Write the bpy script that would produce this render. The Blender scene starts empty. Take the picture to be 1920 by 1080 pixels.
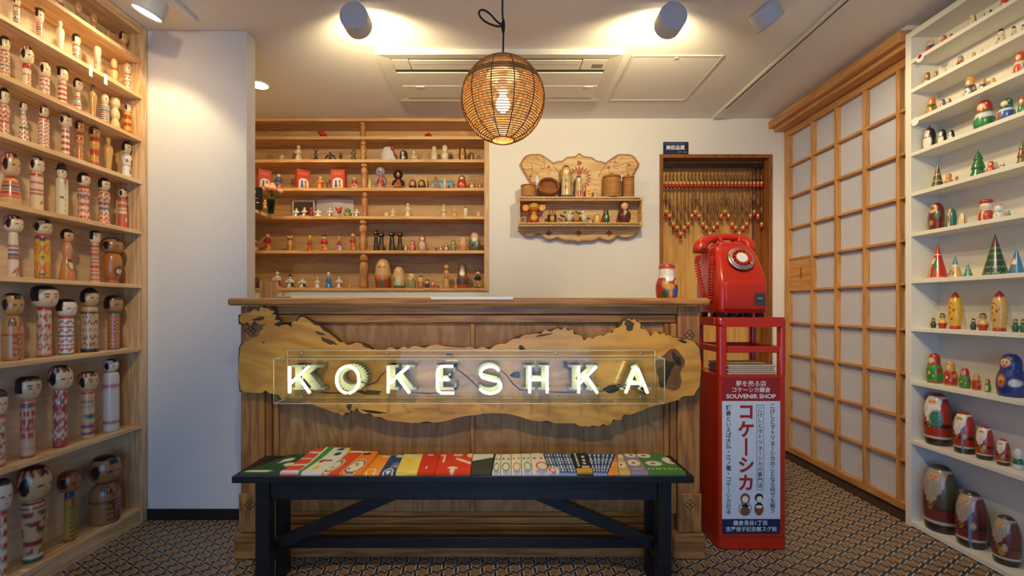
import bpy, bmesh, math, random
import numpy as np
from mathutils import Vector, Matrix

scene = bpy.context.scene
COL = scene.collection
random.seed(7)
PI = math.pi

# ------------------------------------------------------------------ camera
F, VX, VY, CH = 850.0, 945.0, 575.0, 1.05      # focal length in px, vanishing point, eye height
cam_d = bpy.data.cameras.new('camera')
cam = bpy.data.objects.new('camera', cam_d)
COL.objects.link(cam)
cam.location = (0, 0, CH)
cam.rotation_euler = (PI / 2, 0, 0)
cam_d.sensor_width = 36
cam_d.lens = F / 1920 * 36
cam_d.shift_x = (960 - VX) / 1920
cam_d.shift_y = (VY - 540) / 1920
cam_d.clip_start = 0.02
scene.camera = cam

# ------------------------------------------------------------------ world, light, exposure
w = bpy.data.worlds.new('world')
scene.world = w
w.use_nodes = True
bgn = w.node_tree.nodes['Background']
bgn.inputs[0].default_value = (0.55, 0.72, 1.0, 1)
bgn.inputs[1].default_value = 0.6
vs = scene.view_settings
vs.view_transform = 'Standard'
vs.look = 'None'
vs.gamma = 1
vs.use_curve_mapping = False
vs.exposure = 0.1
scene.cycles.use_denoising = True
scene.cycles.max_bounces = 7
scene.cycles.adaptive_threshold = 0.02
scene.cycles.transparent_max_bounces = 24
scene.cycles.caustics_reflective = False
scene.cycles.caustics_refractive = False

WARM = (1.0, 0.76, 0.38)
NEUT = (1.0, 0.80, 0.46)


def lamp(kind, name, loc, energy, color, target=None, size=0.05, angle=None, blend=0.6, size_y=None):
    d = bpy.data.lights.new(name, kind)
    d.energy = energy
    d.color = color
    if kind == 'AREA':
        d.shape = 'RECTANGLE'
        d.size = size
        d.size_y = size_y or size
    else:
        d.shadow_soft_size = size
    if kind == 'SPOT':
        d.spot_size = angle
        d.spot_blend = blend
    o = bpy.data.objects.new(name, d)
    COL.objects.link(o)
    o.location = loc
    if target:
        o.rotation_euler = (Vector(target) - Vector(loc)).to_track_quat('-Z', 'Y').to_euler()
    return o


# daylight through the glazed shop front behind the camera
lamp('AREA', 'shopfront_daylight', (-0.1, -1.52, 0.8), 30, (0.25, 0.49, 1.0), (-0.1, 3, 0.45), 2.2, size_y=1.5)
# unseen fill spots added near the ceiling above the frame, without fixtures
for x_, y_, tx, ty, tz, e_, c_, an_ in ((-0.75, 0.5, -1.8, 1.8, 1.75, 62, NEUT, 1.05), (0.8, 0.5, 2.0, 1.85, 1.75, 46, NEUT, 1.05),
                                        (-0.1, 0.3, -0.15, 1.9, 0.85, 72, NEUT, 1.05), (0.5, 0.9, 1.45, 2.8, 0.6, 75, NEUT, 1.15)):
    lamp('SPOT', 'overhead_fill_spot', (x_, y_, 2.3), e_, c_, (tx, ty, tz), 0.05, an_, 0.9)

# ------------------------------------------------------------------ helpers


def lin(h):
    h = h.lstrip('#')
    out = []
    for i in (0, 2, 4):
        v = int(h[i:i + 2], 16) / 255
        out.append(v / 12.92 if v <= 0.04045 else ((v + 0.055) / 1.055) ** 2.4)
    return tuple(out)


MATS = {}


def mat(name, col, rough=0.5, metal=0.0, coat=0.0, emit=0.0, noise=0.0, scale=40.0, bump=0.0, spec=0.5):
    if name in MATS:
        return MATS[name]
    m = bpy.data.materials.new(name)
    m.use_nodes = True
    nt = m.node_tree
    b = nt.nodes['Principled BSDF']
    c = lin(col) if isinstance(col, str) else col
    b.inputs['Base Color'].default_value = (*c, 1)
    b.inputs['Roughness'].default_value = rough
    b.inputs['Metallic'].default_value = metal
    b.inputs['Coat Weight'].default_value = coat
    b.inputs['Specular IOR Level'].default_value = spec
    if emit:
        b.inputs['Emission Color'].default_value = (*c, 1)
        b.inputs['Emission Strength'].default_value = emit
    if noise or bump:
        tc = nt.nodes.new('ShaderNodeTexCoord')
        n = nt.nodes.new('ShaderNodeTexNoise')
        n.inputs['Scale'].default_value = scale
        n.inputs['Detail'].default_value = 4
        nt.links.new(tc.outputs['Object'], n.inputs['Vector'])
        if noise:
            r = nt.nodes.new('ShaderNodeMixRGB')
            r.inputs[1].default_value = (*[x * (1 - noise) for x in c], 1)
            r.inputs[2].default_value = (*[min(1, x * (1 + noise)) for x in c], 1)
            nt.links.new(n.outputs['Fac'], r.inputs[0])
            nt.links.new(r.outputs[0], b.inputs['Base Color'])
        if bump:
            bp = nt.nodes.new('ShaderNodeBump')
            bp.inputs['Strength'].default_value = bump
            bp.inputs['Distance'].default_value = 0.002
            nt.links.new(n.outputs['Fac'], bp.inputs['Height'])
            nt.links.new(bp.outputs[0], b.inputs['Normal'])
    MATS[name] = m
    return m


def wood(name, c1, c2, axis='X', scale=9.0, stretch=14.0, rough=0.5, dist=1.2, coat=0.0, knots=0.0):
    """long grain along the axis; every object gets its own offset"""
    if name in MATS:
        return MATS[name]
    m = bpy.data.materials.new(name)
    m.use_nodes = True
    nt = m.node_tree
    L = nt.links.new
    b = nt.nodes['Principled BSDF']
    b.inputs['Roughness'].default_value = rough
    b.inputs['Coat Weight'].default_value = coat
    tc = nt.nodes.new('ShaderNodeTexCoord')
    oi = nt.nodes.new('ShaderNodeObjectInfo')
    sc = nt.nodes.new('ShaderNodeVectorMath')
    sc.operation = 'MULTIPLY_ADD'
    L(tc.outputs['Object'], sc.inputs[0])
    k = [scale] * 3
    k['XYZ'.index(axis)] = scale / stretch
    sc.inputs[1].default_value = k
    rm = nt.nodes.new('ShaderNodeMath')
    rm.operation = 'MULTIPLY'
    rm.inputs[1].default_value = 37.0
    L(oi.outputs['Random'], rm.inputs[0])
    L(rm.outputs[0], sc.inputs[2])
    n1 = nt.nodes.new('ShaderNodeTexNoise')
    n1.inputs['Scale'].default_value = 1.0
    n1.inputs['Detail'].default_value = 3
    n1.inputs['Distortion'].default_value = dist
    L(sc.outputs[0], n1.inputs['Vector'])
    mu = nt.nodes.new('ShaderNodeMath')
    mu.operation = 'MULTIPLY'
    mu.inputs[1].default_value = 34.0
    L(n1.outputs['Fac'], mu.inputs[0])
    sn = nt.nodes.new('ShaderNodeMath')
    sn.operation = 'SINE'
    L(mu.outputs[0], sn.inputs[0])
    n2 = nt.nodes.new('ShaderNodeTexNoise')
    n2.inputs['Scale'].default_value = 9.0
    n2.inputs['Detail'].default_value = 5
    L(sc.outputs[0], n2.inputs['Vector'])
    ad = nt.nodes.new('ShaderNodeMath')
    ad.operation = 'MULTIPLY_ADD'
    ad.inputs[1].default_value = 0.22
    L(sn.outputs[0], ad.inputs[0])
    L(n2.outputs['Fac'], ad.inputs[2])
    rp = nt.nodes.new('ShaderNodeValToRGB')
    rp.color_ramp.elements[0].position = 0.22
    rp.color_ramp.elements[1].position = 0.72
    rp.color_ramp.elements[0].color = (*(lin(c2)), 1)
    rp.color_ramp.elements[1].color = (*(lin(c1)), 1)
    L(ad.outputs[0], rp.inputs[0])
    L(rp.outputs[0], b.inputs['Base Color'])
    bp = nt.nodes.new('ShaderNodeBump')
    bp.inputs['Strength'].default_value = 0.12
    bp.inputs['Distance'].default_value = 0.001
    L(ad.outputs[0], bp.inputs['Height'])
    L(bp.outputs[0], b.inputs['Normal'])
    MATS[name] = m
    return m


def painted(name, rough, coat=0.0):
    m = bpy.data.materials.new(name)
    m.use_nodes = True
    nt = m.node_tree
    b = nt.nodes['Principled BSDF']
    a = nt.nodes.new('ShaderNodeAttribute')
    a.attribute_name = 'Col'
    n = nt.nodes.new('ShaderNodeTexNoise')
    n.inputs['Scale'].default_value = 160
    n.inputs['Detail'].default_value = 2
    tc = nt.nodes.new('ShaderNodeTexCoord')
    nt.links.new(tc.outputs['Object'], n.inputs['Vector'])
    rp = nt.nodes.new('ShaderNodeMapRange')
    rp.inputs['To Min'].default_value = 0.9
    rp.inputs['To Max'].default_value = 1.06
    nt.links.new(n.outputs['Fac'], rp.inputs['Value'])
    mx = nt.nodes.new('ShaderNodeVectorMath')
    mx.operation = 'MULTIPLY'
    nt.links.new(a.outputs['Color'], mx.inputs[0])
    nt.links.new(rp.outputs[0], mx.inputs[1])
    nt.links.new(mx.outputs[0], b.inputs['Base Color'])
    b.inputs['Roughness'].default_value = rough
    b.inputs['Coat Weight'].default_value = coat
    b.inputs['Coat Roughness'].default_value = 0.12
    MATS[name] = m
    return m


GLOSS = painted('lacquer_paint', 0.35, 0.45)
SATIN = painted('satin_paint', 0.5, 0.1)
CLOTH = painted('cotton_print', 0.9, 0.0)


def tag(o, label=None, cat=None, group=None, kind=None):
    if label:
        o['label'] = label
    if cat:
        o['category'] = cat
    if group:
        o['group'] = group
    if kind:
        o['kind'] = kind
    return o


def empty(name, loc, rz=0.0):
    o = bpy.data.objects.new(name, None)
    o.empty_display_size = 0.02
    COL.objects.link(o)
    o.location = loc
    o.rotation_euler = (0, 0, rz)
    return o


def link(name, me, m, parent=None, world=False, loc=None, rz=0.0):
    o = bpy.data.objects.new(name, me)
    COL.objects.link(o)
    if m is not None and not me.materials:
        me.materials.append(m)
    if parent is not None:
        o.parent = parent
        if world:
            p = parent
            off = Vector((0, 0, 0))
            while p is not None:
                off += p.location
                p = p.parent
            o.location = -off
    if loc is not None:
        o.location = loc
    o.rotation_euler = (0, 0, rz)
    return o


def raw(name, V, Fc, m, parent=None, smooth=False, cols=None, world=False, loc=None, rz=0.0):
    me = bpy.data.meshes.new(name)
    me.from_pydata(V if isinstance(V, list) else V.tolist(), [], Fc)
    if smooth:
        me.polygons.foreach_set('use_smooth', np.ones(len(me.polygons), dtype=bool))
    if cols is not None:
        a = me.color_attributes.new('Col', 'FLOAT_COLOR', 'POINT')
        a.data.foreach_set('color', np.ascontiguousarray(cols, dtype=np.float32).ravel())
    me.update()
    return link(name, me, m, parent, world, loc, rz)


def from_bm(name, bm, m, parent=None, smooth=False, world=False, loc=None, rz=0.0):
    me = bpy.data.meshes.new(name)
    bm.to_mesh(me)
    bm.free()
    if smooth:
        me.polygons.foreach_set('use_smooth', np.ones(len(me.polygons), dtype=bool))
    return link(name, me, m, parent, world, loc, rz)


def bm_box(bm, x0, x1, y0, y1, z0, z1, bevel=0.0, seg=1):
    vs_ = [bm.verts.new(p) for p in ((x0, y0, z0), (x1, y0, z0), (x1, y1, z0), (x0, y1, z0),
                                     (x0, y0, z1), (x1, y0, z1), (x1, y1, z1), (x0, y1, z1))]
    fs = [bm.faces.new([vs_[i] for i in q]) for q in
          ((3, 2, 1, 0), (4, 5, 6, 7), (0, 1, 5, 4), (1, 2, 6, 5), (2, 3, 7, 6), (3, 0, 4, 7))]
    if bevel:
        es = list({e for f in fs for e in f.edges})
        bmesh.ops.bevel(bm, geom=es, offset=bevel, segments=seg, affect='EDGES', profile=0.5)


def box(name, x0, x1, y0, y1, z0, z1, m, parent=None, bevel=0.0, seg=1, world=True):
    bm = bmesh.new()
    bm_box(bm, x0, x1, y0, y1, z0, z1, bevel, seg)
    return from_bm(name, bm, m, parent, smooth=False, world=world and parent is not None)


def boxes(name, L, m, parent=None, bevel=0.0, world=True):
    bm = bmesh.new()
    for b in L:
        bm_box(bm, *b, bevel=bevel)
    return from_bm(name, bm, m, parent, world=world and parent is not None)


def prism(name, poly, y0, y1, m, parent=None, bevel=0.0, world=True, mats=None, smooth=False):
    """polygon in x,z swept from y0 (front) to y1 (back)"""
    a = sum(poly[i][0] * poly[(i + 1) % len(poly)][1] - poly[(i + 1) % len(poly)][0] * poly[i][1] for i in range(len(poly)))
    if a < 0:
        poly = poly[::-1]
    bm = bmesh.new()
    fr = [bm.verts.new((x, y0, z)) for x, z in poly]
    bk = [bm.verts.new((x, y1, z)) for x, z in poly]
    n = len(poly)
    f = bm.faces.new(fr)
    bm.faces.new(bk[::-1])
    for i in range(n):
        q = bm.faces.new((fr[i], bk[i], bk[(i + 1) % n], fr[(i + 1) % n]))
        if mats:
            q.material_index = 1
    if bevel:
        r = bmesh.ops.bevel(bm, geom=list(f.edges), offset=bevel, segments=2, affect='EDGES', profile=0.5)
        if mats:
            for q in r['faces']:
                if abs(q.normal.y) < 0.97:
                    q.material_index = 1
    bmesh.ops.recalc_face_normals(bm, faces=bm.faces[:])
    o = from_bm(name, bm, m, parent, world=world and parent is not None, smooth=smooth)
    if mats:
        o.data.materials.append(mats)
    return o


def tube_data(path, rad, n=8, closed=False):
    P = np.array(path, dtype=float)
    k = len(P)
    R = np.full(k, rad) if np.isscalar(rad) else np.array(rad, dtype=float)
    T = np.zeros_like(P)
    if closed:
        T = np.roll(P, -1, 0) - np.roll(P, 1, 0)
    else:
        T[1:-1] = P[2:] - P[:-2]
        T[0] = P[1] - P[0]
        T[-1] = P[-1] - P[-2]
    T /= np.linalg.norm(T, axis=1)[:, None] + 1e-12
    up = np.array([0, 0, 1.0]) if abs(T[0][2]) < 0.9 else np.array([1.0, 0, 0])
    N = np.cross(T[0], up)
    N /= np.linalg.norm(N)
    V = []
    for i in range(k):
        N = N - T[i] * np.dot(N, T[i])
        N /= np.linalg.norm(N) + 1e-12
        Bn = np.cross(T[i], N)
        for j in range(n):
            a = 2 * PI * j / n
            V.append(P[i] + R[i] * (math.cos(a) * N + math.sin(a) * Bn))
    Fc = []
    for i in range(k if closed else k - 1):
        i2 = (i + 1) % k
        for j in range(n):
            j2 = (j + 1) % n
            Fc.append((i * n + j, i * n + j2, i2 * n + j2, i2 * n + j))
    if not closed:
        Fc.append(tuple(range(n))[::-1])
        Fc.append(tuple((k - 1) * n + j for j in range(n)))
    return np.array(V), Fc


def tube(name, path, rad, m, parent=None, n=8, closed=False, world=False, loc=None):
    V, Fc = tube_data(path, rad, n, closed)
    return raw(name, V, Fc, m, parent, smooth=True, world=world, loc=loc)


class Join:
    def __init__(s):
        s.V, s.F, s.C = [], [], []
        s.n = 0

    def add(s, V, Fc, col=None):
        V = np.array(V, dtype=float)
        s.V.append(V)
        s.F += [tuple(i + s.n for i in f) for f in Fc]
        if col is not None:
            s.C.append(np.tile(np.array([*col, 1.0]), (len(V), 1)) if np.ndim(col) == 1 else col)
        s.n += len(V)

    def obj(s, name, m, parent=None, smooth=False, world=False, loc=None, rz=0.0):
        return raw(name, np.concatenate(s.V), s.F, m, parent, smooth, np.concatenate(s.C) if s.C else None, world, loc, rz)


# ---- revolved, painted shapes
def profile(pts, n):
    P = [np.array(p, dtype=float) for p in pts]
    out = []
    for i in range(len(P) - 1):
        p1, p2 = P[i], P[i + 1]
        d = np.linalg.norm(p2 - p1)
        if d < 1e-9:
            continue
        p0 = P[i - 1] if i > 0 else p1
        p3 = P[i + 2] if i + 2 < len(P) else p2
        t1 = (p2 - p0) / 2 if np.linalg.norm(p1 - p0) > 1e-9 else (p2 - p1)
        t2 = (p3 - p1) / 2 if np.linalg.norm(p3 - p2) > 1e-9 else (p2 - p1)
        t1 *= min(1, d / (np.linalg.norm(t1) + 1e-9))
        t2 *= min(1, d / (np.linalg.norm(t2) + 1e-9))
        for t in np.linspace(0, 1, 12, endpoint=False):
            out.append((2 * t**3 - 3 * t**2 + 1) * p1 + (t**3 - 2 * t**2 + t) * t1 + (-2 * t**3 + 3 * t**2) * p2 + (t**3 - t**2) * t2)
    out.append(P[-1])
    Q = np.array(out)
    Q[:, 0] = np.maximum(Q[:, 0], 0)
    zs_ = [p[1] for p in P]
    Q[:, 1] = np.clip(Q[:, 1], min(zs_), max(zs_))
    s = np.concatenate([[0], np.cumsum(np.linalg.norm(np.diff(Q, axis=0), axis=1))])
    t = np.linspace(0, s[-1], n)
    return np.interp(t, s, Q[:, 0]), np.interp(t, s, Q[:, 1])


class Paint:
    pass


def sm(d, w_=0.1):
    return np.clip(0.5 - d / w_, 0, 1)


def E(cu, cz, ru, rz, back=False):
    return lambda P: sm(np.sqrt(((P.u - cu) / ru) ** 2 + ((P.z - cz) / rz) ** 2) - 1, 0.25) * ((P.c < 0) if back else (P.c > 0))


def B(z0, z1):
    return lambda P: sm(np.abs(P.z - (z0 + z1) / 2) - (z1 - z0) / 2, 0.012)


def TH(t0, hw, z0=0.0, z1=1.0):
    return lambda P: (np.abs(np.abs(P.th) - t0) < hw) * (P.z > z0) * (P.z < z1) * 1.0


def FR(u0, u1, z0, z1):
    return lambda P: (P.c > 0) * (P.u > u0) * (P.u < u1) * (P.z > z0) * (P.z < z1) * 1.0


def FL(t0, cz, R, asp, petals=5):
    """flower centred at angle t0 and height cz; asp = body radius over height"""
    def f(P):
        a = (P.th - t0 + PI) % (2 * PI) - PI
        x, y = a * asp, P.z - cz
        r = np.hypot(x, y)
        ph = np.arctan2(y, x)
        return sm(r / (R * (0.72 + 0.28 * np.cos(petals * ph))) - 1, 0.3)
    return f


def EL(t0, cz, rt, rz, rot=0.0, asp=0.2):
    def f(P):
        a = ((P.th - t0 + PI) % (2 * PI) - PI) * asp
        y = P.z - cz
        x2, y2 = a * math.cos(rot) + y * math.sin(rot), -a * math.sin(rot) + y * math.cos(rot)
        return sm(np.sqrt((x2 / rt) ** 2 + (y2 / rz) ** 2) - 1, 0.3)
    return f


def FN(f):
    return f


def revolve(name, prof, h, wd, base, layers, m, parent=None, n=44, k=56, loc=None, rz=0.0, zr=None):
    R, Z = profile(prof, n)
    if zr:
        keep = (Z >= zr[0] - 1e-6) & (Z <= zr[1] + 1e-6)
        R, Z = R[keep], Z[keep]
    n = len(R)
    th = np.linspace(-PI, PI, k, endpoint=False)
    TT, RR = np.meshgrid(th, R)
    ZZ = np.repeat(Z[:, None], k, 1)
    V = np.stack([RR * wd / 2 * np.sin(TT), -RR * wd / 2 * np.cos(TT), ZZ * h], -1).reshape(-1, 3)
    P = Paint()
    P.u, P.z, P.c, P.th, P.r = (RR * np.sin(TT)).ravel(), ZZ.ravel(), np.cos(TT).ravel(), TT.ravel(), RR.ravel()
    C = np.ones((len(V), 4))
    C[:, :3] = lin(base)
    for f, c in layers:
        q = f(P)[:, None]
        C[:, :3] = C[:, :3] * (1 - q) + np.array(lin(c)) * q
    i, j = np.meshgrid(np.arange(n - 1), np.arange(k), indexing='ij')
    j2 = (j + 1) % k
    Fc = np.stack([i * k + j, i * k + j2, (i + 1) * k + j2, (i + 1) * k + j], -1).reshape(-1, 4).tolist()
    return raw(name, V, Fc, m, parent, True, C, loc=loc, rz=rz)


BALL = [(0, 0), (0.38, 0.035), (0.72, 0.15), (0.94, 0.33), (1, 0.5), (0.94, 0.67), (0.72, 0.85), (0.38, 0.965), (0, 1)]


def ball(name, wd, h, col, parent, loc, m=None, layers=(), n=18, k=24, rz=0.0):
    return revolve(name, BALL, h, wd, col, layers, m or GLOSS, parent, n, k, loc, rz)


def text_mesh(body, size, x=0.0, z=0.0, align='CENTER', space_line=1.0, width=1.0, off=0.0):
    cu = bpy.data.curves.new('lettering', 'FONT')
    cu.body = body
    cu.size = size
    cu.align_x = align
    cu.align_y = 'CENTER'
    cu.space_line = space_line
    cu.offset = off
    cu.resolution_u = 3
    o = bpy.data.objects.new('lettering', cu)
    COL.objects.link(o)
    dg = bpy.context.evaluated_depsgraph_get()
    me = bpy.data.meshes.new_from_object(o.evaluated_get(dg))
    bpy.data.objects.remove(o)
    k = len(me.vertices)
    co = np.empty(k * 3)
    me.vertices.foreach_get('co', co)
    co = co.reshape(-1, 3)
    nv = np.stack([co[:, 0] * width + x, -co[:, 2], co[:, 1] + z], -1)
    me.vertices.foreach_set('co', nv.ravel())
    me.update()
    return me


def text(name, body, size, X, Y, Z, m, parent, align='CENTER', space_line=1.0, width=1.0, off=0.0):
    me = text_mesh(body, size, X, Z, align, space_line, width, off)
    me.name = name
    o = link(name, me, None, parent, world=True)
    me.materials.clear()
    me.materials.append(m)
    o.location.y += Y
    return o


def wx(px, Y):
    return (px - VX) * Y / F


def wz(py, Y):
    return CH + (VY - py) * Y / F


# ------------------------------------------------------------------ materials
M_WALL = mat('white_wall_paint', (0.80, 0.77, 0.71), 0.85, noise=0.03, scale=60, bump=0.08)
M_CEIL = mat('ceiling_paint', (0.80, 0.765, 0.69), 0.9, noise=0.02, scale=30, bump=0.05)
M_WHITE = mat('white_shelf_paint', (0.78, 0.75, 0.66), 0.45, noise=0.03, scale=25)
M_PINE_Y = wood('pine_grain_depth', '#e6c396', '#cf9f66', 'Y', 12, 14, 0.5)
M_PINE_X = wood('pine_grain_width', '#dcae76', '#c08a4e', 'X', 12, 14, 0.5)
M_PINE_Z = wood('pine_grain_height', '#e3bf92', '#c99a63', 'Z', 12, 14, 0.5)
M_BACKN = wood('niche_back_panel', '#cfa873', '#bf935c', 'X', 8, 10, 0.6)
M_BACKP = wood('pale_back_panel', '#e4cfae', '#dabd92', 'Y', 8, 10, 0.6)
M_COUNT = wood('counter_oak', '#b27a3e', '#8c5628', 'Z', 7, 9, 0.5, 1.8)
M_COUNTX = wood('counter_oak_rail', '#b67e40', '#8e5828', 'X', 10, 14, 0.45, 1.2)
M_COUNTP = wood('counter_ply_panel', '#b5834c', '#9b6736', 'Z', 4.5, 5, 0.55, 2.6)
M_SLAB = wood('live_edge_slab', '#cf983c', '#b67c2e', 'X', 4, 5, 0.4, 2.2, 0.15)
M_BARK = mat('bark_edge', '#4b3a28', 0.9, noise=0.5, scale=55, bump=0.9)
M_DARKW = mat('slab_hollow_wood', '#2e2013', 0.85, noise=0.5, scale=60, bump=0.8)
M_BENCH = wood('black_painted_wood', '#1c1a1c', '#100e10', 'X', 14, 14, 0.38, 1.0)
M_SHOJI = wood('cypress_frame_height', '#cf9a5e', '#b57d43', 'Z', 14, 16, 0.5)
M_SHOJIY = wood('cypress_frame_depth', '#cf9a5e', '#b57d43', 'Y', 14, 16, 0.5)
M_PAPER = mat('shoji_paper', (0.58, 0.60, 0.70), 0.75, noise=0.05, scale=70)
M_CASING = wood('door_casing_wood', '#9c5f2c', '#7c481e', 'Z', 14, 14, 0.45)
M_DOOR = wood('door_panel_wood', '#dfae64', '#cc954a', 'Z', 8, 12, 0.45)
M_BLACK = mat('black_plastic', '#0c0b0b', 0.4)
M_DARKB = mat('dark_baseboard', '#1b1716', 0.5)
M_GROUT = mat('pale_grout', (0.80, 0.76, 0.70), 0.8, noise=0.1, scale=90)
M_HEX = mat('brown_floor_tile', '#9a7650', 0.42, noise=0.22, scale=22)
M_BAR = mat('charcoal_floor_tile', '#3e3737', 0.4, noise=0.2, scale=22)
M_RED = mat('red_enamel', (0.52, 0.022, 0.005), 0.3, coat=0.25)
M_REDDK = mat('red_sign_print', (0.30, 0.012, 0.012), 0.5)
M_CHROME = mat('brushed_metal', (0.62, 0.62, 0.60), 0.25, 1.0)
M_ZINC = mat('galvanised_metal', (0.20, 0.22, 0.18), 0.5, 0.3, noise=0.15, scale=60)
M_LWHITE = mat('lamp_white_metal', (0.72, 0.72, 0.73), 0.45)
M_TEXTW = mat('white_print', (0.82, 0.82, 0.80), 0.5)
M_TEXTB = mat('navy_print', '#15182c', 0.5)
M_NAVY = mat('navy_sign', '#14254f', 0.5)
M_PANELW = mat('pale_sign_panel', (0.62, 0.68, 0.76), 0.4)
M_TEXTR = mat('red_print', '#a3231c', 0.5)
M_RATTAN = wood('rattan_strip', '#c28a42', '#94602a', 'X', 30, 6, 0.55)
M_RATDK = mat('dark_rattan_rib', '#3b2513', 0.6)
M_GLOW = mat('bulb_glow', (1.0, 0.86, 0.6), 0.5, emit=14)
M_LENS = mat('spot_lens_glow', (1.0, 0.95, 0.86), 0.5, emit=6)
M_NEON = mat('neon_glow', (1.0, 0.90, 0.45), 0.4, emit=12)
M_PAPERW = mat('white_paper', (0.8, 0.79, 0.77), 0.7)
M_CARD = mat('newsprint', '#b8a98f', 0.8, noise=0.25, scale=120)


def clear_mat(name, tint, refl=1.0):
    m = bpy.data.materials.new(name)
    m.use_nodes = True
    nt = m.node_tree
    nt.nodes.remove(nt.nodes['Principled BSDF'])
    out = nt.nodes['Material Output']
    tr = nt.nodes.new('ShaderNodeBsdfTransparent')
    tr.inputs[0].default_value = (*tint, 1)
    gl = nt.nodes.new('ShaderNodeBsdfGlossy')
    gl.inputs['Roughness'].default_value = 0.02
    fr = nt.nodes.new('ShaderNodeLayerWeight')
    fr.inputs[0].default_value = 0.5
    pw = nt.nodes.new('ShaderNodeMath')
    pw.operation = 'POWER'
    pw.inputs[1].default_value = 5.0
    nt.links.new(fr.outputs['Facing'], pw.inputs[0])
    ma = nt.nodes.new('ShaderNodeMath')
    ma.operation = 'MULTIPLY_ADD'
    ma.inputs[1].default_value = 0.6
    ma.inputs[2].default_value = 0.018
    nt.links.new(pw.outputs[0], ma.inputs[0])
    mx = nt.nodes.new('ShaderNodeMixShader')
    nt.links.new(ma.outputs[0], mx.inputs[0])
    nt.links.new(tr.outputs[0], mx.inputs[1])
    nt.links.new(gl.outputs[0], mx.inputs[2])
    nt.links.new(mx.outputs[0], out.inputs[0])
    MATS[name] = m
    return m


M_ACRYL = clear_mat('clear_acrylic', (0.97, 0.98, 0.96))
M_GLASS = clear_mat('clear_glass', (0.86, 0.92, 0.90))
M_EDGE_GLINT = mat('acrylic_edge_glint', (0.78, 0.78, 0.62), 0.3)  # pale colour paints in the light caught along the clear edges

# ================================================================== THE ROOM
CEIL = 2.415
YB = 3.29          # back wall plane
YF = -1.6          # shop front
XL, XR = -1.95, 2.16


def struct(o):
    o['kind'] = 'structure'
    return o


# ---- floor: pale grout bed with woven hexagon-and-bar tiles
floor = struct(box('floor', XL - 0.1, XR + 0.1, YF, 3.7, -0.05, -0.0016, M_GROUT))
A = 0.0606
RP = A / math.sqrt(3)
Q_ = A * 0.335                     # inradius of the brown hexagon
G = 0.0018                         # half of a joint


def P_(k):
    a = PI / 6 + k * PI / 3
    return np.array([math.cos(a), math.sin(a)]) * RP


hx_lines = []
for k in range(6):
    p = P_(k)
    r = np.linalg.norm(p)
    al = math.asin(Q_ / r)
    d = -p / r
    c, s_ = math.cos(al), math.sin(al)
    hx_lines.append((p, np.array([c * d[0] - s_ * d[1], s_ * d[0] + c * d[1]])))


def meet(l1, l2):
    (p, d), (q, e) = l1, l2
    t = np.linalg.solve(np.array([d, -e]).T, q - p)
    return p + d * t[0]


HC = [meet(hx_lines[k], hx_lines[(k + 1) % 6]) for k in range(6)]


def inset(poly, g):
    poly = [np.array(p) for p in poly]
    a = sum(p[0] * q[1] - q[0] * p[1] for p, q in zip(poly, poly[1:] + poly[:1]))
    if a < 0:
        poly = poly[::-1]
    n = len(poly)
    ls = []
    for i in range(n):
        p, q = poly[i], poly[(i + 1) % n]
        d = (q - p) / np.linalg.norm(q - p)
        ls.append((p + np.array([-d[1], d[0]]) * g, d))
    return [meet(ls[i - 1], ls[i]) for i in range(n)]


# bar between the hexagon at the origin and the one at angle 60k: P(k-1), corner, P(k), far corner
def bar_poly(k):
    pa, pb, q = P_(k - 1), P_(k), HC[(k - 1) % 6]
    return [pa, q, pb, pa + pb - q]


hexp = inset(HC, G)
barp = inset(bar_poly(0), G)


def plate(name, poly, m):
    n = len(poly)
    V = [(float(p[0]), float(p[1]), 0.0) for p in poly] + [(float(p[0]), float(p[1]), -0.0025) for p in poly]
    Fc = [tuple(range(n))] + [(i, i + n, (i + 1) % n + n, (i + 1) % n) for i in range(n)]
    me = bpy.data.meshes.new(name)
    me.from_pydata(V, [], Fc)
    me.materials.append(m)
    return me


me_hex, me_bar = plate('hexagon_tile', hexp, M_HEX), plate('bar_tile', barp, M_BAR)


def floor_seen(x, y):
    if y < 1.775 or y > 3.2:
        return False
    px = VX + F * x / y
    if px < 0 or px > 1920 or x < -1.74 or x > 1.93:
        return False
    if y > 1.88 and -1.13 < x < 0.85:
        return False
    if y > 1.9 and 0.85 <= x < 1.25:
        return False
    if x < -1.0 and y > 2.23:
        return False
    if y > 2.0 and x < 1.25 * y / 1.95 and x > 0:
        return False
    return True


cand_h, cand_b, rest_h, rest_b = [], [], [], []
COLW = A * math.sqrt(3) / 2
for c in range(int((XR - XL) / COLW) + 2):
    for r in range(int((3.6 - YF) / A) + 1):
        x = XL + c * COLW
        y = YF + 0.03 + r * A + (A / 2 if c % 2 else 0)
        if x > 2.0 and y > 2.0:
            continue
        (cand_h if floor_seen(x, y) else rest_h).append((y, x))
        for k in (0, 1, 2):
            a = PI / 2 + k * PI / 3
            bx_, by_ = x + math.cos(a) * A / 2, y + math.sin(a) * A / 2
            (cand_b if floor_seen(bx_, by_) else rest_b).append((by_, x, y, a))
cand_h.sort()
cand_b.sort()
for y, x in cand_h[:300]:
    o = link('hexagon_tile', me_hex, None, floor, loc=(x, y, 0), rz=PI / 2)
for _, x, y, a in cand_b[:300]:
    o = link('bar_tile', me_bar, None, floor, loc=(x, y, 0), rz=a)
jh, jb = Join(), Join()
H0 = np.array([[-p[1], p[0], 0.0] for p in hexp])
B0 = np.array([[p[0], p[1], 0.0] for p in barp])
for y, x in cand_h[300:] + rest_h:
    jh.add(H0 + [x, y, 0], [tuple(range(6))])
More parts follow.
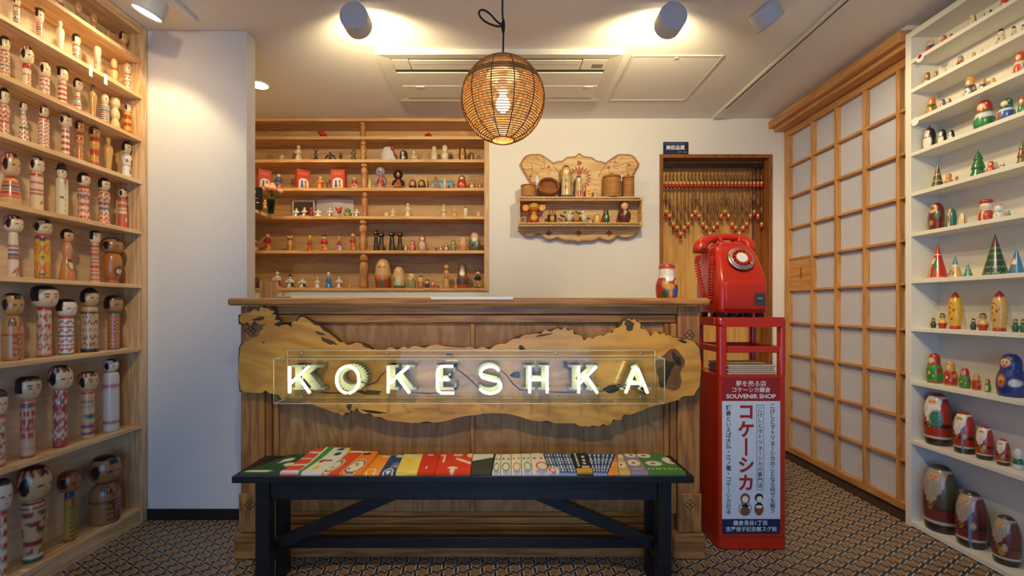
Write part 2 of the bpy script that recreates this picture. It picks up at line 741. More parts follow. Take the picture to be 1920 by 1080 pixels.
for _, x, y, a in cand_b[300:] + rest_b:
    R2 = np.array([[math.cos(a), math.sin(a), 0], [-math.sin(a), math.cos(a), 0], [0, 0, 1]])
    jb.add(B0 @ R2 + [x, y, 0], [(0, 1, 2, 3)])
tag(jh.obj('hexagon_tile_field', M_HEX, floor), kind='stuff')
tag(jb.obj('bar_tile_field', M_BAR, floor), kind='stuff')

# ---- shell
struct(box('ceiling', XL - 0.1, XR + 0.1, YF, 3.7, CEIL, CEIL + 0.06, M_CEIL))
struct(box('wall_left', XL - 0.08, XL, YF, 3.7, 0, CEIL, M_WALL))
NX = -0.112                                                   # right end of the back-wall niche
NZ = 1.162
bw = struct(boxes('wall_back', [
    (XL, NX, YB, YB + 0.3, 0, NZ),                            # below the niche
    (NX, 1.128, YB, YB + 0.3, 0, CEIL),                       # between niche and doorway
    (1.128, 1.943, YB, YB + 0.3, 2.155, CEIL),                # over the doorway
    (1.943, XR, YB, YB + 0.3, 0, CEIL)], M_WALL))
wr = struct(boxes('wall_right', [
    (2.10, XR + 0.05, YF, YB, 0, CEIL),
    (1.955, 2.10, 2.2, YB, 2.393, CEIL)], M_WALL))
struct(boxes('wall_front', [
    (XL, -1.15, YF - 0.1, YF, 0, CEIL), (1.35, XR, YF - 0.1, YF, 0, CEIL), (-1.15, 1.35, YF - 0.1, YF, 2.15, CEIL)], M_WALL))
struct(box('wall_partition', XL, -1.272, 2.24, 2.32, 0, CEIL, M_WALL, bevel=0.003))
struct(boxes('baseboard_left', [(-1.757, -1.268, 2.232, 2.2399, 0, 0.052)], M_DARKB))
w1 = struct(empty('window_1', (0.1, YF, 0)))
boxes('window_frame', [(-1.15, -1.11, YF - 0.07, YF - 0.02, 0, 2.15), (1.31, 1.35, YF - 0.07, YF - 0.02, 0, 2.15),
                       (0.08, 0.12, YF - 0.07, YF - 0.02, 0, 2.15), (-1.11, 1.31, YF - 0.07, YF - 0.02, 2.10, 2.15)], M_DARKB, w1)
for x0, x1 in ((-1.11, 0.08), (0.12, 1.31)):
    box('pane', x0, x1, YF - 0.05, YF - 0.044, 0.02, 2.10, M_GLASS, w1)

# ---- shoji door on the right
d1 = struct(empty('door_1', (2.06, 2.7, 0)))
SX, PX_ = 2.035, 2.066
ys = [3.255, 3.0, 2.785, 2.565, 2.345, 2.19]
zs = [0.045, 0.264, 0.485, 0.710, 0.935, 1.166, 1.387, 1.608, 1.831, 2.054, 2.285]
box('stile', SX - 0.004, PX_ + 0.012, 3.24, 3.285, 0.012, 2.312, M_SHOJI, d1, 0.002)
box('top_rail', SX - 0.002, PX_ + 0.010, 2.2, 3.24, 2.272, 2.312, M_SHOJIY, d1, 0.002)
box('bottom_rail', SX - 0.002, PX_ + 0.010, 2.2, 3.24, 0.012, 0.052, M_SHOJIY, d1, 0.002)
for y in ys[1:-1]:
    box('vertical_bar', SX, PX_ + 0.004, y - 0.009, y + 0.009, 0.052, 2.272, M_SHOJI, d1, 0.001)
for z in zs[1:-1]:
    for i in range(5):
        y1 = 3.24 if i == 0 else ys[i] - 0.009
        box('horizontal_bar', SX + 0.003, PX_ + 0.002, ys[i + 1] + 0.009, y1, z - 0.007, z + 0.007, M_SHOJIY, d1, 0.001)
for i in range(5):
    y1 = 3.24 if i == 0 else ys[i] - 0.009
    for j in range(10):
        z0, z1 = zs[j] + 0.007, zs[j + 1] - 0.007
        if i == 0 and j == 5:
            hp = box('pull_plate', SX + 0.008, PX_ - 0.004, ys[1] + 0.009, y1, z0, z1, M_SHOJIY, d1)
            bm = bmesh.new()
            bmesh.ops.create_uvsphere(bm, u_segments=14, v_segments=8, radius=0.012,
                                      matrix=Matrix.Translation((SX + 0.009, 3.12, 1.31)) @ Matrix.Diagonal((0.25, 1, 1, 1)))
            bmesh.ops.create_uvsphere(bm, u_segments=14, v_segments=8, radius=0.02,
                                      matrix=Matrix.Translation((SX + 0.009, 3.12, 1.27)) @ Matrix.Diagonal((0.15, 0.75, 1.6, 1)))
            o = from_bm('carved_pull', bm, M_CASING, hp, True)
            continue
        box('pane', PX_ - 0.002, PX_ + 0.004, ys[i + 1] + 0.009, y1, z0, z1, M_PAPER, d1)
t1 = struct(empty('trim_1', (1.96, 2.7, 2.3)))
box('lintel_board', 1.918, 2.10, 2.2, YB - 0.001, 2.338, 2.392, M_SHOJIY, t1, 0.002)
box('lintel_groove_board', 1.955, 2.098, 2.2, YB - 0.002, 2.314, 2.337, M_SHOJIY, t1, 0.002)
struct(box('trim_2', 1.955, 2.095, 2.2, YB - 0.001, -0.0015, 0.006, mat('dark_sill_wood', '#2c1d10', 0.6, noise=0.2, scale=30)))

# ---- doorway in the back wall
d2 = struct(empty('door_2', (1.53, YB, 0)))
box('casing', 1.128, 1.152, YB - 0.012, YB + 0.16, 0, 2.153, M_CASING, d2, 0.002)
box('casing', 1.918, 1.943, YB - 0.012, YB + 0.16, 0, 2.153, M_CASING, d2, 0.002)
box('casing_head', 1.152, 1.918, YB - 0.012, YB + 0.16, 2.127, 2.153, M_CASING, d2, 0.002)
box('door_leaf', 1.152, 1.83, YB + 0.12, YB + 0.145, 0, 2.127, M_DOOR, d2)
box('door_stile', 1.83, 1.862, YB + 0.11, YB + 0.15, 0, 2.127, M_SHOJI, d2, 0.002)
box('jamb_strip', 1.872, 1.918, YB + 0.10, YB + 0.15, 0, 2.127, M_CASING, d2, 0.002)
box('head_strip', 1.152, 1.918, YB + 0.08, YB + 0.118, 2.112, 2.127, M_SHOJIY, d2, 0.001)

# ================================================================== CEILING FIXTURES
# ---- ceiling air conditioner
ac = tag(empty('ceiling_air_conditioner', (-0.02, 2.665, CEIL)), 'cream cassette air conditioner set into the ceiling', 'air conditioner')
M_AC = mat('cream_plastic', (0.74, 0.70, 0.58), 0.45)
x0, x1, y0, y1, zc = -0.685, 0.638, 2.40, 2.945, CEIL
bm = bmesh.new()
o_ = [(x0, y0, zc - 0.030), (x1, y0, zc - 0.030), (x1, y1, zc - 0.030), (x0, y1, zc - 0.030)]
i_ = [(x0 + 0.07, y0 + 0.05, zc - 0.024), (x1 - 0.07, y0 + 0.05, zc - 0.024), (x1 - 0.07, y1 - 0.05, zc - 0.024), (x0 + 0.07, y1 - 0.05, zc - 0.024)]
t_ = [(x0, y0, zc - 0.0005), (x1, y0, zc - 0.0005), (x1, y1, zc - 0.0005), (x0, y1, zc - 0.0005)]
va, vb, vc = ([bm.verts.new(p) for p in q] for q in (o_, i_, t_))
for i in range(4):
    j = (i + 1) % 4
    bm.faces.new((va[i], vb[i], vb[j], va[j]))
    bm.faces.new((va[i], va[j], vc[j], vc[i]))
bmesh.ops.recalc_face_normals(bm, faces=bm.faces[:])
from_bm('frame', bm, M_AC, ac, world=True)
box('air_slot', x0 + 0.07, x1 - 0.07, y0 + 0.05, y1 - 0.05, zc - 0.0235, zc - 0.001, M_BLACK, ac)
box('control_strip', x1 - 0.21, x1 - 0.072, y0 + 0.055, y0 + 0.16, zc - 0.0275, zc - 0.0236, M_AC, ac, 0.002)
box('sensor_window', x1 - 0.15, x1 - 0.09, y0 + 0.10, y0 + 0.14, zc - 0.0282, zc - 0.0276, mat('grey_sensor', '#7d786d', 0.3), ac)
box('control_strip', x0 + 0.072, x0 + 0.165, y0 + 0.055, y0 + 0.16, zc - 0.0275, zc - 0.0236, M_AC, ac, 0.002)
lv = box('louvre', x0 + 0.168, x1 - 0.214, y0 + 0.06, y0 + 0.105, zc - 0.029, zc - 0.0236, M_AC, ac, 0.002)
box('louvre', x0 + 0.168, x1 - 0.214, y0 + 0.11, y0 + 0.16, zc - 0.0275, zc - 0.0236, M_AC, ac, 0.002)
box('intake_panel', x0 + 0.072, x1 - 0.072, y0 + 0.192, y0 + 0.335, zc - 0.029, zc - 0.0236, M_AC, ac, 0.001)
box('intake_panel', x0 + 0.072, x1 - 0.072, y0 + 0.340, y1 - 0.052, zc - 0.031, zc - 0.0236, M_AC, ac, 0.002)
for xx in (x0 + 0.15, x1 - 0.15):
    box('panel_clip', xx, xx + 0.05, y0 + 0.345, y0 + 0.36, zc - 0.034, zc - 0.031, M_LWHITE, ac)
# ---- access hatch
ht = tag(empty('ceiling_access_hatch', (0.944, 2.72, CEIL)), 'square white access hatch in the ceiling with thin frame', 'hatch')
hx0, hx1, hy0, hy1 = 0.694, 1.194, 2.457, 2.99
box('hatch_panel', hx0 + 0.012, hx1 - 0.012, hy0 + 0.012, hy1 - 0.012, CEIL - 0.003, CEIL - 0.0005, M_CEIL, ht)
for b_ in ((hx0, hx1, hy0, hy0 + 0.009), (hx0, hx1, hy1 - 0.009, hy1), (hx0, hx0 + 0.009, hy0 + 0.009, hy1 - 0.009), (hx1 - 0.009, hx1, hy0 + 0.009, hy1 - 0.009)):
    box('hatch_frame', *b_, CEIL - 0.006, CEIL - 0.0005, M_AC, ht, 0.001)
revolve('hatch_latch', [(0, 0), (1, 0), (1, 1), (0, 1)], 0.004, 0.024, '#cfc8b8', [], SATIN, ht, 8, 16, loc=(0.0, hy0 + 0.025 - 2.72, -0.007))
# ---- rails
rl = tag(empty('ceiling_curtain_rail', (1.52, 1.0, CEIL)), 'long cream ceiling rail with dark slot beside the shoji', 'rail')
box('rail_side', 1.494, 1.512, -1.2, 3.25, CEIL - 0.016, CEIL - 0.0005, M_AC, rl, 0.002)
box('rail_side', 1.524, 1.536, -1.2, 3.25, CEIL - 0.016, CEIL - 0.0005, M_AC, rl, 0.002)
box('rail_slot', 1.512, 1.524, -1.2, 3.10, CEIL - 0.008, CEIL - 0.0005, M_BLACK, rl)
box('end_cap', 1.512, 1.524, 3.10, 3.25, CEIL - 0.015, CEIL - 0.0005, M_AC, rl)
rl = tag(empty('lighting_track', (-1.47, 1.5, CEIL)), 'short white lighting track at left ceiling above wooden case', 'rail')
box('track_body', -1.485, -1.452, 0.2, 2.15, CEIL - 0.02, CEIL - 0.0005, M_LWHITE, rl, 0.002)
rl = tag(empty('lighting_track', (0.2, 1.85, CEIL)), 'white cross track carrying the middle ceiling spotlights', 'rail')
box('track_body', -1.3, 1.4, 1.84, 1.873, CEIL - 0.02, CEIL - 0.0005, M_LWHITE, rl, 0.002)


def spot_fixture(loc, direction, label, energy, color, angle, lens=True, target=None, blend=0.7, dia=0.12, ln=0.08):
    r = tag(empty('ceiling_spotlight', loc), label, 'spotlight', 'white track spotlights')
    d = Vector(direction).normalized()
    q = d.to_track_quat('Z', 'Y').to_matrix()

    def place(o):
        me = o.data
        for v in me.vertices:
            v.co = q @ v.co
        me.update()
    o = revolve('housing', [(0, 0), (0.9, 0), (0.9, 0), (1, 0.06), (1, 1), (1, 1), (0.93, 1), (0.93, 1), (0.9, 0.9), (0.9, 0.9), (0, 0.9)], ln, dia, '#c6c6c8', [], SATIN, r, 26, 40, loc=(0, 0, 0))
    for v in o.data.vertices:
        v.co.z -= ln / 2
    place(o)
    if lens:
        bm = bmesh.new()
        bmesh.ops.create_circle(bm, cap_ends=True, segments=32, radius=dia * 0.45, matrix=Matrix.Translation((0, 0, ln * 0.42)))
        o = from_bm('lens', bm, M_LENS, r)
        place(o)
    up = CEIL - loc[2]
    tube('stem', [(0, 0.0, dia * 0.3), (0, 0, up - 0.03)], 0.008, M_LWHITE, r, 8)
    box('yoke', -0.012, 0.012, -0.012, 0.012, up - 0.04, up - 0.0205, M_LWHITE, r, world=False)
    L = lamp('SPOT', 'spot_beam', tuple(Vector(loc) + d * (ln / 2 + 0.012)), energy, color, tuple(Vector(loc) + d * 2), 0.04, angle, blend)
    return r


spot_fixture((-1.516, 1.94, 2.338), (-0.30, 0.0, -0.80), 'white spotlight with glowing face aimed at the left wooden case', 10, NEUT, 2.3, blend=0.35)
spot_fixture((-0.646, 1.98, 2.30), (0.03, 1.0, -0.04), 'white cylinder spotlight at ceiling left of the rattan pendant', 33, NEUT, 2.5)
spot_fixture((0.727, 1.98, 2.30), (-0.03, 1.0, -0.04), 'white cylinder spotlight at ceiling right of the rattan pendant', 33, NEUT, 2.5)
spot_fixture((1.147, 1.985, 2.325), (0.75, 0.27, -0.80), 'white spotlight seen side-on aimed at the white shelves', 26, NEUT, 2.0)
# ---- recessed downlight
dl = tag(empty('recessed_downlight', (-1.508, 2.79, CEIL)), 'glowing round recessed downlight beside the white partition', 'downlight')
revolve('trim_ring', [(0.82, 0), (1, 0), (1, 1), (0.82, 1), (0.82, 0)], 0.004, 0.13, '#e8e2d2', [], SATIN, dl, 12, 32, loc=(0, 0, -0.0045))
bm = bmesh.new()
bmesh.ops.create_circle(bm, cap_ends=True, segments=32, radius=0.053, matrix=Matrix.Rotation(PI, 4, 'X'))
from_bm('diffuser', bm, M_LENS, dl, loc=(0, 0, -0.003))
lamp('SPOT', 'downlight_beam', (-1.45, 2.82, CEIL - 0.03), 17, WARM, (-1.2, 2.9, 0), 0.05, 2.6, 0.8)

# ---- rattan pendant
PC = Vector((-0.004, 1.70, 1.824))
PR = 0.155
pd = tag(empty('pendant_lamp', PC), 'round rattan globe pendant lamp with glowing bulb on black cord', 'pendant lamp')
jw = Join()
nl = 46
for i in range(nl + 1):
    la = math.radians(-74 + 152 * i / nl)
    r, z = PR * math.cos(la), PR * math.sin(la)
    V, Fc = tube_data([(r * math.cos(a), r * math.sin(a), z) for a in np.linspace(0, 2 * PI, 48, endpoint=False)], 0.0024, 5, True)
    jw.add(V, Fc)
tag(jw.obj('woven_strips', M_RATTAN, pd, True), kind='stuff')
for k in range(12):
    a = k * PI / 6 + PI / 12
    tube('rib', [(PR * 1.004 * math.cos(la) * math.cos(a), PR * 1.004 * math.cos(la) * math.sin(a), PR * math.sin(la)) for la in np.linspace(math.radians(-74), math.radians(86), 22)], 0.0022, M_RATDK, pd, 6)
revolve('band', [(0.93, 0), (0.945, 0), (0.945, 0), (0.89, 1), (0.89, 1), (0.875, 1)], 0.02, PR * 2.0, '#4a3119', [], SATIN, pd, 12, 48, loc=(0, 0, PR * 0.34))
tube('bottom_ring', [(0.043 * math.cos(a), 0.043 * math.sin(a), -PR * 0.965) for a in np.linspace(0, 2 * PI, 32, endpoint=False)], 0.004, M_RATTAN, pd, 6, True)
revolve('lamp_holder', [(0, 0), (1, 0), (1, 0), (1, 0.7), (0.5, 1), (0, 1)], 0.05, 0.04, '#d8d2c4', [], SATIN, pd, 14, 20, loc=(0, 0, 0.03))
revolve('holder_shade', [(0, 0.6), (1, 0), (1, 0.05), (0.3, 1), (0, 1)], 0.03, 0.13, '#d9cda8', [], SATIN, pd, 14, 32, loc=(0, 0, 0.09))
revolve('bulb', [(0, 0), (0.5, 0.05), (0.95, 0.25), (1, 0.45), (0.8, 0.7), (0.45, 0.9), (0.4, 1), (0, 1)], 0.068, 0.052, '#ffffff', [], M_GLOW, pd, 24, 24, loc=(0, 0, -0.045))
tube('cord', [(0, 0, PR * 0.98), (0.002, 0, 0.25), (-0.002, 0, 0.33), (0, 0, CEIL - PC.z - 0.0005)], 0.0035, M_BLACK, pd, 8)
lp = [(0.0, -0.004, 0.275), (-0.02, -0.006, 0.272), (-0.055, -0.008, 0.282), (-0.082, -0.006, 0.302), (-0.092, -0.004, 0.325), (-0.085, -0.003, 0.338), (-0.066, -0.003, 0.336), (-0.044, -0.004, 0.318), (-0.02, -0.006, 0.287), (0.0, -0.006, 0.278)]
lq_ = np.array(lp)
tl_ = np.linspace(0, len(lp) - 1, 60)
lq_ = np.stack([np.interp(tl_, range(len(lp)), lq_[:, i]) for i in range(3)], -1)
for _ in range(12):
    lq_[1:-1] = (lq_[:-2] + lq_[2:] + 2 * lq_[1:-1]) / 4
tube('cord_loop', lq_, 0.0037, M_BLACK, pd, 8)
tube('cord_knot', [(0.001, -0.002, 0.252), (0.001, -0.003, 0.265), (0.001, -0.003, 0.285), (0.001, -0.001, 0.303)], [0.0045, 0.0075, 0.0078, 0.0045], M_BLACK, pd, 10)
lamp('POINT', 'pendant_bulb_light', tuple(PC + Vector((0, 0, -0.02))), 20, (1.0, 0.70, 0.36), size=0.03)

# ================================================================== LEFT WOODEN CASE
LXF, LXB = -1.757, -1.893
LY0, LY1 = 1.05, 2.20
LZ = [2.248, 2.074, 1.868, 1.661, 1.418, 1.157, 0.852, 0.478, 0.075]
lc = tag(empty('wooden_display_case', (-1.82, 1.6, 0)), 'tall pale wooden display case full of kokeshi on the left wall', 'shelf unit')
box('back_panel', LXB - 0.015, LXB, LY0, LY1, 0.0, 2.40, M_BACKP, lc)
box('side_panel', LXB - 0.015, LXF, LY1, 2.2315, 0.0, 2.412, M_PINE_Z, lc, 0.001)
box('top_board', LXB, LXF, LY0, LY1, 2.372, 2.412, M_PINE_Y, lc, 0.001)
for z in LZ[:-1]:
    box('shelf_board', LXB, LXF, LY0, LY1 - 0.0005, z - 0.018, z, M_PINE_Y, lc, 0.001)
box('bottom_board', LXB, LXF, LY0, LY1 - 0.0005, LZ[-1] - 0.02, LZ[-1], M_PINE_Y, lc, 0.001)
box('toe_board', LXF - 0.02, LXF - 0.004, LY0, LY1 - 0.0005, 0.0, LZ[-1] - 0.021, M_PINE_Y, lc)

# ================================================================== RIGHT WHITE CASE
RXF, RXB = 1.943, 2.078
RY0, RY1 = 1.05, 2.165
RZ = [2.227, 2.087, 1.940, 1.784, 1.593, 1.401, 1.178, 0.950, 0.696, 0.414, 0.026]
rc = tag(empty('white_display_case', (2.0, 1.6, 0)), 'white painted display case full of nesting dolls on the right', 'shelf unit')
box('back_panel', RXB, RXB + 0.015, RY0, RY1, 0.0, 2.36, M_WHITE, rc)
box('side_panel', RXF, RXB + 0.015, RY1, 2.195, 0.0, 2.364, M_WHITE, rc, 0.001)
box('top_board', RXF, RXB, RY0, RY1, 2.336, 2.364, M_WHITE, rc, 0.001)
for z in RZ[:-1]:
    box('shelf_board', RXF, RXB, RY0, RY1 - 0.0005, z - 0.018, z, M_WHITE, rc, 0.001)
box('bottom_board', RXF, RXB, RY0, RY1 - 0.0005, 0.004, RZ[-1], M_WHITE, rc, 0.001)

# ================================================================== BACK NICHE SHELVES
BZ = [2.2826, 2.116, 1.910, 1.705, 1.457, 1.1857]
BYF, BYB = YB - 0.012, YB + 0.18
bc = tag(empty('niche_shelf_unit', (-1.0, YB, 0)), 'built-in pine shelves with turned posts in the back wall niche', 'shelf unit')
box('back_panel', XL, NX, BYB, BYB + 0.015, NZ, CEIL, M_BACKN, bc)
box('top_board', XL, NX, BYF, BYB, 2.392, 2.413, M_PINE_X, bc, 0.001)
box('side_panel', NX - 0.031, NX, BYF, BYB, NZ, 2.391, M_PINE_Z, bc, 0.001)
for z in BZ:
    box('shelf_board', XL + 0.001, NX - 0.032, BYF, BYB - 0.0005, z - 0.022, z, M_PINE_X, bc, 0.001)
box('return_shelf', XL + 0.001, wx(487, 3.1), 2.62, BYF - 0.001, BZ[3] - 0.022, BZ[3], M_PINE_Y, bc, 0.001)
M_SPIN = wood('turned_pine', '#c98f52', '#a86c34', 'Z', 14, 10, 0.45)
SP = [[(0, 0), (0.7, 0), (0.7, 0), (0.75, 0.04), (0.72, 0.06), (0.85, 0.12), (0.8, 0.4), (0.65, 0.5), (0.9, 0.62), (1, 0.72), (0.85, 0.8), (0.45, 0.84), (0.9, 0.88), (0.95, 0.94), (0.7, 1), (0, 1)],
      [(0, 0), (0.95, 0), (0.95, 0), (0.9, 0.05), (0.75, 0.2), (0.9, 0.45), (1, 0.6), (0.8, 0.74), (0.35, 0.77), (0.85, 0.8), (0.9, 0.9), (0.75, 1), (0, 1)]]
for i, (zt, zb_) in enumerate(zip([2.391] + [z - 0.023 for z in BZ[:-1]], BZ)):
    hh = zt - zb_
    o = revolve('spindle_post', SP[i % 2], hh, [0.040, 0.042, 0.05, 0.044, 0.058, 0.062][i], '#b88148', [], M_SPIN, bc, 36, 24)
    o.location = (wx([680, 681, 683, 684, 681, 682][i], BYF + 0.03) + 1.0, BYF + 0.032 - YB, zb_ + 0.0002)

# ================================================================== COUNTER
CYF = 1.90
ct = tag(empty('shop_counter', (-0.14, 2.15, 0)), 'long brown wooden shop counter with panelled front and pilasters', 'counter')


def cx(px, y=CYF):
    return wx(px, y)


def cz(py, y=CYF):
    return wz(py, y)


bm = bmesh.new()
bm_box(bm, cx(425, 1.86), cx(1333, 1.86), 1.86, 2.52, cz(573, 1.86), cz(558.5, 1.86), 0.011, 3)
from_bm('counter_top', bm, M_COUNTX, ct, world=True)
box('carcass', cx(452), cx(1313), 1.945, 2.46, 0.02, cz(575), M_COUNT, ct)
box('top_rail', cx(495), cx(1271), 1.905, 1.9445, cz(588.5), cz(574), M_COUNTX, ct, 0.002)
for px0, px1 in ((451, 494.5), (1271.5, 1312.5)):
    box('pilaster', cx(px0), cx(px1), CYF, 1.9445, cz(997), cz(574), M_COUNT, ct, 0.003)
for px0, px1 in ((449, 494), (1272, 1314.5)):
    box('pilaster_block', cx(px0), cx(px1), CYF - 0.006, CYF - 0.0002, cz(997), cz(925), M_COUNT, ct, 0.0025)
for px0, px1 in ((439, 500), (1262, 1322)):
    box('plinth_block', cx(px0, 1.885), cx(px1, 1.885), 1.878, 1.96, 0.001, cz(998), M_COUNTX, ct, 0.006)
box('moulding', cx(495), cx(1271), 1.915, 1.9445, cz(606.5), cz(589.5), M_COUNTX, ct, 0.006)
for px0, px1 in ((496, 506), (1259, 1270.5)):
    box('moulding', cx(px0), cx(px1), 1.910, 1.9445, cz(966), cz(607), M_COUNT, ct, 0.003)
for px0, px1 in ((507, 517), (1249, 1258.5)):
    box('moulding', cx(px0), cx(px1), 1.920, 1.9445, cz(966), cz(607), M_COUNT, ct, 0.004)
for px0, px1 in ((517.5, 880), (890, 1248.5)):
    box('panel', cx(px0), cx(px1), 1.934, 1.9445, cz(966), cz(607), M_COUNTP, ct)
box('centre_stile', cx(880.5), cx(889.5), 1.922, 1.9445, cz(966), cz(607), M_COUNT, ct, 0.003)
for y0_, y1_, py0, py1 in ((1.926, 1.9445, 974, 966.5), (1.916, 1.9445, 986, 974.5), (1.908, 1.9445, 997, 986.5)):
    box('base_moulding', cx(500), cx(1262), y0_, y1_, cz(py0), cz(py1), M_COUNTX, ct, 0.003)
box('base_board', cx(500.5), cx(1261.5), 1.895, 1.9445, 0.001, cz(997.5), M_COUNTX, ct, 0.003)
M_CARVE = mat('carved_line', '#3a2615', 0.8)
for px, py in ((470, 621), (1293, 628), (1292.5, 945), (470, 945)):
    yy = CYF - (0.0065 if py > 900 else 0.0005)
    X, Z, s_ = cx(px), cz(py), 0.022
    Jn = Join()
    for (ax, az), (bx_, bz_) in (((-1, 0), (0, 1)), ((0, 1), (1, 0)), ((1, 0), (0, -1)), ((0, -1), (-1, 0)), ((-.5, .5), (.5, -.5)), ((-.5, -.5), (.5, .5))):
        V, Fc = tube_data([(X + ax * s_, yy, Z + az * s_), (X + bx_ * s_, yy, Z + bz_ * s_)], 0.0013, 5)
        Jn.add(V, Fc)
    Jn.obj('carved_diamond', M_CARVE, ct, world=True)
tag(box('paper_strip', wx(808, 1.86), wx(962, 1.86), 1.8575, 1.8592, cz(561.5, 1.86), cz(556.5, 1.86), M_PAPERW), 'thin white paper strip along the counter top front edge', 'paper')

# ---- live-edge slab
SLY = 1.858
slab_px = [(445, 590), (462, 587), (478, 583), (490, 579), (500, 574), (508, 577), (511, 585), (514, 592), (522, 604), (530, 610), (541, 613), (549, 610), (554, 600), (561, 592), (572, 596), (590, 605), (608, 616), (628, 633), (645, 647), (651, 643), (668, 642), (684, 646), (694, 653), (702, 659), (722, 656), (745, 652), (766, 653), (786, 650), (805, 648.5), (832, 649), (858, 651), (880, 654), (905, 654), (930, 651), (948, 644), (962, 635), (982, 628), (1004, 625), (1022, 622), (1040, 617), (1052, 614.5), (1066, 616), (1078, 623), (1088, 634), (1103, 637), (1122, 633), (1142, 627), (1156, 619), (1163, 607), (1172, 598), (1184, 596), (1196, 600), (1201, 608), (1206, 620), (1214, 628), (1226, 627), (1236, 622), (1243, 627), (1254, 632), (1270, 633), (1288, 636), (1302, 641), (1312, 646), (1315.5, 655), (1315, 690), (1315.5, 726), (1309, 735), (1292, 742), (1272, 750), (1254, 755), (1232, 760), (1212, 766), (1192, 774), (1170, 782), (1156, 787), (1147, 792), (1132, 799), (1112, 802), (1098, 799), (1078, 794), (1050, 794), (1026, 793), (1000, 789), (980, 783), (958, 777), (936, 775), (905, 776), (880, 779), (852, 785), (826, 791), (800, 794), (770, 793), (740, 790), (712, 786), (692, 778), (676, 769), (662, 766), (656, 774), (648, 778), (636, 775), (618, 770), (600, 764), (580, 756), (560, 751), (538, 748), (520, 744), (506, 733), (490, 737), (470, 736), (447, 735), (446, 700), (446, 652), (449, 645), (458, 641), (472, 638), (483, 631), (491, 622), (497, 612), (494, 606), (484, 604), (470, 606), (458, 608.5), (445.5, 608)]
rs = random.Random(3)
sp_ = []
for i, (a, b_) in enumerate(slab_px):
    c, d = slab_px[(i + 1) % len(slab_px)]
    sp_.append((wx(a, SLY), wz(b_, SLY)))
    straight = (a < 452 and c < 452) or (a > 1310 and c > 1310)
    if not straight:
        sp_.append((wx((a + c) / 2 + rs.uniform(-1.2, 1.2), SLY), wz((b_ + d) / 2 + rs.uniform(-1.3, 1.3), SLY)))
sl = tag(empty('live_edge_slab', (0, SLY, 0.8)), 'long live-edge wood slab mounted across the counter front', 'wood slab')
prism('slab_board', sp_, SLY, 1.894, M_SLAB, sl, 0.009, mats=M_BARK)


def blob(name, px, py, rx, ry, seed, dep, m, parent, rot=0.0, y=SLY, ring=None):
    r_ = random.Random(seed)
    n = 26
    ph = [r_.uniform(0, 6.3) for _ in range(4)]
    V, Fc = [(0, dep, 0)], []
    for lev, (k_, dd) in enumerate(((0.45, dep * 0.8), (0.8, dep * 0.3), (1.0, 0.0008))):
        for j in range(n):
            a = 2 * PI * j / n
            q = 1 + 0.16 * math.sin(2 * a + ph[0]) + 0.12 * math.sin(3 * a + ph[1]) + 0.10 * math.sin(5 * a + ph[2])
            x, z = rx * k_ * q * math.cos(a), ry * k_ * q * math.sin(a)
            x, z = x * math.cos(rot) - z * math.sin(rot), x * math.sin(rot) + z * math.cos(rot)
            V.append((x, dd, z))
    for j in range(n):
        Fc.append((0, 1 + j, 1 + (j + 1) % n))
    for lev in range(2):
        for j in range(n):
            a, b2 = 1 + lev * n + j, 1 + lev * n + (j + 1) % n
            Fc.append((a, a + n, b2 + n, b2))
    V = [(wx(px, y) + v[0], y - v[1], wz(py, y) + v[2]) for v in V]
    return raw(name, V, Fc, m, parent, True, world=True)


M_KNOT = mat('knot_wood', '#6b4720', 0.6, noise=0.45, scale=45, bump=0.5)
blob('hollow_rim', 1257, 692, 0.062, 0.074, 5, 0.004, M_KNOT, sl, -0.3)
blob('hollow', 1250, 694, 0.040, 0.058, 6, 0.006, M_DARKW, sl, -0.35)
blob('hollow', 1268, 675, 0.016, 0.036, 9, 0.007, M_DARKW, sl, 0.35)
for px, py, rx, ry, ro, sd in ((524, 607, .016, .010, .2, 1), (616, 640, .034, .009, -.45, 2), (600, 625, .018, .006, -.3, 4), (494, 642, .005, .003, 0, 8), (978, 652, .013, .009, 0, 10), (1062, 685, .012, .020, .4, 12), (967, 703, .018, .016, 0, 13), (1150, 728, .042, .016, .1, 15),
                               (1020, 628, .030, .004, .2, 16), (1280, 640, .018, .005, -.2, 17), (845, 666, .016, .007, -.3, 18), (695, 736, .048, .009, -.05, 20), (655, 762, .012, .012, .5, 22), (700, 772, .05, .005, -.15, 23), (485, 598, .03, .006, .2, 24), (1180, 610, .02, .02, .3, 26)):
    blob('bark_pocket', px, py, rx, ry, sd, 0.003, M_DARKW if sd % 2 else M_BARK, sl, ro)

# ---- neon sign in its acrylic case
NYB, NYF = 1.853, 1.738
ns = tag(empty('neon_sign', (0, NYB, 0.82)), 'glowing white neon letter sign in a clear acrylic case on the counter', 'neon sign')
nx0, nx1, nz0, nz1 = wx(513, NYF), wx(1246, NYF), wz(757, NYF), wz(673, NYF)
ca = box('acrylic_front', nx0, nx1, NYF, NYF + 0.003, nz0, nz1, M_ACRYL, ns)
box('acrylic_side', nx0, nx0 + 0.003, NYF + 0.003, NYB - 0.004, nz0, nz1, M_ACRYL, ns)
box('acrylic_side', nx1 - 0.003, nx1, NYF + 0.003, NYB - 0.004, nz0, nz1, M_ACRYL, ns)
box('acrylic_top', nx0 + 0.003, nx1 - 0.003, NYF + 0.003, NYB - 0.004, nz1 - 0.003, nz1, M_ACRYL, ns)
box('acrylic_bottom', nx0 + 0.003, nx1 - 0.003, NYF + 0.003, NYB - 0.004, nz0, nz0 + 0.003, M_ACRYL, ns)
box('acrylic_backplate', nx0, nx1, NYB - 0.004, NYB, nz0 - 0.004, nz1 + 0.022, M_ACRYL, ns)
e = 0.0021
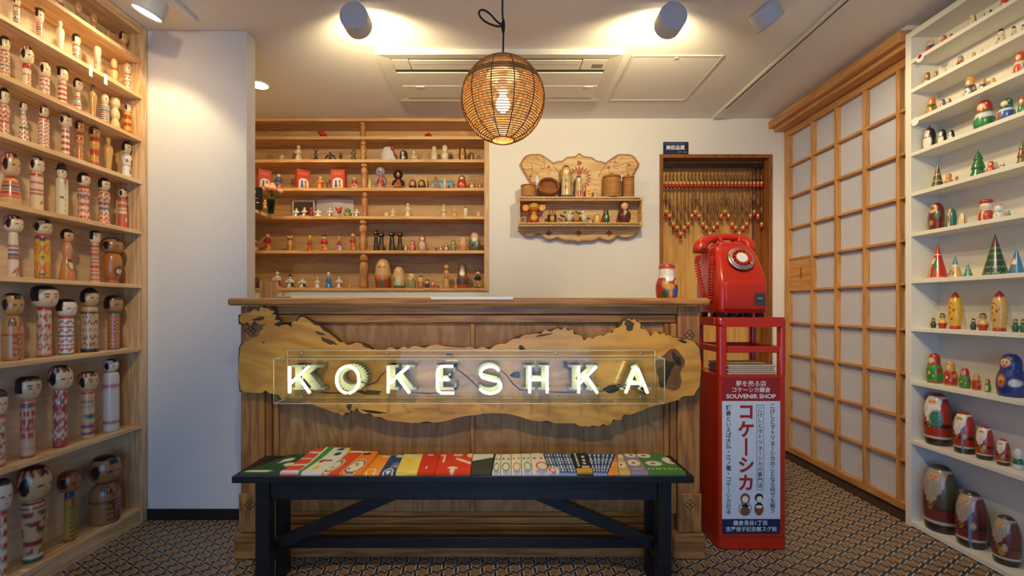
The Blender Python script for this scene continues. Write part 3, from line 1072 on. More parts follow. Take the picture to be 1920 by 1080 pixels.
for a, b_ in (((nx0, NYF, nz0), (nx1, NYF, nz0)), ((nx0, NYF, nz1), (nx1, NYF, nz1)), ((nx0, NYF, nz0), (nx0, NYF, nz1)), ((nx1, NYF, nz0), (nx1, NYF, nz1)),
              ((nx0, NYB - .004, nz0), (nx1, NYB - .004, nz0)), ((nx0, NYB - .004, nz1), (nx1, NYB - .004, nz1)), ((nx0, NYB - .004, nz0), (nx0, NYB - .004, nz1 + .022)), ((nx1, NYB - .004, nz0), (nx1, NYB - .004, nz1 + .022)), ((nx0, NYB - .004, nz1 + .022), (nx1, NYB - .004, nz1 + .022)),
              ((nx0, NYF, nz0), (nx0, NYB - .004, nz0)), ((nx1, NYF, nz0), (nx1, NYB - .004, nz0)), ((nx0, NYF, nz1), (nx0, NYB - .004, nz1)), ((nx1, NYF, nz1), (nx1, NYB - .004, nz1))):
    tube('acrylic_edge', [a, b_], e * 0.7, M_EDGE_GLINT, ns, 5, world=True)
for px in (566, 727, 885, 1042, 1200):
    for zz in (nz1 + 0.011, nz0 + 0.006):
        o = revolve('screw', [(0, 0), (1, 0), (1, 0), (0.8, 0.7), (0, 1)], 0.004, 0.010, '#b9bab8', [], M_CHROME, ns, 10, 14)
        o.rotation_euler = (PI / 2, 0, 0)
        o.location = (wx(px, NYB), -0.0045, zz - 0.82)
NY = 1.765                      # neon tubes
CYL0, CYL1 = 1.795, 1.848       # channel letters


def arc(cx_, cz_, rx, rz, a0, a1, n=16):
    return [(cx_ + rx * math.cos(math.radians(a)), cz_ + rz * math.sin(math.radians(a))) for a in np.linspace(a0, a1, n)]


def strokes(ch):
    if ch == 'K':
        return [[(0, 1), (0, 0)], [(0.95, 1), (0.02, 0.34)], [(0.42, 0.62), (1.0, 0)]]
    if ch == 'O':
        return [arc(0.5, 0.5, 0.5, 0.5, -85, 265, 34)]
    if ch == 'E':
        return [[(0.95, 1), (0.25, 1), (0.05, 0.9), (0, 0.75), (0, 0.25), (0.06, 0.08), (0.25, 0), (1, 0)], [(0.05, 0.5), (0.7, 0.5)]]
    if ch == 'S':
        return [arc(0.5, 0.74, 0.42, 0.26, 20, 215, 16) + [(0.3, 0.55), (0.7, 0.46)] + arc(0.5, 0.26, 0.48, 0.27, 40, -160, 16)]
    if ch == 'H':
        return [[(0, 1), (0, 0)], [(1, 1), (1, 0)], [(0.06, 0.5), (0.94, 0.5)]]
    if ch == 'A':
        return [[(0, 0), (0.48, 1)], [(0.55, 0.92), (1, 0)], [(0.2, 0.36), (0.78, 0.36)]]


def channel(ch, w_, h_):
    """slab-serif letter as polygons (list of convex outlines)"""
    t, sf = 0.24, 0.10
    L = []

    def rect(a, b, c, d):
        L.append([(a, b), (c, b), (c, d), (a, d)])

    def bar(p, q, wd):
        dx, dz = q[0] - p[0], (q[1] - p[1]) * h_ / w_
        n = math.hypot(dx, dz)
        ox, oz = -dz / n * wd / 2, dx / n * wd / 2 * w_ / h_
        L.append([(p[0] - ox, p[1] - oz), (q[0] - ox, q[1] - oz), (q[0] + ox, q[1] + oz), (p[0] + ox, p[1] + oz)])
    if ch in 'KH':
        rect(0.08, 0, 0.08 + t, 1)
        rect(-0.04, 0, 0.44, sf)
        rect(-0.04, 1 - sf, 0.44, 1)
    if ch == 'K':
        bar((0.82, 0.97), (0.25, 0.42), 0.13)
        bar((0.45, 0.62), (0.88, 0.03), 0.26)
        rect(0.58, 1 - sf, 1.05, 1)
        rect(0.60, 0, 1.10, sf)
    if ch == 'H':
        rect(0.68, 0, 0.92, 1)
        rect(0.56, 0, 1.04, sf)
        rect(0.56, 1 - sf, 1.04, 1)
        rect(0.3, 0.43, 0.7, 0.57)
    if ch == 'E':
        rect(0.08, 0, 0.08 + t, 1)
        rect(-0.04, 0, 0.95, sf)
        rect(-0.04, 1 - sf, 0.92, 1)
        rect(0.3, 0.45, 0.68, 0.57)
        rect(0.84, 0, 0.95, 0.30)
        rect(0.80, 0.72, 0.92, 1)
        rect(0.58, 0.36, 0.68, 0.66)
    if ch == 'A':
        bar((0.12, 0.03), (0.5, 0.99), 0.13)
        bar((0.46, 0.99), (0.86, 0.03), 0.26)
        rect(0.25, 0.28, 0.7, 0.38)
        rect(-0.06, 0, 0.34, sf)
        rect(0.62, 0, 1.10, sf)
    if ch in 'OS':
        ps = arc(0.5, 0.5, 0.42, 0.42, 0, 360, 30) if ch == 'O' else strokes('S')[0]
        for i in range(len(ps) - 1):
            bar(ps[i], ps[i + 1], 0.22)
    return L


tubes_px = [('K', 543, 581), ('O', 631, 673), ('K', 728, 768), ('E', 820, 851), ('S', 898, 940), ('H', 993, 1026), ('K', 1085, 1120), ('A', 1173, 1214)]
chan_px = [(549, 603), (632, 688), (725, 776), (818, 858), (895, 938), (982, 1030), (1068, 1120), (1165, 1216)]
nzt0, nzt1 = wz(737, NY), wz(687, NY)
for (ch, a, b_), (ca_, cb_) in zip(tubes_px, chan_px):
    X0, X1 = wx(ca_, CYL0), wx(cb_, CYL0)
    Zb, Zt = wz(731, CYL0), wz(684, CYL0)
    bm = bmesh.new()
    for k, poly in enumerate(channel(ch, X1 - X0, Zt - Zb)):
        pp = [(X0 + p[0] * (X1 - X0), Zb + p[1] * (Zt - Zb)) for p in poly]
        fr = [bm.verts.new((p[0], CYL0 + 0.0001 * (k % 3), p[1])) for p in pp]
        bk = [bm.verts.new((p[0], CYL1, p[1])) for p in pp]
        bm.faces.new(fr)
        bm.faces.new(bk[::-1])
        for i in range(4):
            bm.faces.new((fr[i], bk[i], bk[(i + 1) % 4], fr[(i + 1) % 4]))
    bmesh.ops.recalc_face_normals(bm, faces=bm.faces[:])
    cl = from_bm('channel_letter', bm, M_ZINC, ns, world=True)
    ne = empty('neon_letter', (0, 0, 0))
    ne.parent = ns
    ne.location = (0, 0, 0)
    for st in strokes(ch):
        xa, xb = wx(a, NY), wx(b_, NY)
        path = [(xa + p[0] * (xb - xa), NY, nzt0 + p[1] * (nzt1 - nzt0)) for p in st]
        if len(path) == 2:
            path = [tuple(np.array(path[0]) * (1 - t) + np.array(path[1]) * t) for t in np.linspace(0, 1, 6)]
        tube('neon_tube', path, 0.0054, M_NEON, ne, 10, world=True)
    for px in (a + 3, b_ - 3):
        tube('tube_support', [(wx(px, NY), NY + 0.006, (nzt0 + nzt1) / 2 - 0.012), (wx(px, NY), CYL0, (nzt0 + nzt1) / 2 - 0.012)], 0.002, M_GLASS, ne, 6, world=True)
for pts in ([(676, 716), (690, 722), (705, 717), (716, 702), (728, 693)], [(853, 690), (872, 704), (886, 716), (897, 727)], [(938, 694), (950, 704), (962, 720), (975, 731), (990, 732)], [(582, 733), (610, 737), (640, 737), (680, 733)], [(1028, 735), (1060, 736), (1090, 735)], [(770, 736), (800, 738), (820, 737)], [(1120, 735), (1150, 730), (1175, 722), (1200, 735), (1213, 740)]):
    tube('cable', [(wx(p[0], 1.78), 1.785, wz(p[1], 1.78)) for p in pts], 0.0028, M_BLACK, ns, 6, world=True)

# ================================================================== BENCH
BT = 0.451
be = tag(empty('wooden_bench', (-0.14, 1.71, 0)), 'long low black painted wooden bench with diagonal braces', 'bench')
bx0, bx1 = -0.962, 0.672
box('bench_top', bx0, bx1, 1.60, 1.825, BT - 0.025, BT, M_BENCH, be, 0.003, 2)
for xs in ((-0.888, -0.838), (0.55, 0.598)):
    box('leg', xs[0], xs[1], 1.617, 1.66, 0, BT - 0.0255, M_BENCH, be, 0.002)
for xs in ((-0.890, -0.848), (0.556, 0.594)):
    box('leg', xs[0], xs[1], 1.765, 1.805, 0, BT - 0.0255, M_BENCH, be, 0.002)
box('front_apron', -0.8375, 0.5495, 1.625, 1.645, 0.357, BT - 0.0255, M_BENCH, be, 0.002)
box('rear_apron', -0.8475, 0.5555, 1.775, 1.795, 0.357, BT - 0.0255, M_BENCH, be, 0.002)
box('long_stretcher', -0.8475, 0.5555, 1.772, 1.797, 0.105, 0.147, M_BENCH, be, 0.002)
for xs in ((-0.882, -0.852), (0.562, 0.590)):
    box('end_stretcher', xs[0], xs[1], 1.6605, 1.7645, 0.105, 0.150, M_BENCH, be, 0.002)
for sx in (-1, 1):
    cxm = -0.144
    p0, p1 = (cxm + sx * 0.725, 0.150), (cxm + sx * 0.14, 0.40)
    dx, dz = p1[0] - p0[0], p1[1] - p0[1]
    n = math.hypot(dx, dz)
    ox, oz = -dz / n * 0.02, dx / n * 0.02
    prism('brace', [(p0[0] - ox, p0[1] - oz), (p1[0] - ox, p1[1] - oz), (p1[0] + ox, p1[1] + oz), (p0[0] + ox, p0[1] + oz)], 1.695, 1.727, M_BENCH, be, 0.002)

# ================================================================== RED KIOSK STAND AND TELEPHONE
KY0, KY1 = 1.955, 2.22
KX0, KX1 = 0.925, 1.222
ks = tag(empty('red_kiosk_stand', (1.07, 2.09, 0)), 'tall glossy red metal stand with souvenir shop sign on its front', 'stand')


def rbox(name, x0, x1, y0, y1, z0, z1, r, m, parent, bev=0.006):
    """box with rounded vertical corners"""
    pts = []
    for cx_, cy_, a0 in ((x1 - r, y1 - r, 0), (x0 + r, y1 - r, 90), (x0 + r, y0 + r, 180), (x1 - r, y0 + r, 270)):
        for a in np.linspace(a0, a0 + 90, 7):
            pts.append((cx_ + r * math.cos(math.radians(a)), cy_ + r * math.sin(math.radians(a))))
    bm = bmesh.new()
    lo = [bm.verts.new((x, y, z0)) for x, y in pts]
    hi = [bm.verts.new((x, y, z1)) for x, y in pts]
    n = len(pts)
    f1 = bm.faces.new(lo[::-1])
    f2 = bm.faces.new(hi)
    for i in range(n):
        bm.faces.new((lo[i], lo[(i + 1) % n], hi[(i + 1) % n], hi[i]))
    bmesh.ops.bevel(bm, geom=list(f1.edges) + list(f2.edges), offset=bev, segments=2, affect='EDGES', profile=0.5)
    return from_bm(name, bm, m, parent, smooth=False, world=True)


rbox('cabinet', KX0, KX1, KY0, KY1, 0.004, 0.752, 0.022, M_RED, ks)
for x0, x1 in ((KX0 + 0.001, KX0 + 0.041), (KX1 - 0.031, KX1 - 0.001)):
    for y0, y1 in ((KY0 + 0.001, KY0 + 0.036), (KY1 - 0.036, KY1 - 0.001)):
        rbox('post', x0, x1, y0, y1, 0.7525, 0.962, 0.014, M_RED, ks, 0.002)
rbox('top_frame', KX0, KX1, KY0, KY0 + 0.045, 0.9625, 1.004, 0.016, M_RED, ks, 0.012)
rbox('top_frame', KX0, KX1, KY1 - 0.045, KY1, 0.9625, 1.004, 0.016, M_RED, ks, 0.012)
for x0, x1 in ((KX0, KX0 + 0.045), (KX1 - 0.045, KX1)):
    rbox('top_side', x0, x1, KY0 + 0.0455, KY1 - 0.0455, 0.966, 1.0035, 0.006, M_RED, ks, 0.005)
for y0, y1 in ((KY0 + 0.006, KY0 + 0.024), (KY1 - 0.024, KY1 - 0.006)):
    box('mid_rail', KX0 + 0.0415, KX1 - 0.0315, y0, y1, 0.850, 0.878, M_RED, ks, 0.003)
for x0, x1 in ((KX0 + 0.008, KX0 + 0.026), (KX1 - 0.026, KX1 - 0.008)):
    box('mid_rail', x0, x1, KY0 + 0.0365, KY1 - 0.0365, 0.850, 0.878, M_RED, ks, 0.003)
box('tray_top', KX0 + 0.045, KX1 - 0.045, KY0 + 0.05, KY1 - 0.05, 1.0, 1.0035, M_RED, ks)
# sign plate
SGY = KY0 - 0.004


def gx(px):
    return wx(px, SGY)


def gz(py):
    return wz(py, SGY)


sgx0, sgx1 = gx(1354), gx(1463)
sg = empty('sign_plate', (0, 0, 0))
sg.parent = ks
sg.location = (0, 0, 0)


def sgpart(name, x0, x1, z0, z1, y, m):
    return box(name, x0, x1, y, KY0 - 0.0004, z0, z1, m, sg)


sgpart('sign_rim', gx(1348), gx(1469), gz(1006), gz(703), SGY + 0.0005, M_RED)
sgpart('red_header', sgx0, sgx1, gz(751.5), gz(708), SGY, M_REDDK)
sgpart('pale_panel', sgx0, sgx1, gz(973), gz(752), SGY, M_PANELW)
sgpart('navy_footer', sgx0, sgx1, gz(1001), gz(973.5), SGY, M_NAVY)
TY = SGY - 0.0006
u1 = (gx(1400) - gx(1399))


def vt(s):
    return '\n'.join('丨' if c == 'ー' else c for c in s)


text('lettering', '夢を売る店', 11.5 * u1, gx(1408), TY, gz(720), M_TEXTW, sg, off=0.0002)
text('lettering', 'コケーシカ鎌倉', 10.5 * u1, gx(1408), TY, gz(731.5), M_TEXTW, sg, off=0.0002)
text('lettering', 'SOUVENIR SHOP', 11 * u1, gx(1408), TY, gz(743.5), M_TEXTW, sg, width=1.12, off=0.0006)


def vcol(s, px, y0, y1, size, m, off=0.0, wd=1.0):
    n = len(s)
    step = (y1 - y0) / n
    J = bmesh.new()
    for i, c in enumerate(s):
        if c == 'ー':
            me = text_mesh('丨', size * u1, gx(px), gz(y0 + step * (i + 0.5)), off=off, width=wd)
        else:
            me = text_mesh(c, size * u1, gx(px), gz(y0 + step * (i + 0.5)), off=off, width=wd)
        J.from_mesh(me)
        bpy.data.meshes.remove(me)
    o = from_bm('lettering', J, m, sg, world=True)
    o.location.y += TY
    return o


vcol('こけしとマトリョーシカのことなら何でも揃う', 1448.5, 757, 963, 10.2, M_TEXTB, 0.0003)
vcol('こけしとマトリョーシカの専門店', 1425, 763, 916, 9.6, M_TEXTB, 0.00022)
vcol('コケーシカ', 1399, 757, 924, 33, M_TEXTR, 0.0026, 0.95)
vcol('鎌倉といえば大仏・江ノ電・コケーシカだネ', 1366, 760, 966, 10.4, M_TEXTB, 0.0003)
boxes('text_frame', [(gx(1418.5), gx(1419.2), TY, TY + 0.0003, gz(918), gz(759)), (gx(1431.3), gx(1432), TY, TY + 0.0003, gz(918), gz(759)),
                     (gx(1418.5), gx(1432), TY, TY + 0.0003, gz(759.6), gz(759)), (gx(1418.5), gx(1432), TY, TY + 0.0003, gz(918.6), gz(918))], M_TEXTB, sg)
text('lettering', '鎌倉長谷1丁目', 10 * u1, gx(1407), TY, gz(981), M_TEXTW, sg, off=0.0002)
text('lettering', '吉屋信子記念館スグ前', 9.6 * u1, gx(1408.5), TY, gz(992.5), M_TEXTW, sg, off=0.0002)


def flat_ell(name, px, py, rx, ry, lay, m, parent):
    n = 24
    V = [(gx(px + rx * math.cos(2 * PI * i / n)), TY - 0.0002 * lay, gz(py - ry * math.sin(2 * PI * i / n))) for i in range(n)]
    return raw(name, V, [tuple(range(n))], m, parent, world=True)


M_PBR = mat('brown_print', '#7c4a2b', 0.5)
M_PCR = mat('cream_print', '#e9dcc6', 0.5)
for nm, px, py, rx, ry, la, m_ in (('printed_doll_body', 1397, 954, 12, 13, 0, M_TEXTB), ('printed_doll_body', 1397, 954, 10.8, 11.8, 1, M_PANELW), ('printed_doll_body', 1397, 957.5, 9, 8, 2, M_PBR), ('printed_doll_apron', 1397, 948, 7, 3.2, 3, M_TEXTB),
                                   ('printed_doll_head', 1397, 935, 9, 10.5, 2, M_PBR), ('printed_doll_face', 1397, 936, 5.8, 6.5, 3, M_PCR),
                                   ('printed_doll_body', 1423, 954, 8.5, 12.5, 0, M_TEXTB), ('printed_doll_body', 1423, 957, 7.5, 9, 1, M_PBR), ('printed_doll_sash', 1423, 950, 6.5, 3, 2, M_PCR), ('printed_doll_head', 1423, 933, 8, 8, 2, M_TEXTB), ('printed_doll_face', 1424, 935.5, 5.6, 5.6, 3, M_PCR)):
    flat_ell(nm, px, py, rx, ry, la, m_, sg)
# newspapers
for i in range(5):
    o = box('newspaper', 0.975 + 0.003 * (i % 2), 1.178 + 0.004 * ((i * 2) % 3), 1.975, 2.165 + 0.004 * (i % 3), 0.7525 + i * 0.0085, 0.7605 + i * 0.0085, M_CARD, None, 0.003)
    tag(o, ['folded beige newspaper at the bottom of the stack in the red stand', 'folded newspaper second from bottom of the stack in red stand', 'folded newspaper in the middle of the stack in red stand', 'folded newspaper second from top of the stack in red stand', 'topmost folded newspaper of the stack in the red stand'][i], 'newspaper', 'newspapers stacked in the red stand')

# ---- telephone
TB = Vector((1.045, 1.972, 1.022))
ph = tag(empty('rotary_telephone', TB), 'glossy red rotary pay telephone on top of the red stand', 'telephone')


def loft(name, secs, m, parent, r=0.03, n=7):
    """rounded-rectangle sections (z, halfwidth, y front, y back)"""
    V, Fc = [], []
    for z, hw, yf, yb in secs:
        rr = min(r, hw * 0.9, (yb - yf) * 0.45)
        for cx_, cy_, a0 in ((hw - rr, yb - rr, 0), (-hw + rr, yb - rr, 90), (-hw + rr, yf + rr, 180), (hw - rr, yf + rr, 270)):
            for a in np.linspace(a0, a0 + 90, n):
                V.append((cx_ + rr * math.cos(math.radians(a)), cy_ + rr * math.sin(math.radians(a)), z))
    k = 4 * n
    for i in range(len(secs) - 1):
        for j in range(k):
            j2 = (j + 1) % k
            Fc.append((i * k + j, i * k + j2, (i + 1) * k + j2, (i + 1) * k + j))
    Fc.append(tuple(range(k))[::-1])
    Fc.append(tuple((len(secs) - 1) * k + j for j in range(k)))
    return raw(name, V, Fc, m, parent, True)


loft('body', [(0, .098, .008, .24), (.004, .104, .003, .247), (.02, .107, 0, .25), (.13, .107, 0, .25), (.15, .106, .004, .25), (.19, .102, .022, .25), (.24, .095, .046, .249), (.275, .088, .066, .248), (.295, .083, .082, .245), (.306, .077, .096, .24), (.310, .068, .108, .23), (.3105, .03, .14, .2)], M_RED, ph, 0.022)
loft('coin_box', [(.012, .084, -.002, .03), (.016, .088, -.007, .03), (.02, .09, -.009, .03), (.125, .09, -.009, .03), (.135, .086, -.007, .03), (.141, .076, -.001, .03), (.143, .06, .006, .03)], M_RED, ph, 0.012)
tl = math.radians(26)
nrm = Vector((0, -math.cos(tl), math.sin(tl)))
dc = Vector((0.003, 0.036, 0.238)) + nrm * 0.006
qd = nrm.to_track_quat('Z', 'Y').to_euler()


def disk(name, r, h, col, m, parent, lift, rr=None, inner=0.0, off=(0, 0)):
    pr = [(inner, 0), (1, 0), (1, 0), (1, 0.7), (0.96, 1), (0.96, 1), (inner, 1)]
    o = revolve(name, pr, h, r * 2, col, [], m, parent, 14, 36)
    q = nrm.to_track_quat('Z', 'Y')
    o.rotation_euler = qd
    o.location = dc + nrm * lift + q @ Vector((off[0], off[1], 0))
    return o


disk('dial_ring', 0.057, 0.007, '#c9c9c6', M_CHROME, ph, -0.004)
fw = disk('number_plate', 0.047, 0.003, '#d9d3c6', SATIN, ph, 0.003)
disk('finger_wheel', 0.045, 0.003, '#b3160f', M_RED, ph, 0.0055)
disk('dial_centre', 0.0245, 0.003, '#e2e0da', SATIN, ph, 0.008)
for k in range(10):
    a = math.radians(-52 - 27 * k)
    disk('finger_hole', 0.0058, 0.0012, '#2a0f0c', SATIN, ph, 0.0082, off=(0.0345 * math.cos(a), 0.0345 * math.sin(a)))
tube('finger_stop', [tuple(dc + nrm * 0.010 + (nrm.to_track_quat('Z', 'Y') @ Vector((0.030, -0.026, 0)))), tuple(dc + nrm * 0.010 + (nrm.to_track_quat('Z', 'Y') @ Vector((0.041, -0.036, 0))))], 0.0025, M_CHROME, ph, 6)
rbx = box('label_plate', 0.040, 0.086, -0.0115, -0.0092, 0.036, 0.085, mat('grey_plate', '#3f3d42', 0.35), ph, world=False)
box('plate_print', 0.052, 0.073, -0.0122, -0.0116, 0.062, 0.067, mat('grey_plate_print', '#9a98a0', 0.4), rbx, world=False)
# cradle and handset
loft('cradle', [(.306, .062, .10, .22), (.315, .060, .105, .215), (.325, .056, .112, .205), (.327, .05, .12, .195)], M_RED, ph, 0.015)
for sx in (-1, 1):
    for yy in (0.125, 0.185):
        loft_ = tube('cradle_prong', [(sx * 0.04, yy, .318), (sx * 0.043, yy, .34), (sx * 0.047, yy, .352)], [0.011, 0.009, 0.006], M_RED, ph, 10)
hp_ = [(-.128, .150, .277), (-.1275, .150, .279), (-.126, .151, .298), (-.120, .152, .318), (-.104, .154, .334), (-.080, .155, .345), (-.045, .155, .352), (0, .155, .355), (.045, .155, .352), (.070, .155, .345), (.086, .154, .334), (.096, .152, .318), (.099, .151, .300), (.1, .150, .284), (.1, .150, .282)]
hs = tube('handset', hp_, [.012, .033, .034, .032, .025, .019, .0165, .016, .0165, .019, .025, .030, .032, .031, .012], M_RED, ph, 20)
for i in range(5):
    box('mouthpiece_slot', -.138 + i * 0.005, -.1355 + i * 0.005, .117, .1185, .286, .300, M_BLACK, hs, world=False)
# coiled cord
ctrl = np.array([(-.135, .15, .268), (-.148, .14, .235), (-.146, .12, .17), (-.138, .10, .10), (-.128, .09, .055), (-.118, .085, .045), (-.112, .08, .06), (-.112, .075, .12), (-.110, .075, .19), (-.104, .08, .245)])
tt = np.linspace(0, len(ctrl) - 1, 720)
base_ = np.stack([np.interp(tt, range(len(ctrl)), ctrl[:, i]) for i in range(3)], -1)
for _ in range(40):
    base_[1:-1] = (base_[:-2] + base_[2:] + 2 * base_[1:-1]) / 4
an = np.linspace(0, 2 * PI * 46, 720)
helix = base_ + np.stack([0.0098 * np.cos(an), 0.0098 * np.sin(an), np.zeros(720)], -1)
tube('coiled_cord', helix, 0.0031, M_RED, ph, 5)
tube('cord_plug', [(-.160, .10, .050), (-.150, .10, .045), (-.135, .095, .052)], 0.004, M_RED, ph, 8)
for xx in (-0.085, -0.035, 0.035, 0.085):
    box('foot', xx - 0.013, xx + 0.013, 0.02, 0.05, -0.018, 0.002, M_BLACK, ph, 0.002, world=False)
    box('foot', xx - 0.013, xx + 0.013, 0.19, 0.22, -0.018, 0.002, M_BLACK, ph, 0.002, world=False)

# ================================================================== BLUE WALL PLAQUE, BEAD CURTAIN
pq = tag(empty('blue_plaque', (1.25, YB, 2.2)), 'small navy plaque with white lettering on top of the doorway casing', 'sign')
PY = YB - 0.008
M_PBL = mat('pale_fine_print', '#7d88a6', 0.5)
box('plaque_board', wx(1243.5, PY), wx(1291, PY), PY, YB - 0.0125 + 0.006, 2.154, wz(266, PY), M_NAVY, pq, 0.0008)
text('lettering', '美術品蔵', 0.034, wx(1266.5, PY), PY - 0.0006, wz(277.3, PY), M_TEXTW, pq, off=0.0008)
text('lettering', 'コケーシカ', 0.013, wx(1279, PY), PY - 0.0006, wz(285.5, PY), M_TEXTW, pq)
boxes('fine_print', [(wx(1246 + 1.6 * i, PY), wx(1247.1 + 1.6 * i, PY), PY - 0.0006, PY - 0.0001, wz(270.2, PY), wz(269, PY)) for i in range(24)], M_PBL, pq)

BCY = YB + 0.055
bcn = tag(empty('bead_curtain', (1.535, BCY, 2.09)), 'wooden bead curtain with little red and yellow doll beads in the doorway', 'bead curtain')
box('curtain_rod', 1.156, 1.914, BCY - 0.008, BCY + 0.008, 2.075, 2.108, mat('dark_rod', '#1d1410', 0.5), bcn, 0.002)
for xx in (1.2, 1.86):
    tube('rod_hook', [(xx, BCY, 2.108), (xx, BCY, 2.126)], 0.0025, M_CHROME, bcn, 6, world=True)
M_BEADW = mat('brown_wood_bead', '#7d5230', 0.4, noise=0.3, scale=60)
M_STRING = mat('dark_cord', '#1e130c', 0.8)
# one little doll bead, shared by every strand
DB = [(0, 0), (0.5, 0), (0.7, 0.08), (0.95, 0.25), (1, 0.42), (0.8, 0.58), (0.62, 0.64), (0.7, 0.74), (0.6, 0.9), (0.3, 0.99), (0, 1)]
db0 = revolve('doll_bead', DB, 0.050, 0.0262, '#b81a10', [(B(0.0, 0.14), '#2a0f08'), (B(0.6, 1.0), '#d9a94a'), (E(0, 0.76, 0.4, 0.1), '#f0d9a8')], GLOSS, None, 16, 14)
db_me = db0.data
bpy.data.objects.remove(db0)
pat8 = [785, 745, 785, 865, 897, 955, 897, 862]
for i in range(28):
    X = 1.168 + i * 0.0271
    yc = pat8[i % 8]
    zb_ = wz(250 + yc * 0.1944 + 6, BCY) - 0.02
    J = Join()
    V, Fc = tube_data([(0, 0, -0.012), (0, 0, zb_ + 0.03 - 2.09)], 0.0030, 5)
    J.add(V, Fc)
    beads = [(2.005, 0.0085, 0.022)]
    zq = zb_ + (0.125 if yc < 800 else 0.19)
    if yc > 890:
        beads += [(zb_ + 0.115, 0.0105, 0.034), (zb_ + 0.22, 0.0100, 0.055)]
    else:
        beads += [(zb_ + 0.14, 0.0118, 0.032)]
    for zc_, rb, hb in beads:
        V, Fc = tube_data([(0, 0, zc_ - 2.09 + hb * t) for t in np.linspace(-1, 1, 9)], [max(0.0024, rb * math.sqrt(max(0, 1 - t * t))) for t in np.linspace(-1, 1, 9)], 8)
        J.add(V, Fc)
    st = J.obj('strand', M_BEADW, bcn, True, loc=(X - 1.535, random.uniform(-0.002, 0.002), 0))
    for zz in (1.925, zb_):
        link('doll_bead', db_me, None, st, loc=(0, 0, zz - 2.09), rz=random.uniform(-0.5, 0.5))

# ================================================================== FOLK WALL SHELF
WS0, WS1 = YB - 0.112, YB - 0.001
wsf = tag(empty('folk_wall_shelf', (0.56, YB, 1.6)), 'carved painted folk wall shelf with horse heads and scalloped edges', 'wall shelf')
M_FOLK = wood('folk_birch', '#dcb880', '#c79a5c', 'X', 10, 8, 0.5)


def fp(cx_, cy_, Y=YB - 0.008):
    return (wx(950 + 0.1852 * cx_, Y), wz(270 + 0.1852 * cy_, Y))


crest = [(300, 540), (345, 420), (335, 345), (312, 292), (292, 296), (288, 340), (282, 390), (262, 408), (238, 398), (214, 368), (186, 320), (164, 280), (140, 240), (126, 206), (150, 170), (168, 140), (190, 120), (228, 106), (270, 108), (310, 104), (340, 112), (372, 128), (400, 150), (436, 172), (470, 200), (490, 186), (525, 176), (560, 176), (582, 156), (600, 140), (640, 132), (690, 128), (715, 112), (735, 92)]
crest = crest + [(1468 - x, y) for x, y in crest[::-1][1:]]
crest = [(x + (6 if x > 900 else 0), y) for x, y in crest]
cr = prism('crest_board', [fp(x, y) for x, y in crest], YB - 0.012, YB - 0.001, M_FOLK, wsf, 0.0015)
apron = [(112, 840), (112, 880), (150, 915), (200, 938), (260, 938), (315, 912), (345, 930), (390, 968), (440, 972), (480, 962), (505, 945), (545, 970), (600, 985), (660, 980), (700, 985), (725, 1005), (750, 985), (800, 982), (860, 985), (910, 970), (940, 950), (985, 975), (1030, 985), (1075, 970), (1125, 930), (1170, 950), (1225, 955), (1290, 935), (1335, 900), (1335, 840)]
box('back_board', *[fp(118, 0)[0], fp(1345, 0)[0]], YB - 0.008, YB - 0.001, 1.60, 1.815, M_FOLK, wsf)
prism('apron_board', [fp(x, y, YB - 0.02) for x, y in apron], YB - 0.03, YB - 0.009, M_FOLK, wsf, 0.0015)
fx0, fx1 = wx(972, WS0), wx(1206, WS0)
box('shelf_board', fx0, fx1, WS0, YB - 0.0125, wz(376, WS0), wz(368.5, WS0), M_FOLK, wsf, 0.001)
box('shelf_board', fx0, fx1, WS0, YB - 0.0125, wz(424, WS0), wz(417, WS0), M_FOLK, wsf, 0.001)
ZT1, ZT2 = wz(368.5, WS0), wz(417, WS0)
for x0 in (fx0 + 0.002, fx1 - 0.012):
    prism_ = boxes('side_board', [(x0, x0 + 0.010, WS0 + 0.004, YB - 0.0125, ZT2 + 0.0003, wz(376, WS0) - 0.0003)], M_FOLK, wsf, 0.001)


# painted red-and-brown dashes along the edges
def dashes(name, pts, y, parent, wd=0.0068, closed=False):
    J = Join()
    P = np.array(pts)
    d = np.concatenate([[0], np.cumsum(np.linalg.norm(np.diff(P, axis=0), axis=1))])
    n = int(d[-1] / 0.0105)
    for i in range(n):
        t0, t1 = d[-1] * i / n, d[-1] * (i + 0.66) / n
        a = np.array([np.interp(t0, d, P[:, k]) for k in (0, 1)])
        b = np.array([np.interp(t1, d, P[:, k]) for k in (0, 1)])
        v = (b - a) / (np.linalg.norm(b - a) + 1e-9)
        nn = np.array([-v[1], v[0]]) * wd
        J.add([(a[0] - nn[0], y, a[1] - nn[1]), (b[0] - nn[0], y, b[1] - nn[1]), (b[0] + nn[0], y, b[1] + nn[1]), (a[0] + nn[0], y, a[1] + nn[1])], [(0, 1, 2, 3)], lin('#8c3a1c') if i % 2 else lin('#6a4a1a'))
    return tag(J.obj(name, SATIN, parent, world=True), kind='stuff')


def shrink(pts, k, c):
    return [(c[0] + (p[0] - c[0]) * k, c[1] + (p[1] - c[1]) * k) for p in pts]


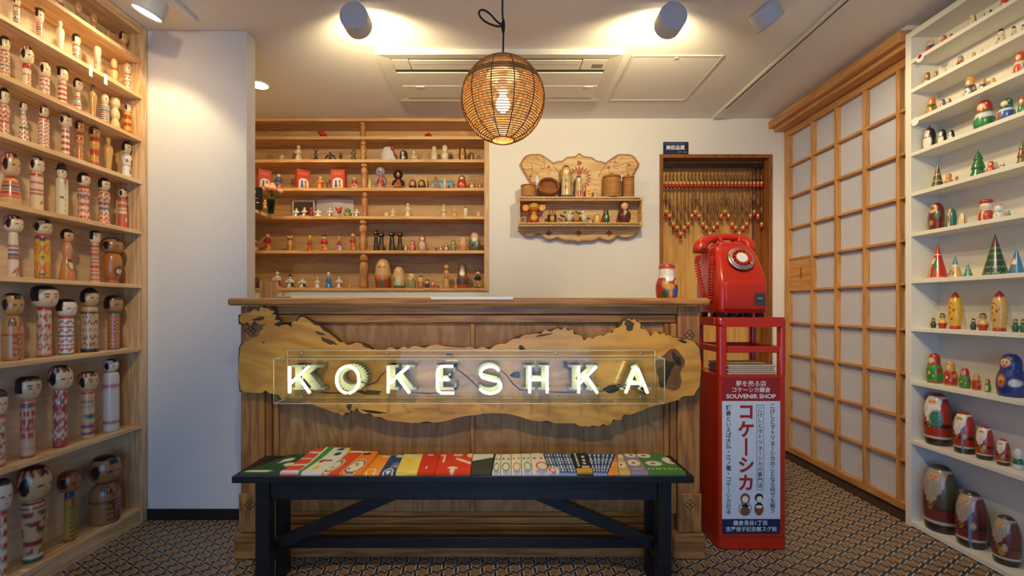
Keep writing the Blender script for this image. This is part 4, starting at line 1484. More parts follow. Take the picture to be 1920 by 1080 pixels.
dashes('painted_border', shrink([fp(x, y) for x, y in crest[6:-6]], 0.975, fp(735, 330)), YB - 0.0126, wsf)
dashes('painted_border', shrink([fp(x, y, YB - 0.02) for x, y in apron[1:-1]], 0.978, fp(735, 860)), YB - 0.0306, wsf)
for zz in (wz(372.5, WS0), wz(420.5, WS0)):
    zig = [(fx0 + 0.004 + i * 0.0085, zz + (0.006 if i % 2 else -0.006)) for i in range(int((fx1 - fx0 - 0.008) / 0.0085))]
    J = Join()
    for i in range(len(zig) - 1):
        V, Fc = tube_data([(zig[i][0], WS0 - 0.0003, zig[i][1]), (zig[i + 1][0], WS0 - 0.0003, zig[i + 1][1])], 0.0026, 4)
        J.add(V, Fc)
    tag(J.obj('zigzag_trim', mat('zigzag_paint', '#55300f', 0.6), wsf, world=True), kind='stuff')


def flat_ring(name, cx_, cy_, ro, ri, y, m, parent, n=36, petals=0, Yc=YB - 0.008):
    X, Z = fp(cx_, cy_, Yc)
    V, Fc = [], []
    for i in range(n):
        a = 2 * PI * i / n
        k = 1 + (0.25 * math.cos(petals * a) if petals else 0)
        V += [(X + ro * k * math.cos(a), y, Z + ro * k * math.sin(a)), (X + ri * math.cos(a), y, Z + ri * math.sin(a))]
    for i in range(n):
        j = (i + 1) % n
        Fc.append((2 * i, 2 * j, 2 * j + 1, 2 * i + 1))
    return raw(name, V, Fc, m, parent, world=True)


M_FRED = mat('folk_red_paint', '#a54a22', 0.6)
M_FBRN = mat('folk_brown_paint', '#7a4c1e', 0.6)
flat_ring('painted_wreath', 735, 350, 0.077, 0.062, YB - 0.0125, M_FRED, wsf, 60, 20)
flat_ring('painted_wreath', 735, 350, 0.055, 0.051, YB - 0.0125, M_FBRN, wsf)
flat_ring('painted_flower', 735, 290, 0.018, 0.0, YB - 0.0127, M_FRED, wsf, 30, 5)
flat_ring('painted_flower', 735, 195, 0.016, 0.0, YB - 0.0125, M_FRED, wsf, 30, 3)
for cx_, cy_ in ((425, 235), (1030, 240), (240, 330), (1240, 215)):
    flat_ring('painted_star', cx_, cy_, 0.010, 0.0, YB - 0.0125, M_FRED, wsf, 30, 5)
for cx_ in (425, 725, 1035):
    flat_ring('painted_flower', cx_, 905, 0.019, 0.0, YB - 0.0305, M_FRED, wsf, 30, 4, YB - 0.02)
for sgn, c0 in ((1, 0), (-1, 1474)):
    for pts in ([(180, 190), (230, 185), (290, 200), (330, 215), (370, 225)], [(150, 250), (200, 260), (255, 250)], [(250, 190), (262, 250), (245, 330), (232, 370)], [(345, 200), (390, 190), (385, 240), (350, 260), (345, 235)], [(470, 215), (520, 280), (545, 340)], [(350, 110), (385, 165), (370, 190)], [(300, 130), (330, 170)], [(400, 290), (430, 310), (445, 260)]):
        tube('painted_line', [(fp(c0 + sgn * a, b)[0], YB - 0.0122, fp(c0 + sgn * a, b)[1]) for a, b in pts], 0.0016, M_FBRN, wsf, 4, world=True)

# ================================================================== TOWELS ON THE BENCH
TG = 'folded cotton towels laid along the bench'


def towel(fl, fr, bl, br, th, lift, base, layers, label, y0=1.606, y1=1.80, n=34):
    u, v = np.meshgrid(np.linspace(0, 1, n), np.linspace(0, 1, n))
    x0, x1 = wx(fl, y0), wx(fr, y0)
    x2, x3 = wx(bl, y1), wx(br, y1)
    X = (x0 + 0.0006) * (1 - u) * (1 - v) + (x1 - 0.0006) * u * (1 - v) + (x2 + 0.0006) * (1 - u) * v + (x3 - 0.0006) * u * v
    Y = y0 * (1 - v) + y1 * v
    rs_ = random.Random(int(fl))
    Z = BT + th + lift * v ** 1.6 + 0.0009 * np.sin(7 * v + rs_.uniform(0, 6)) * np.sin(4 * u + rs_.uniform(0, 6))
    ed = np.minimum(1, np.minimum(v * n / 3.0, 1))
    Z = np.minimum(Z, BT + 0.0006 + (th + lift) * np.sqrt(np.clip(1 - (1 - ed) ** 2, 0, 1)) + 0.001)
    P = Paint()
    P.u, P.z, P.c, P.th, P.r = (u * 2 - 1).ravel(), v.ravel(), np.ones(n * n), u.ravel(), u.ravel()
    C = np.ones((n * n, 4))
    C[:, :3] = lin(base)
    for f, c in layers:
        q = f(P)[:, None]
        C[:, :3] = C[:, :3] * (1 - q) + np.array(lin(c)) * q
    V = np.stack([X, Y, Z], -1).reshape(-1, 3)
    Fc = [(i * n + j, i * n + j + 1, (i + 1) * n + j + 1, (i + 1) * n + j) for i in range(n - 1) for j in range(n - 1)]
    ring = [j for j in range(n)] + [i * n + n - 1 for i in range(1, n)] + [(n - 1) * n + j for j in range(n - 2, -1, -1)] + [i * n for i in range(n - 2, 0, -1)]
    low = V[ring].copy()
    low[:, 2] = BT + 0.0004
    m0 = len(V)
    V = np.concatenate([V, low])
    C = np.concatenate([C, C[ring]])
    k = len(ring)
    Fc += [(ring[(i + 1) % k], ring[i], m0 + i, m0 + (i + 1) % k) for i in range(k)]
    o = raw('folded_towel', V, Fc, CLOTH, None, True, C)
    tag(o, label, 'towel', TG)
    return o


def ST(n, duty=0.5, slope=0.0, ax='z'):
    return lambda P: (((P.z + slope * P.u) if ax == 'z' else (P.u * 0.5 + slope * P.z)) * n % 1 < duty) * 1.0


def GRID(nu, nv, ru, rv):
    return lambda P: ((np.abs(((P.u * 0.5 + 0.5) * nu) % 1 - 0.5) < ru) & (np.abs((P.z * nv) % 1 - 0.5) < rv)) * 1.0


def RECT(u0, u1, v0, v1):
    return lambda P: ((P.u > u0) & (P.u < u1) & (P.z > v0) & (P.z < v1)) * 1.0


def RING(cu, cv, ru, rv, t=0.2):
    return lambda P: (np.abs(np.sqrt(((P.u - cu) / ru) ** 2 + ((P.z - cv) / rv) ** 2) - 1) < t) * 1.0


CRM = '#d9cfb6'
towel(447, 523, 543, 589, .008, .004, '#1d4a33', [(E(-.35, .12, .75, .05), CRM), (E(-.15, .72, .35, .1), CRM), (E(.55, .48, .32, .08), CRM), (E(-.25, .6, .12, .08), CRM), (E(.62, .40, .1, .06), CRM), (E(.75, .95, .2, .06), CRM)], 'dark green folded towel with cream mushroom shapes, leftmost on the bench')
towel(523.5, 556, 590, 611, .014, .022, '#d14a36', [(RECT(-2, 2, .3, .36), CRM), (RECT(-2, 2, .55, .6), CRM), (RECT(-2, 2, .8, .85), CRM), (RECT(-2, 2, 0, .07), '#d8d4d6')], 'coral red folded towel with thin white stripes beside the dark green one')
towel(556.5, 563, 612, 626, .014, .03, '#3c8a2e', [(RECT(-2, -.4, 0, 1), '#d9dcc0')], 'narrow bright green folded towel edge standing up behind the stripes')
towel(563.5, 602, 627, 657, .012, .028, '#d3cfc6', [(E(-.2, .22, .32, .09), '#e2b52c'), (E(.0, .5, .6, .04), '#a32a24'), (E(-.55, .48, .25, .07), '#a32a24'), (E(.3, .75, .4, .07), '#24492f'), (E(.1, .93, .5, .05), '#223a73'), (RECT(.5, 2, .9, 2), '#d9b832')], 'white folded towel with yellow circle, red pipe and green shapes')
towel(602.5, 633, 658, 681, .011, .016, '#d0441c', [(E(-.55, .3, .85, .3), CRM), (RING(-.55, .3, .62, .24, .1), '#222222'), (E(-.6, .25, .15, .05), '#b3392a'), (RECT(-2, 2, .93, 2), CRM)], 'vermilion folded towel with half of a white ringed face')
towel(633.5, 678, 682, 709, .011, .014, '#e27415', [(E(-.1, .3, .82, .32), CRM), (RING(-.1, .3, .74, .28, .07), '#20222a'), (E(-.2, .42, .2, .03), '#20222a'), (E(0, .33, .1, .04), '#c5402c'), (E(-.45, .18, .1, .05), '#20222a'), (E(-.2, .88, .55, .05), '#17171a'), (RECT(-2, -.2, .93, 2), CRM)], 'orange folded towel with a large white face in a black ring')
towel(678.5, 711, 710, 733, .008, .002, '#e58a1e', [(RECT(-2, 2, .86, 2), '#d9c9b8'), (GRID(6, 14, .3, .25), '#e9b66a'), (RECT(-2, -.1, 0, 1), '#e58a1e'), (RECT(-2, 2, .58, .85), '#e58a1e'), (RING(-.1, .08, .5, .16, .12), '#f0d3a0')], 'light orange folded towel with pale script beside the navy one')
towel(711.5, 741, 734, 756, .008, .002, '#23406f', [(RECT(-2, 2, .86, 2), '#c9ccd4'), (GRID(5, 12, .3, .25), '#c8cdd8'), (RECT(-2, .0, .2, 1), '#23406f'), (RECT(-2, 2, .6, .85), '#23406f'), (RECT(-2, 2, 0, .3), '#23406f'), (RING(0, .06, .6, .17, .14), '#cdd3de'), (E(0, .08, .35, .06), '#cdd3de')], 'navy blue folded towel with white script and a white arc')
towel(741.5, 782, 757, 793, .012, .002, '#e6d070', [(ST(11, .35, .03), '#d3b23a'), (E(-.1, .62, .32, .1), '#e5b91a'), (RECT(-.6, .6, .84, .95), '#d8cbb8')], 'pale yellow folded towel with wavy stripes and a yellow sun')
towel(782.5, 815, 794, 824, .012, .003, '#c72c12', [(RECT(-.4, .3, .9, .95), CRM), (E(-.1, .25, .08, .08), CRM)], 'plain red folded towel right of the yellow one')
towel(815.5, 882, 825, 886, .013, .003, '#cf3313', [(RECT(-.9, -.6, .85, .93), CRM), (RECT(-.72, -.6, .5, .9), CRM), (RECT(-.15, .4, .84, .96), '#d9b7a6'), (E(-.05, .22, .3, .06), CRM), (E(-.05, .1, .14, .1), CRM), (lambda P: (np.abs(P.z - .62 + .28 * (P.u - .4)) < .05) * (P.u > .05) * (P.u < .95) * ((P.u * 16) % 1 < .7) * 1.0, CRM), (E(1.0, .88, .3, .12), CRM)], 'wide red folded towel with white mushroom and lettering')
towel(882.5, 922, 887, 929, .010, .004, '#37372f', [(lambda P: (P.z > .72 + .12 * P.u) * 1.0, '#d4d5cb'), (RECT(.85, 2, 0, 2), '#23231f')], 'charcoal folded towel with a white back corner')
for i, (a, b_, c_, d_, cc, ww) in enumerate(((922.5, 938, 929.5, 939, '#4a4336', 'grey'), (938.5, 958, 939.5, 958, '#2f7a4a', 'green'), (958.5, 978, 958.5, 977, '#d07a2c', 'orange'), (978.5, 998, 977.5, 994, '#3d7f86', 'teal'), (998.5, 1031, 994.5, 1018, '#c43a2c', 'red'))):
    towel(a, b_, c_, d_, .010 + .001 * i, .003, '#d9d3c2', [(RING(-.1 + .1 * i, .3, .7, .2, .14), cc), (E(-.5, .72, .25, .05), cc), (E(.5, .72, .22, .05), cc), (RECT(-2, 2, .95, 2), '#cfc4bd'), (E(.1, .05, .8, .05), '#8b97c6')], 'cream folded towel with %s ink drawing' % ww)
KROW = [(GRID(9, 5, .22, .34), '#d5dbe0'), (ST(5, .07), '#9fb6d8')]
towel(1031.5, 1082, 1018.5, 1070, .012, .003, '#1f3d74', KROW + [(RECT(-2, -.3, 0, .26), '#d9d3c2'), (RING(-.75, .12, .22, .10, .2), '#c43a2c')], 'navy folded towel with rows of tiny white dolls and red ring corner')
towel(1082.5, 1112, 1070.5, 1100, .013, .004, '#181719', [(RECT(-2, 2, 0, .2), '#c8963a'), (E(.35, .8, .22, .05), '#d6d0c4'), (E(.35, .62, .22, .05), '#d6d0c4'), (E(.3, .46, .22, .05), '#d6d0c4'), (RECT(-.2, .8, .24, .32), '#d8c9b8'), (lambda P: (np.abs(P.u + .55) < .14) * ((P.z * 12) % 1 < .7) * (P.z > .3) * 1.0, '#d6d0c4')], 'black folded towel with white motifs and an ochre band')
towel(1112.5, 1139, 1100.5, 1153, .012, .003, '#1f3d74', [(GRID(6, 5, .22, .34), '#d5dbe0'), (ST(5, .07), '#9fb6d8')], 'navy folded towel with white dolls beside the ochre band')
towel(1139.5, 1160, 1153.5, 1156, .008, .0, '#e07a22', [(GRID(5, 16, .3, .3), '#e8b070')], 'small orange folded towel peeking out near the front edge')
towel(1160.5, 1183, 1156.5, 1167, .010, .003, '#c9a96a', [(E(-.2, .42, .85, .16), '#ded7c6'), (E(-.35, .42, .3, .05), '#c43524'), (E(.2, .9, .8, .14), '#ded7c6')], 'ochre folded towel with white fish shapes beside the mauve one')
towel(1183.5, 1217, 1167.5, 1193, .012, .003, '#8d8394', [(E(-.1, .5, .8, .15), '#dcd8ce'), (E(-.15, .5, .28, .05), '#c43524'), (E(.0, .92, .8, .13), '#dcd8ce'), (E(.1, .92, .3, .05), '#c43524'), (RECT(-.6, .6, .16, .2), '#cfc8d2')], 'mauve folded towel with white fish shapes and red dots')
towel(1217.5, 1287, 1193.5, 1243, .013, .002, '#4a7a30', [(E(-.35, .45, .5, .14), '#dcd9cc'), (E(-.4, .45, .16, .05), '#c43524'), (E(-.6, .9, .5, .13), '#dcd9cc'), (E(-.6, .9, .18, .05), '#c43524'), (E(.85, .6, .42, .17), '#dcd9cc'), (E(.95, .56, .12, .05), '#c43524'), (GRID(24, 18, .3, .3), '#b9d29a'), (RECT(-2, 2, .22, 2), '#4a7a30'), (RECT(-2, 2, -1, .12), '#4a7a30'), (E(-.35, .45, .5, .14), '#dcd9cc'), (E(-.4, .45, .16, .05), '#c43524'), (E(-.6, .9, .5, .13), '#dcd9cc'), (E(-.6, .9, .18, .05), '#c43524'), (E(.85, .6, .42, .17), '#dcd9cc'), (E(.95, .56, .12, .05), '#c43524')], 'grass green folded towel with white fish shapes, rightmost on the bench')

# ================================================================== DOLLS
ORD = ['leftmost', 'second from left', 'third from left', 'fourth from left', 'fifth from left', 'sixth from left', 'seventh from left', 'eighth from left', 'ninth from left', 'tenth from left', 'eleventh from left', 'twelfth from left', 'thirteenth from left', 'fourteenth from left', 'fifteenth from left', 'sixteenth from left', 'seventeenth from left', 'eighteenth from left', 'nineteenth from left']


def order(i, n):
    if i == 0:
        return 'leftmost'
    if i == n - 1:
        return 'rightmost'
    if i > n / 2 and n - 1 - i < 6:
        return ORD[n - 1 - i].replace('left', 'right')
    return ORD[i]


BK, RD, GR, TL, YL, SK, WD, CR, NV, PU, BR, OR, WH = '#171214', '#b8331f', '#2f6b3f', '#2f6e73', '#d9a52c', '#e3c79c', '#c99a5c', '#e2d3b4', '#22305e', '#4d2a5c', '#6e4322', '#c9662a', '#e6e0d2'

BODY = {
    'cyl': [(0, 0), (0.97, 0), (0.97, 0), (1, 0.02), (1, 0.9), (0.95, 0.96), (0.75, 1), (0.3, 1.0)],
    'taper': [(0, 0), (1, 0), (1, 0), (0.98, 0.03), (0.86, 0.5), (0.8, 0.92), (0.66, 0.99), (0.3, 1)],
    'waist': [(0, 0), (1, 0), (1, 0), (0.97, 0.05), (0.74, 0.42), (0.78, 0.58), (0.98, 0.8), (0.86, 0.94), (0.5, 1)],
    'bell': [(0, 0), (1, 0), (1, 0), (0.98, 0.06), (0.72, 0.4), (0.48, 0.6), (0.62, 0.74), (0.66, 0.84), (0.4, 0.98), (0.3, 1)],
    'dome': [(0, 0), (0.95, 0), (0.95, 0), (1, 0.06), (0.98, 0.3), (0.8, 0.62), (0.68, 0.84), (0.36, 0.98), (0.2, 1)],
    'round': [(0, 0), (0.9, 0), (0.9, 0), (0.97, 0.06), (1, 0.3), (1, 0.62), (0.9, 0.84), (0.55, 0.98), (0.3, 1)],
    'pot': [(0, 0), (0.68, 0), (0.68, 0), (0.7, 0.06), (0.62, 0.09), (0.9, 0.35), (1, 0.62), (0.9, 0.88), (0.6, 1), (0.3, 1)],
    'cone': [(0, 0), (1, 0), (1, 0), (0.96, 0.08), (0.7, 0.5), (0.42, 0.92), (0.3, 1)],
    'swell': [(0, 0), (0.8, 0), (0.8, 0), (0.82, 0.05), (0.72, 0.2), (0.85, 0.5), (1, 0.78), (0.9, 0.93), (0.5, 1), (0.3, 1)],
    'peg': [(0, 0), (0.62, 0), (0.62, 0), (0.6, 0.05), (0.66, 0.25), (1, 0.62), (0.92, 0.72), (0.4, 0.8), (0.36, 0.82), (0.52, 0.89), (0.44, 0.97), (0, 1)],
    'balls': [(0, 0), (0.7, 0), (0.7, 0), (0.92, 0.12), (0.8, 0.28), (0.6, 0.33), (0.95, 0.45), (0.8, 0.6), (0.55, 0.66), (1, 0.8), (0.8, 0.96), (0, 1)],
}
HEADS = {
    'ball': BALL,
    'wide': [(0, 0), (0.5, 0.02), (0.86, 0.16), (1, 0.42), (0.98, 0.62), (0.84, 0.84), (0.5, 0.97), (0, 1)],
    'flat': [(0, 0), (0.5, 0.02), (0.82, 0.14), (0.99, 0.42), (1, 0.6), (0.9, 0.84), (0.66, 0.955), (0.4, 0.99), (0, 1)],
}


def face(eye=BK):
    return [(E(-.34, .47, .17, .028), eye), (E(.34, .47, .17, .028), eye), (E(-.34, .60, .2, .018), eye), (E(.34, .60, .2, .018), eye), (E(0, .36, .04, .06), '#b98a5c'), (E(0, .24, .08, .03), RD)]


def hair(kind):
    if kind == 'bob':
        return face() + [(lambda P: ((P.z > .70) | (np.abs(P.th) > 1.05)) * (P.z > .22) * 1.0, BK)]
    if kind == 'side':
        return face() + [(lambda P: (((np.abs(P.th) - 1.28) / .33) ** 2 + ((P.z - .48) / .26) ** 2 < 1) * 1.0, BK), (lambda P: (P.z > .88) * 1.0, BK), (lambda P: (P.z > .74) * (np.abs(P.th) < .35) * 1.0, BK),
                         (lambda P: (np.abs(np.abs(P.th) - 1.9) < .22) * (P.z > .4) * (P.z < .85) * ((P.z * 9) % 1 < .6) * 1.0, RD)]
    if kind == 'cap':
        return face() + [(lambda P: (P.z > .80) * 1.0, BK), (lambda P: (np.abs(np.abs(P.th) - 1.3) < .4) * (P.z > .3) * 1.0, BK), (lambda P: (np.abs(P.th) > 1.8) * (P.z > .35) * (P.z < .8) * 1.0, RD)]
    if kind == 'red':
        return face() + [(lambda P: (np.abs(P.th) > 1.5) * (P.z > .3) * (((P.th * 3 + P.z * 5) % 1) < .65) * 1.0, RD), (lambda P: (((np.abs(P.th) - 1.2) / .3) ** 2 + ((P.z - .48) / .27) ** 2 < 1) * 1.0, BK), (lambda P: (P.z > .74) * (np.sin(P.th * 13 + P.z * 7) > -.1) * 1.0, '#8a2a1e'), (lambda P: (P.z > .93) * 1.0, '#5a1c16'), (lambda P: (P.z > .78) * (np.abs(P.th) < .25) * 1.0, BK)]
    if kind == 'brown':
        return face() + [(lambda P: ((P.z > .76) | (np.abs(P.th) > 1.5)) * (P.z > .3) * 1.0, '#6b3a22'), (lambda P: (np.abs(np.abs(P.th) - 1.2) < .3) * (P.z > .25) * (P.z < .7) * 1.0, BK)]
    if kind == 'dots':
        return [(E(-.4, .5, .13, .1), BK), (E(.4, .5, .13, .1), BK), (E(0, .3, .1, .04), RD)]
    return face()


def pat(kind, c1, c2=GR, c3=PU, asp=0.18):
    L = []
    if kind == 'rings':
        for i, z in enumerate(np.linspace(.08, .92, 9)):
            L.append((B(z - .03, z + .03), (c1, c2, c1, c3)[i % 4]))
    elif kind == 'thin':
        for z in np.linspace(.05, .95, 15):
            L.append((B(z - .016, z + .016), c1))
    elif kind == 'lines':
        for z in (.13, .16, .19, .72, .75, .78):
            L.append((B(z - .007, z + .007), c1))
    elif kind == 'flowers':
        L += [(B(0, .06), c1), (B(.93, 1), c1)]
        for k, z in enumerate((.2, .4, .6, .8)):
            for j in range(5):
                t = j * 1.257 + (k % 2) * .63 + .25
                L.append((FL(t, z, .092, asp), c1))
                L.append((EL(t + .62, z + .03, .05, .022, .5, asp), c2))
                L.append((FL(t, z, .02, asp), CR))
    elif kind == 'leaf':
        L += [(B(0, .05), c2), (B(.94, 1), c1), (B(.45, .50), c3)]
        for k, z in enumerate((.14, .25, .36, .6, .72, .84)):
            for j in range(6):
                t = j * 1.047 + (k % 2) * .52
                L.append((EL(t, z, .075, .03, .35, asp), c1))
                L.append((EL(t + .55, z + .02, .05, .02, -.4, asp), c2))
    elif kind == 'chev':
        L += [(lambda P: (((P.z * 9 + np.abs(np.sin(P.th * 3)) * .5) % 1) < .45) * 1.0, c1), (B(0, .05), c2), (B(.94, 1), c2)]
    elif kind == 'wave':
        L += [(lambda P: (((P.z * 7 + .25 * np.sin(P.th * 6)) % 1) < .38) * 1.0, c1), (B(.44, .52), c2)]
    elif kind == 'bandfl':
        L += [(B(0, .07), c1), (B(.3, .38), c1), (B(.42, .46), c3), (B(.6, .66), c3), (B(.7, .76), c1), (B(.92, 1), c1)]
        for j in range(5):
            L += [(FL(j * 1.257 + .3, .52, .055, asp), c2), (FL(j * 1.257 + .3, .2, .08, asp, 7), c1), (FL(j * 1.257 + .9, .84, .05, asp), c1)]
    elif kind == 'kimono':
        L += [(lambda P: (np.abs(np.abs(P.u) - (P.z - .62) * .9) < .05) * (P.z > .62) * (P.c > 0) * 1.0, c1), (B(.56, .6), c1), (lambda P: (np.abs(P.u * 1.0 - .1 + P.z * .5) < .035) * (P.z < .56) * (P.c > 0) * 1.0, BK)]
        for z in (.12, .25, .38, .5):
            L.append((EL(.55, z, .09, .03, .3, asp), c2))
            L.append((EL(-.2, z, .07, .025, -.3, asp), c1))
        for t in (-.9, -.7, -.5, -.3, .3, .5, .7, .9):
            L.append((TH(abs(t), .035, .78, .95), BK))
    elif kind == 'sun':
        L += [(B(0, .03), RD), (B(.03, .06), NV), (B(.93, 1), RD), (B(.91, .93), NV)]
        for z in (.25, .68):
            for t in (.15, 1.7, -1.4, 3.0):
                L += [(FL(t, z, .145, asp, 14), c1), (FL(t, z, .085, asp, 14), YL), (FL(t, z, .03, asp), c1)]
        for t in (.9, 2.4, -.65, -2.2):
            for z in (.47, .12, .86):
                L.append((EL(t, z, .08, .025, 0, asp), '#1d3a52'))
    elif kind == 'waves_ink':
        L += [(B(0, .07), '#2a2a26'), (B(.84, .90), '#2a2a26'), (B(.93, .95), RD)]
        for k, z in enumerate((.17, .33, .49, .65, .78)):
            L.append((lambda P, z=z: (np.abs(P.z - z - .035 * np.sin(P.th * 7 + z * 20)) < .012) * (np.abs(P.th) < 1.5) * 1.0, '#3a3a34'))
            L.append((lambda P, z=z: (np.abs(P.z - z - .03 * np.cos(P.th * 11)) < .008) * (np.abs(P.th) < 1.3) * 1.0, '#3a3a34'))
    elif kind == 'fans':
        for k, z in enumerate(np.linspace(.1, .85, 5)):
            for j in range(5):
                L.append((EL(j * 1.257 + .3, z, .09, .045, 0, asp), c1))
                L.append((EL(j * 1.257 + .9, z - .05, .05, .02, .4, asp), c2))
        L += [(B(.92, 1), c1)]
    elif kind == 'ladder':
        L += [(B(0, .06), c1), (B(.9, 1), c3), (B(.86, .88), c1), (lambda P: (np.abs(P.th - .4) < .06) * 1.0, BK), (lambda P: (np.abs(P.th + .9) < .06) * 1.0, BK)]
        for z in np.linspace(.12, .7, 8):
            for t in (0, -.45, .8, 1.4):
                L.append((EL(t, z, .04, .02, .5, asp), c2))
        L.append((FL(.0, .78, .09, asp, 9), c1))
    elif kind == 'crane':
        L += [(B(0, .08), c2), (B(.08, .1), CR), (B(.26, .34), c1), (B(.88, .9), c1), (B(.94, .97), c1)]
        for t, z in ((.3, .80), (.9, .66), (-.6, .62), (.2, .52), (1.3, .46), (-1.2, .8), (2.2, .6), (-2.2, .5)):
            L += [(EL(t, z, .10, .035, .25, asp), c1), (EL(t + .12, z - .03, .08, .02, -.3, asp), c1), (EL(t - .5, z + .02, .06, .02, -.2, asp), c2)]
        for t in (.5, -.9, 2.2):
            L += [(FL(t, .18, .06, asp, 8), c1), (EL(t - .5, .15, .06, .02, .4, asp), c2)]
    elif kind == 'portrait':
        L += [(E(.1, .42, .5, .13), '#d8b489'), (lambda P: (np.abs(np.sqrt(((P.u - .1) / .5) ** 2 + ((P.z - .42) / .14) ** 2) - 1) < .14) * (P.c > 0) * 1.0, '#3d2014'), (E(.1, .52, .45, .05), '#5a2418'), (lambda P: (((P.z * 14 + .5 * np.sin(P.th * 9)) % 1) < .3) * (P.z < .25) * 1.0, c1)]
    elif kind == 'coat':
        L += [(lambda P: (np.abs(P.u) < (P.z - .72) * .8) * (P.z > .72) * (P.c > 0) * 1.0, RD), (lambda P: (np.abs(P.u) < .03) * (P.c > 0) * ((P.z * 14) % 1 < .5) * (P.z < .74) * 1.0, BK), (E(-.5, .48, .3, .03), BK), (lambda P: (np.abs(P.u - .25) < .22 * (.25 - P.z)) * (P.z < .25) * (P.c > 0) * 1.0, OR)]
    return L


def kokeshi(row, i, n, px, ytop, wb, wh, hf, shape, hairk, headk, base, head, layers, look, extra=None, xc=1.812):
    s_ = (VX - px) / xc
    Y = F / s_
    wf = math.sqrt(1 + ((px - VX) / F) ** 2)
    z0 = LZ[row] + 0.0004
    h = CH + (VY - ytop) / s_ - z0
    h = min(h, (LZ[row - 1] - 0.018 if row else 2.372) - 0.005 - z0)
    W, H_ = min(wb / s_ / wf, 0.118), wh / s_ / wf
    Y = min(Y, LY1 - max(W, H_) / 2 - 0.002)
    lab = '%s, %s, %s, wooden case' % (look, order(i, n), ('top shelf', 'second shelf', 'third shelf', 'fourth shelf', 'fifth shelf', 'sixth shelf', 'seventh shelf', 'eighth shelf', 'bottom shelf')[row])
    rz = PI / 2 + random.uniform(-0.12, 0.12) - 0.12
    r = tag(empty('kokeshi_doll', (-xc, Y, z0), rz), lab, 'doll', 'kokeshi dolls in the wooden case')
    if hf <= 0:
        revolve('body', BODY[shape], h, W, base, layers, GLOSS, r, 44, 40)
        return r
    hb = h * (1 - hf)
    revolve('body', BODY[shape], hb, W, base, layers, GLOSS, r, 56, 64)
    hd = revolve('head', HEADS[headk], h * hf + 0.002, H_, head, hair(hairk), GLOSS, r, 44, 72, loc=(0, 0, hb - 0.002))
    if extra == 'bowler':
        revolve('hat', [(0, 0), (1, 0), (1, 0.0), (1.0, .1), (.8, .14), (.78, .2), (.76, .5), (.6, .85), (.3, .98), (0, 1)], h * .14, H_ * 1.28, '#4a2630', [(B(0, .2), '#22161c')], SATIN, r, 24, 36, loc=(0, 0, h * .90))
    if extra == 'knob':
        ball('topknot', H_ * .35, H_ * .3, RD, r, (0, H_ * .35, h * .93))
    if extra == 'beret':
        revolve('hat', [(0, 0), (.9, 0), (1, .3), (.8, .8), (0, 1)], h * .07, H_ * 1.05, '#5b3a22', [], SATIN, r, 14, 30, loc=(0, 0, h * .95))
    return r


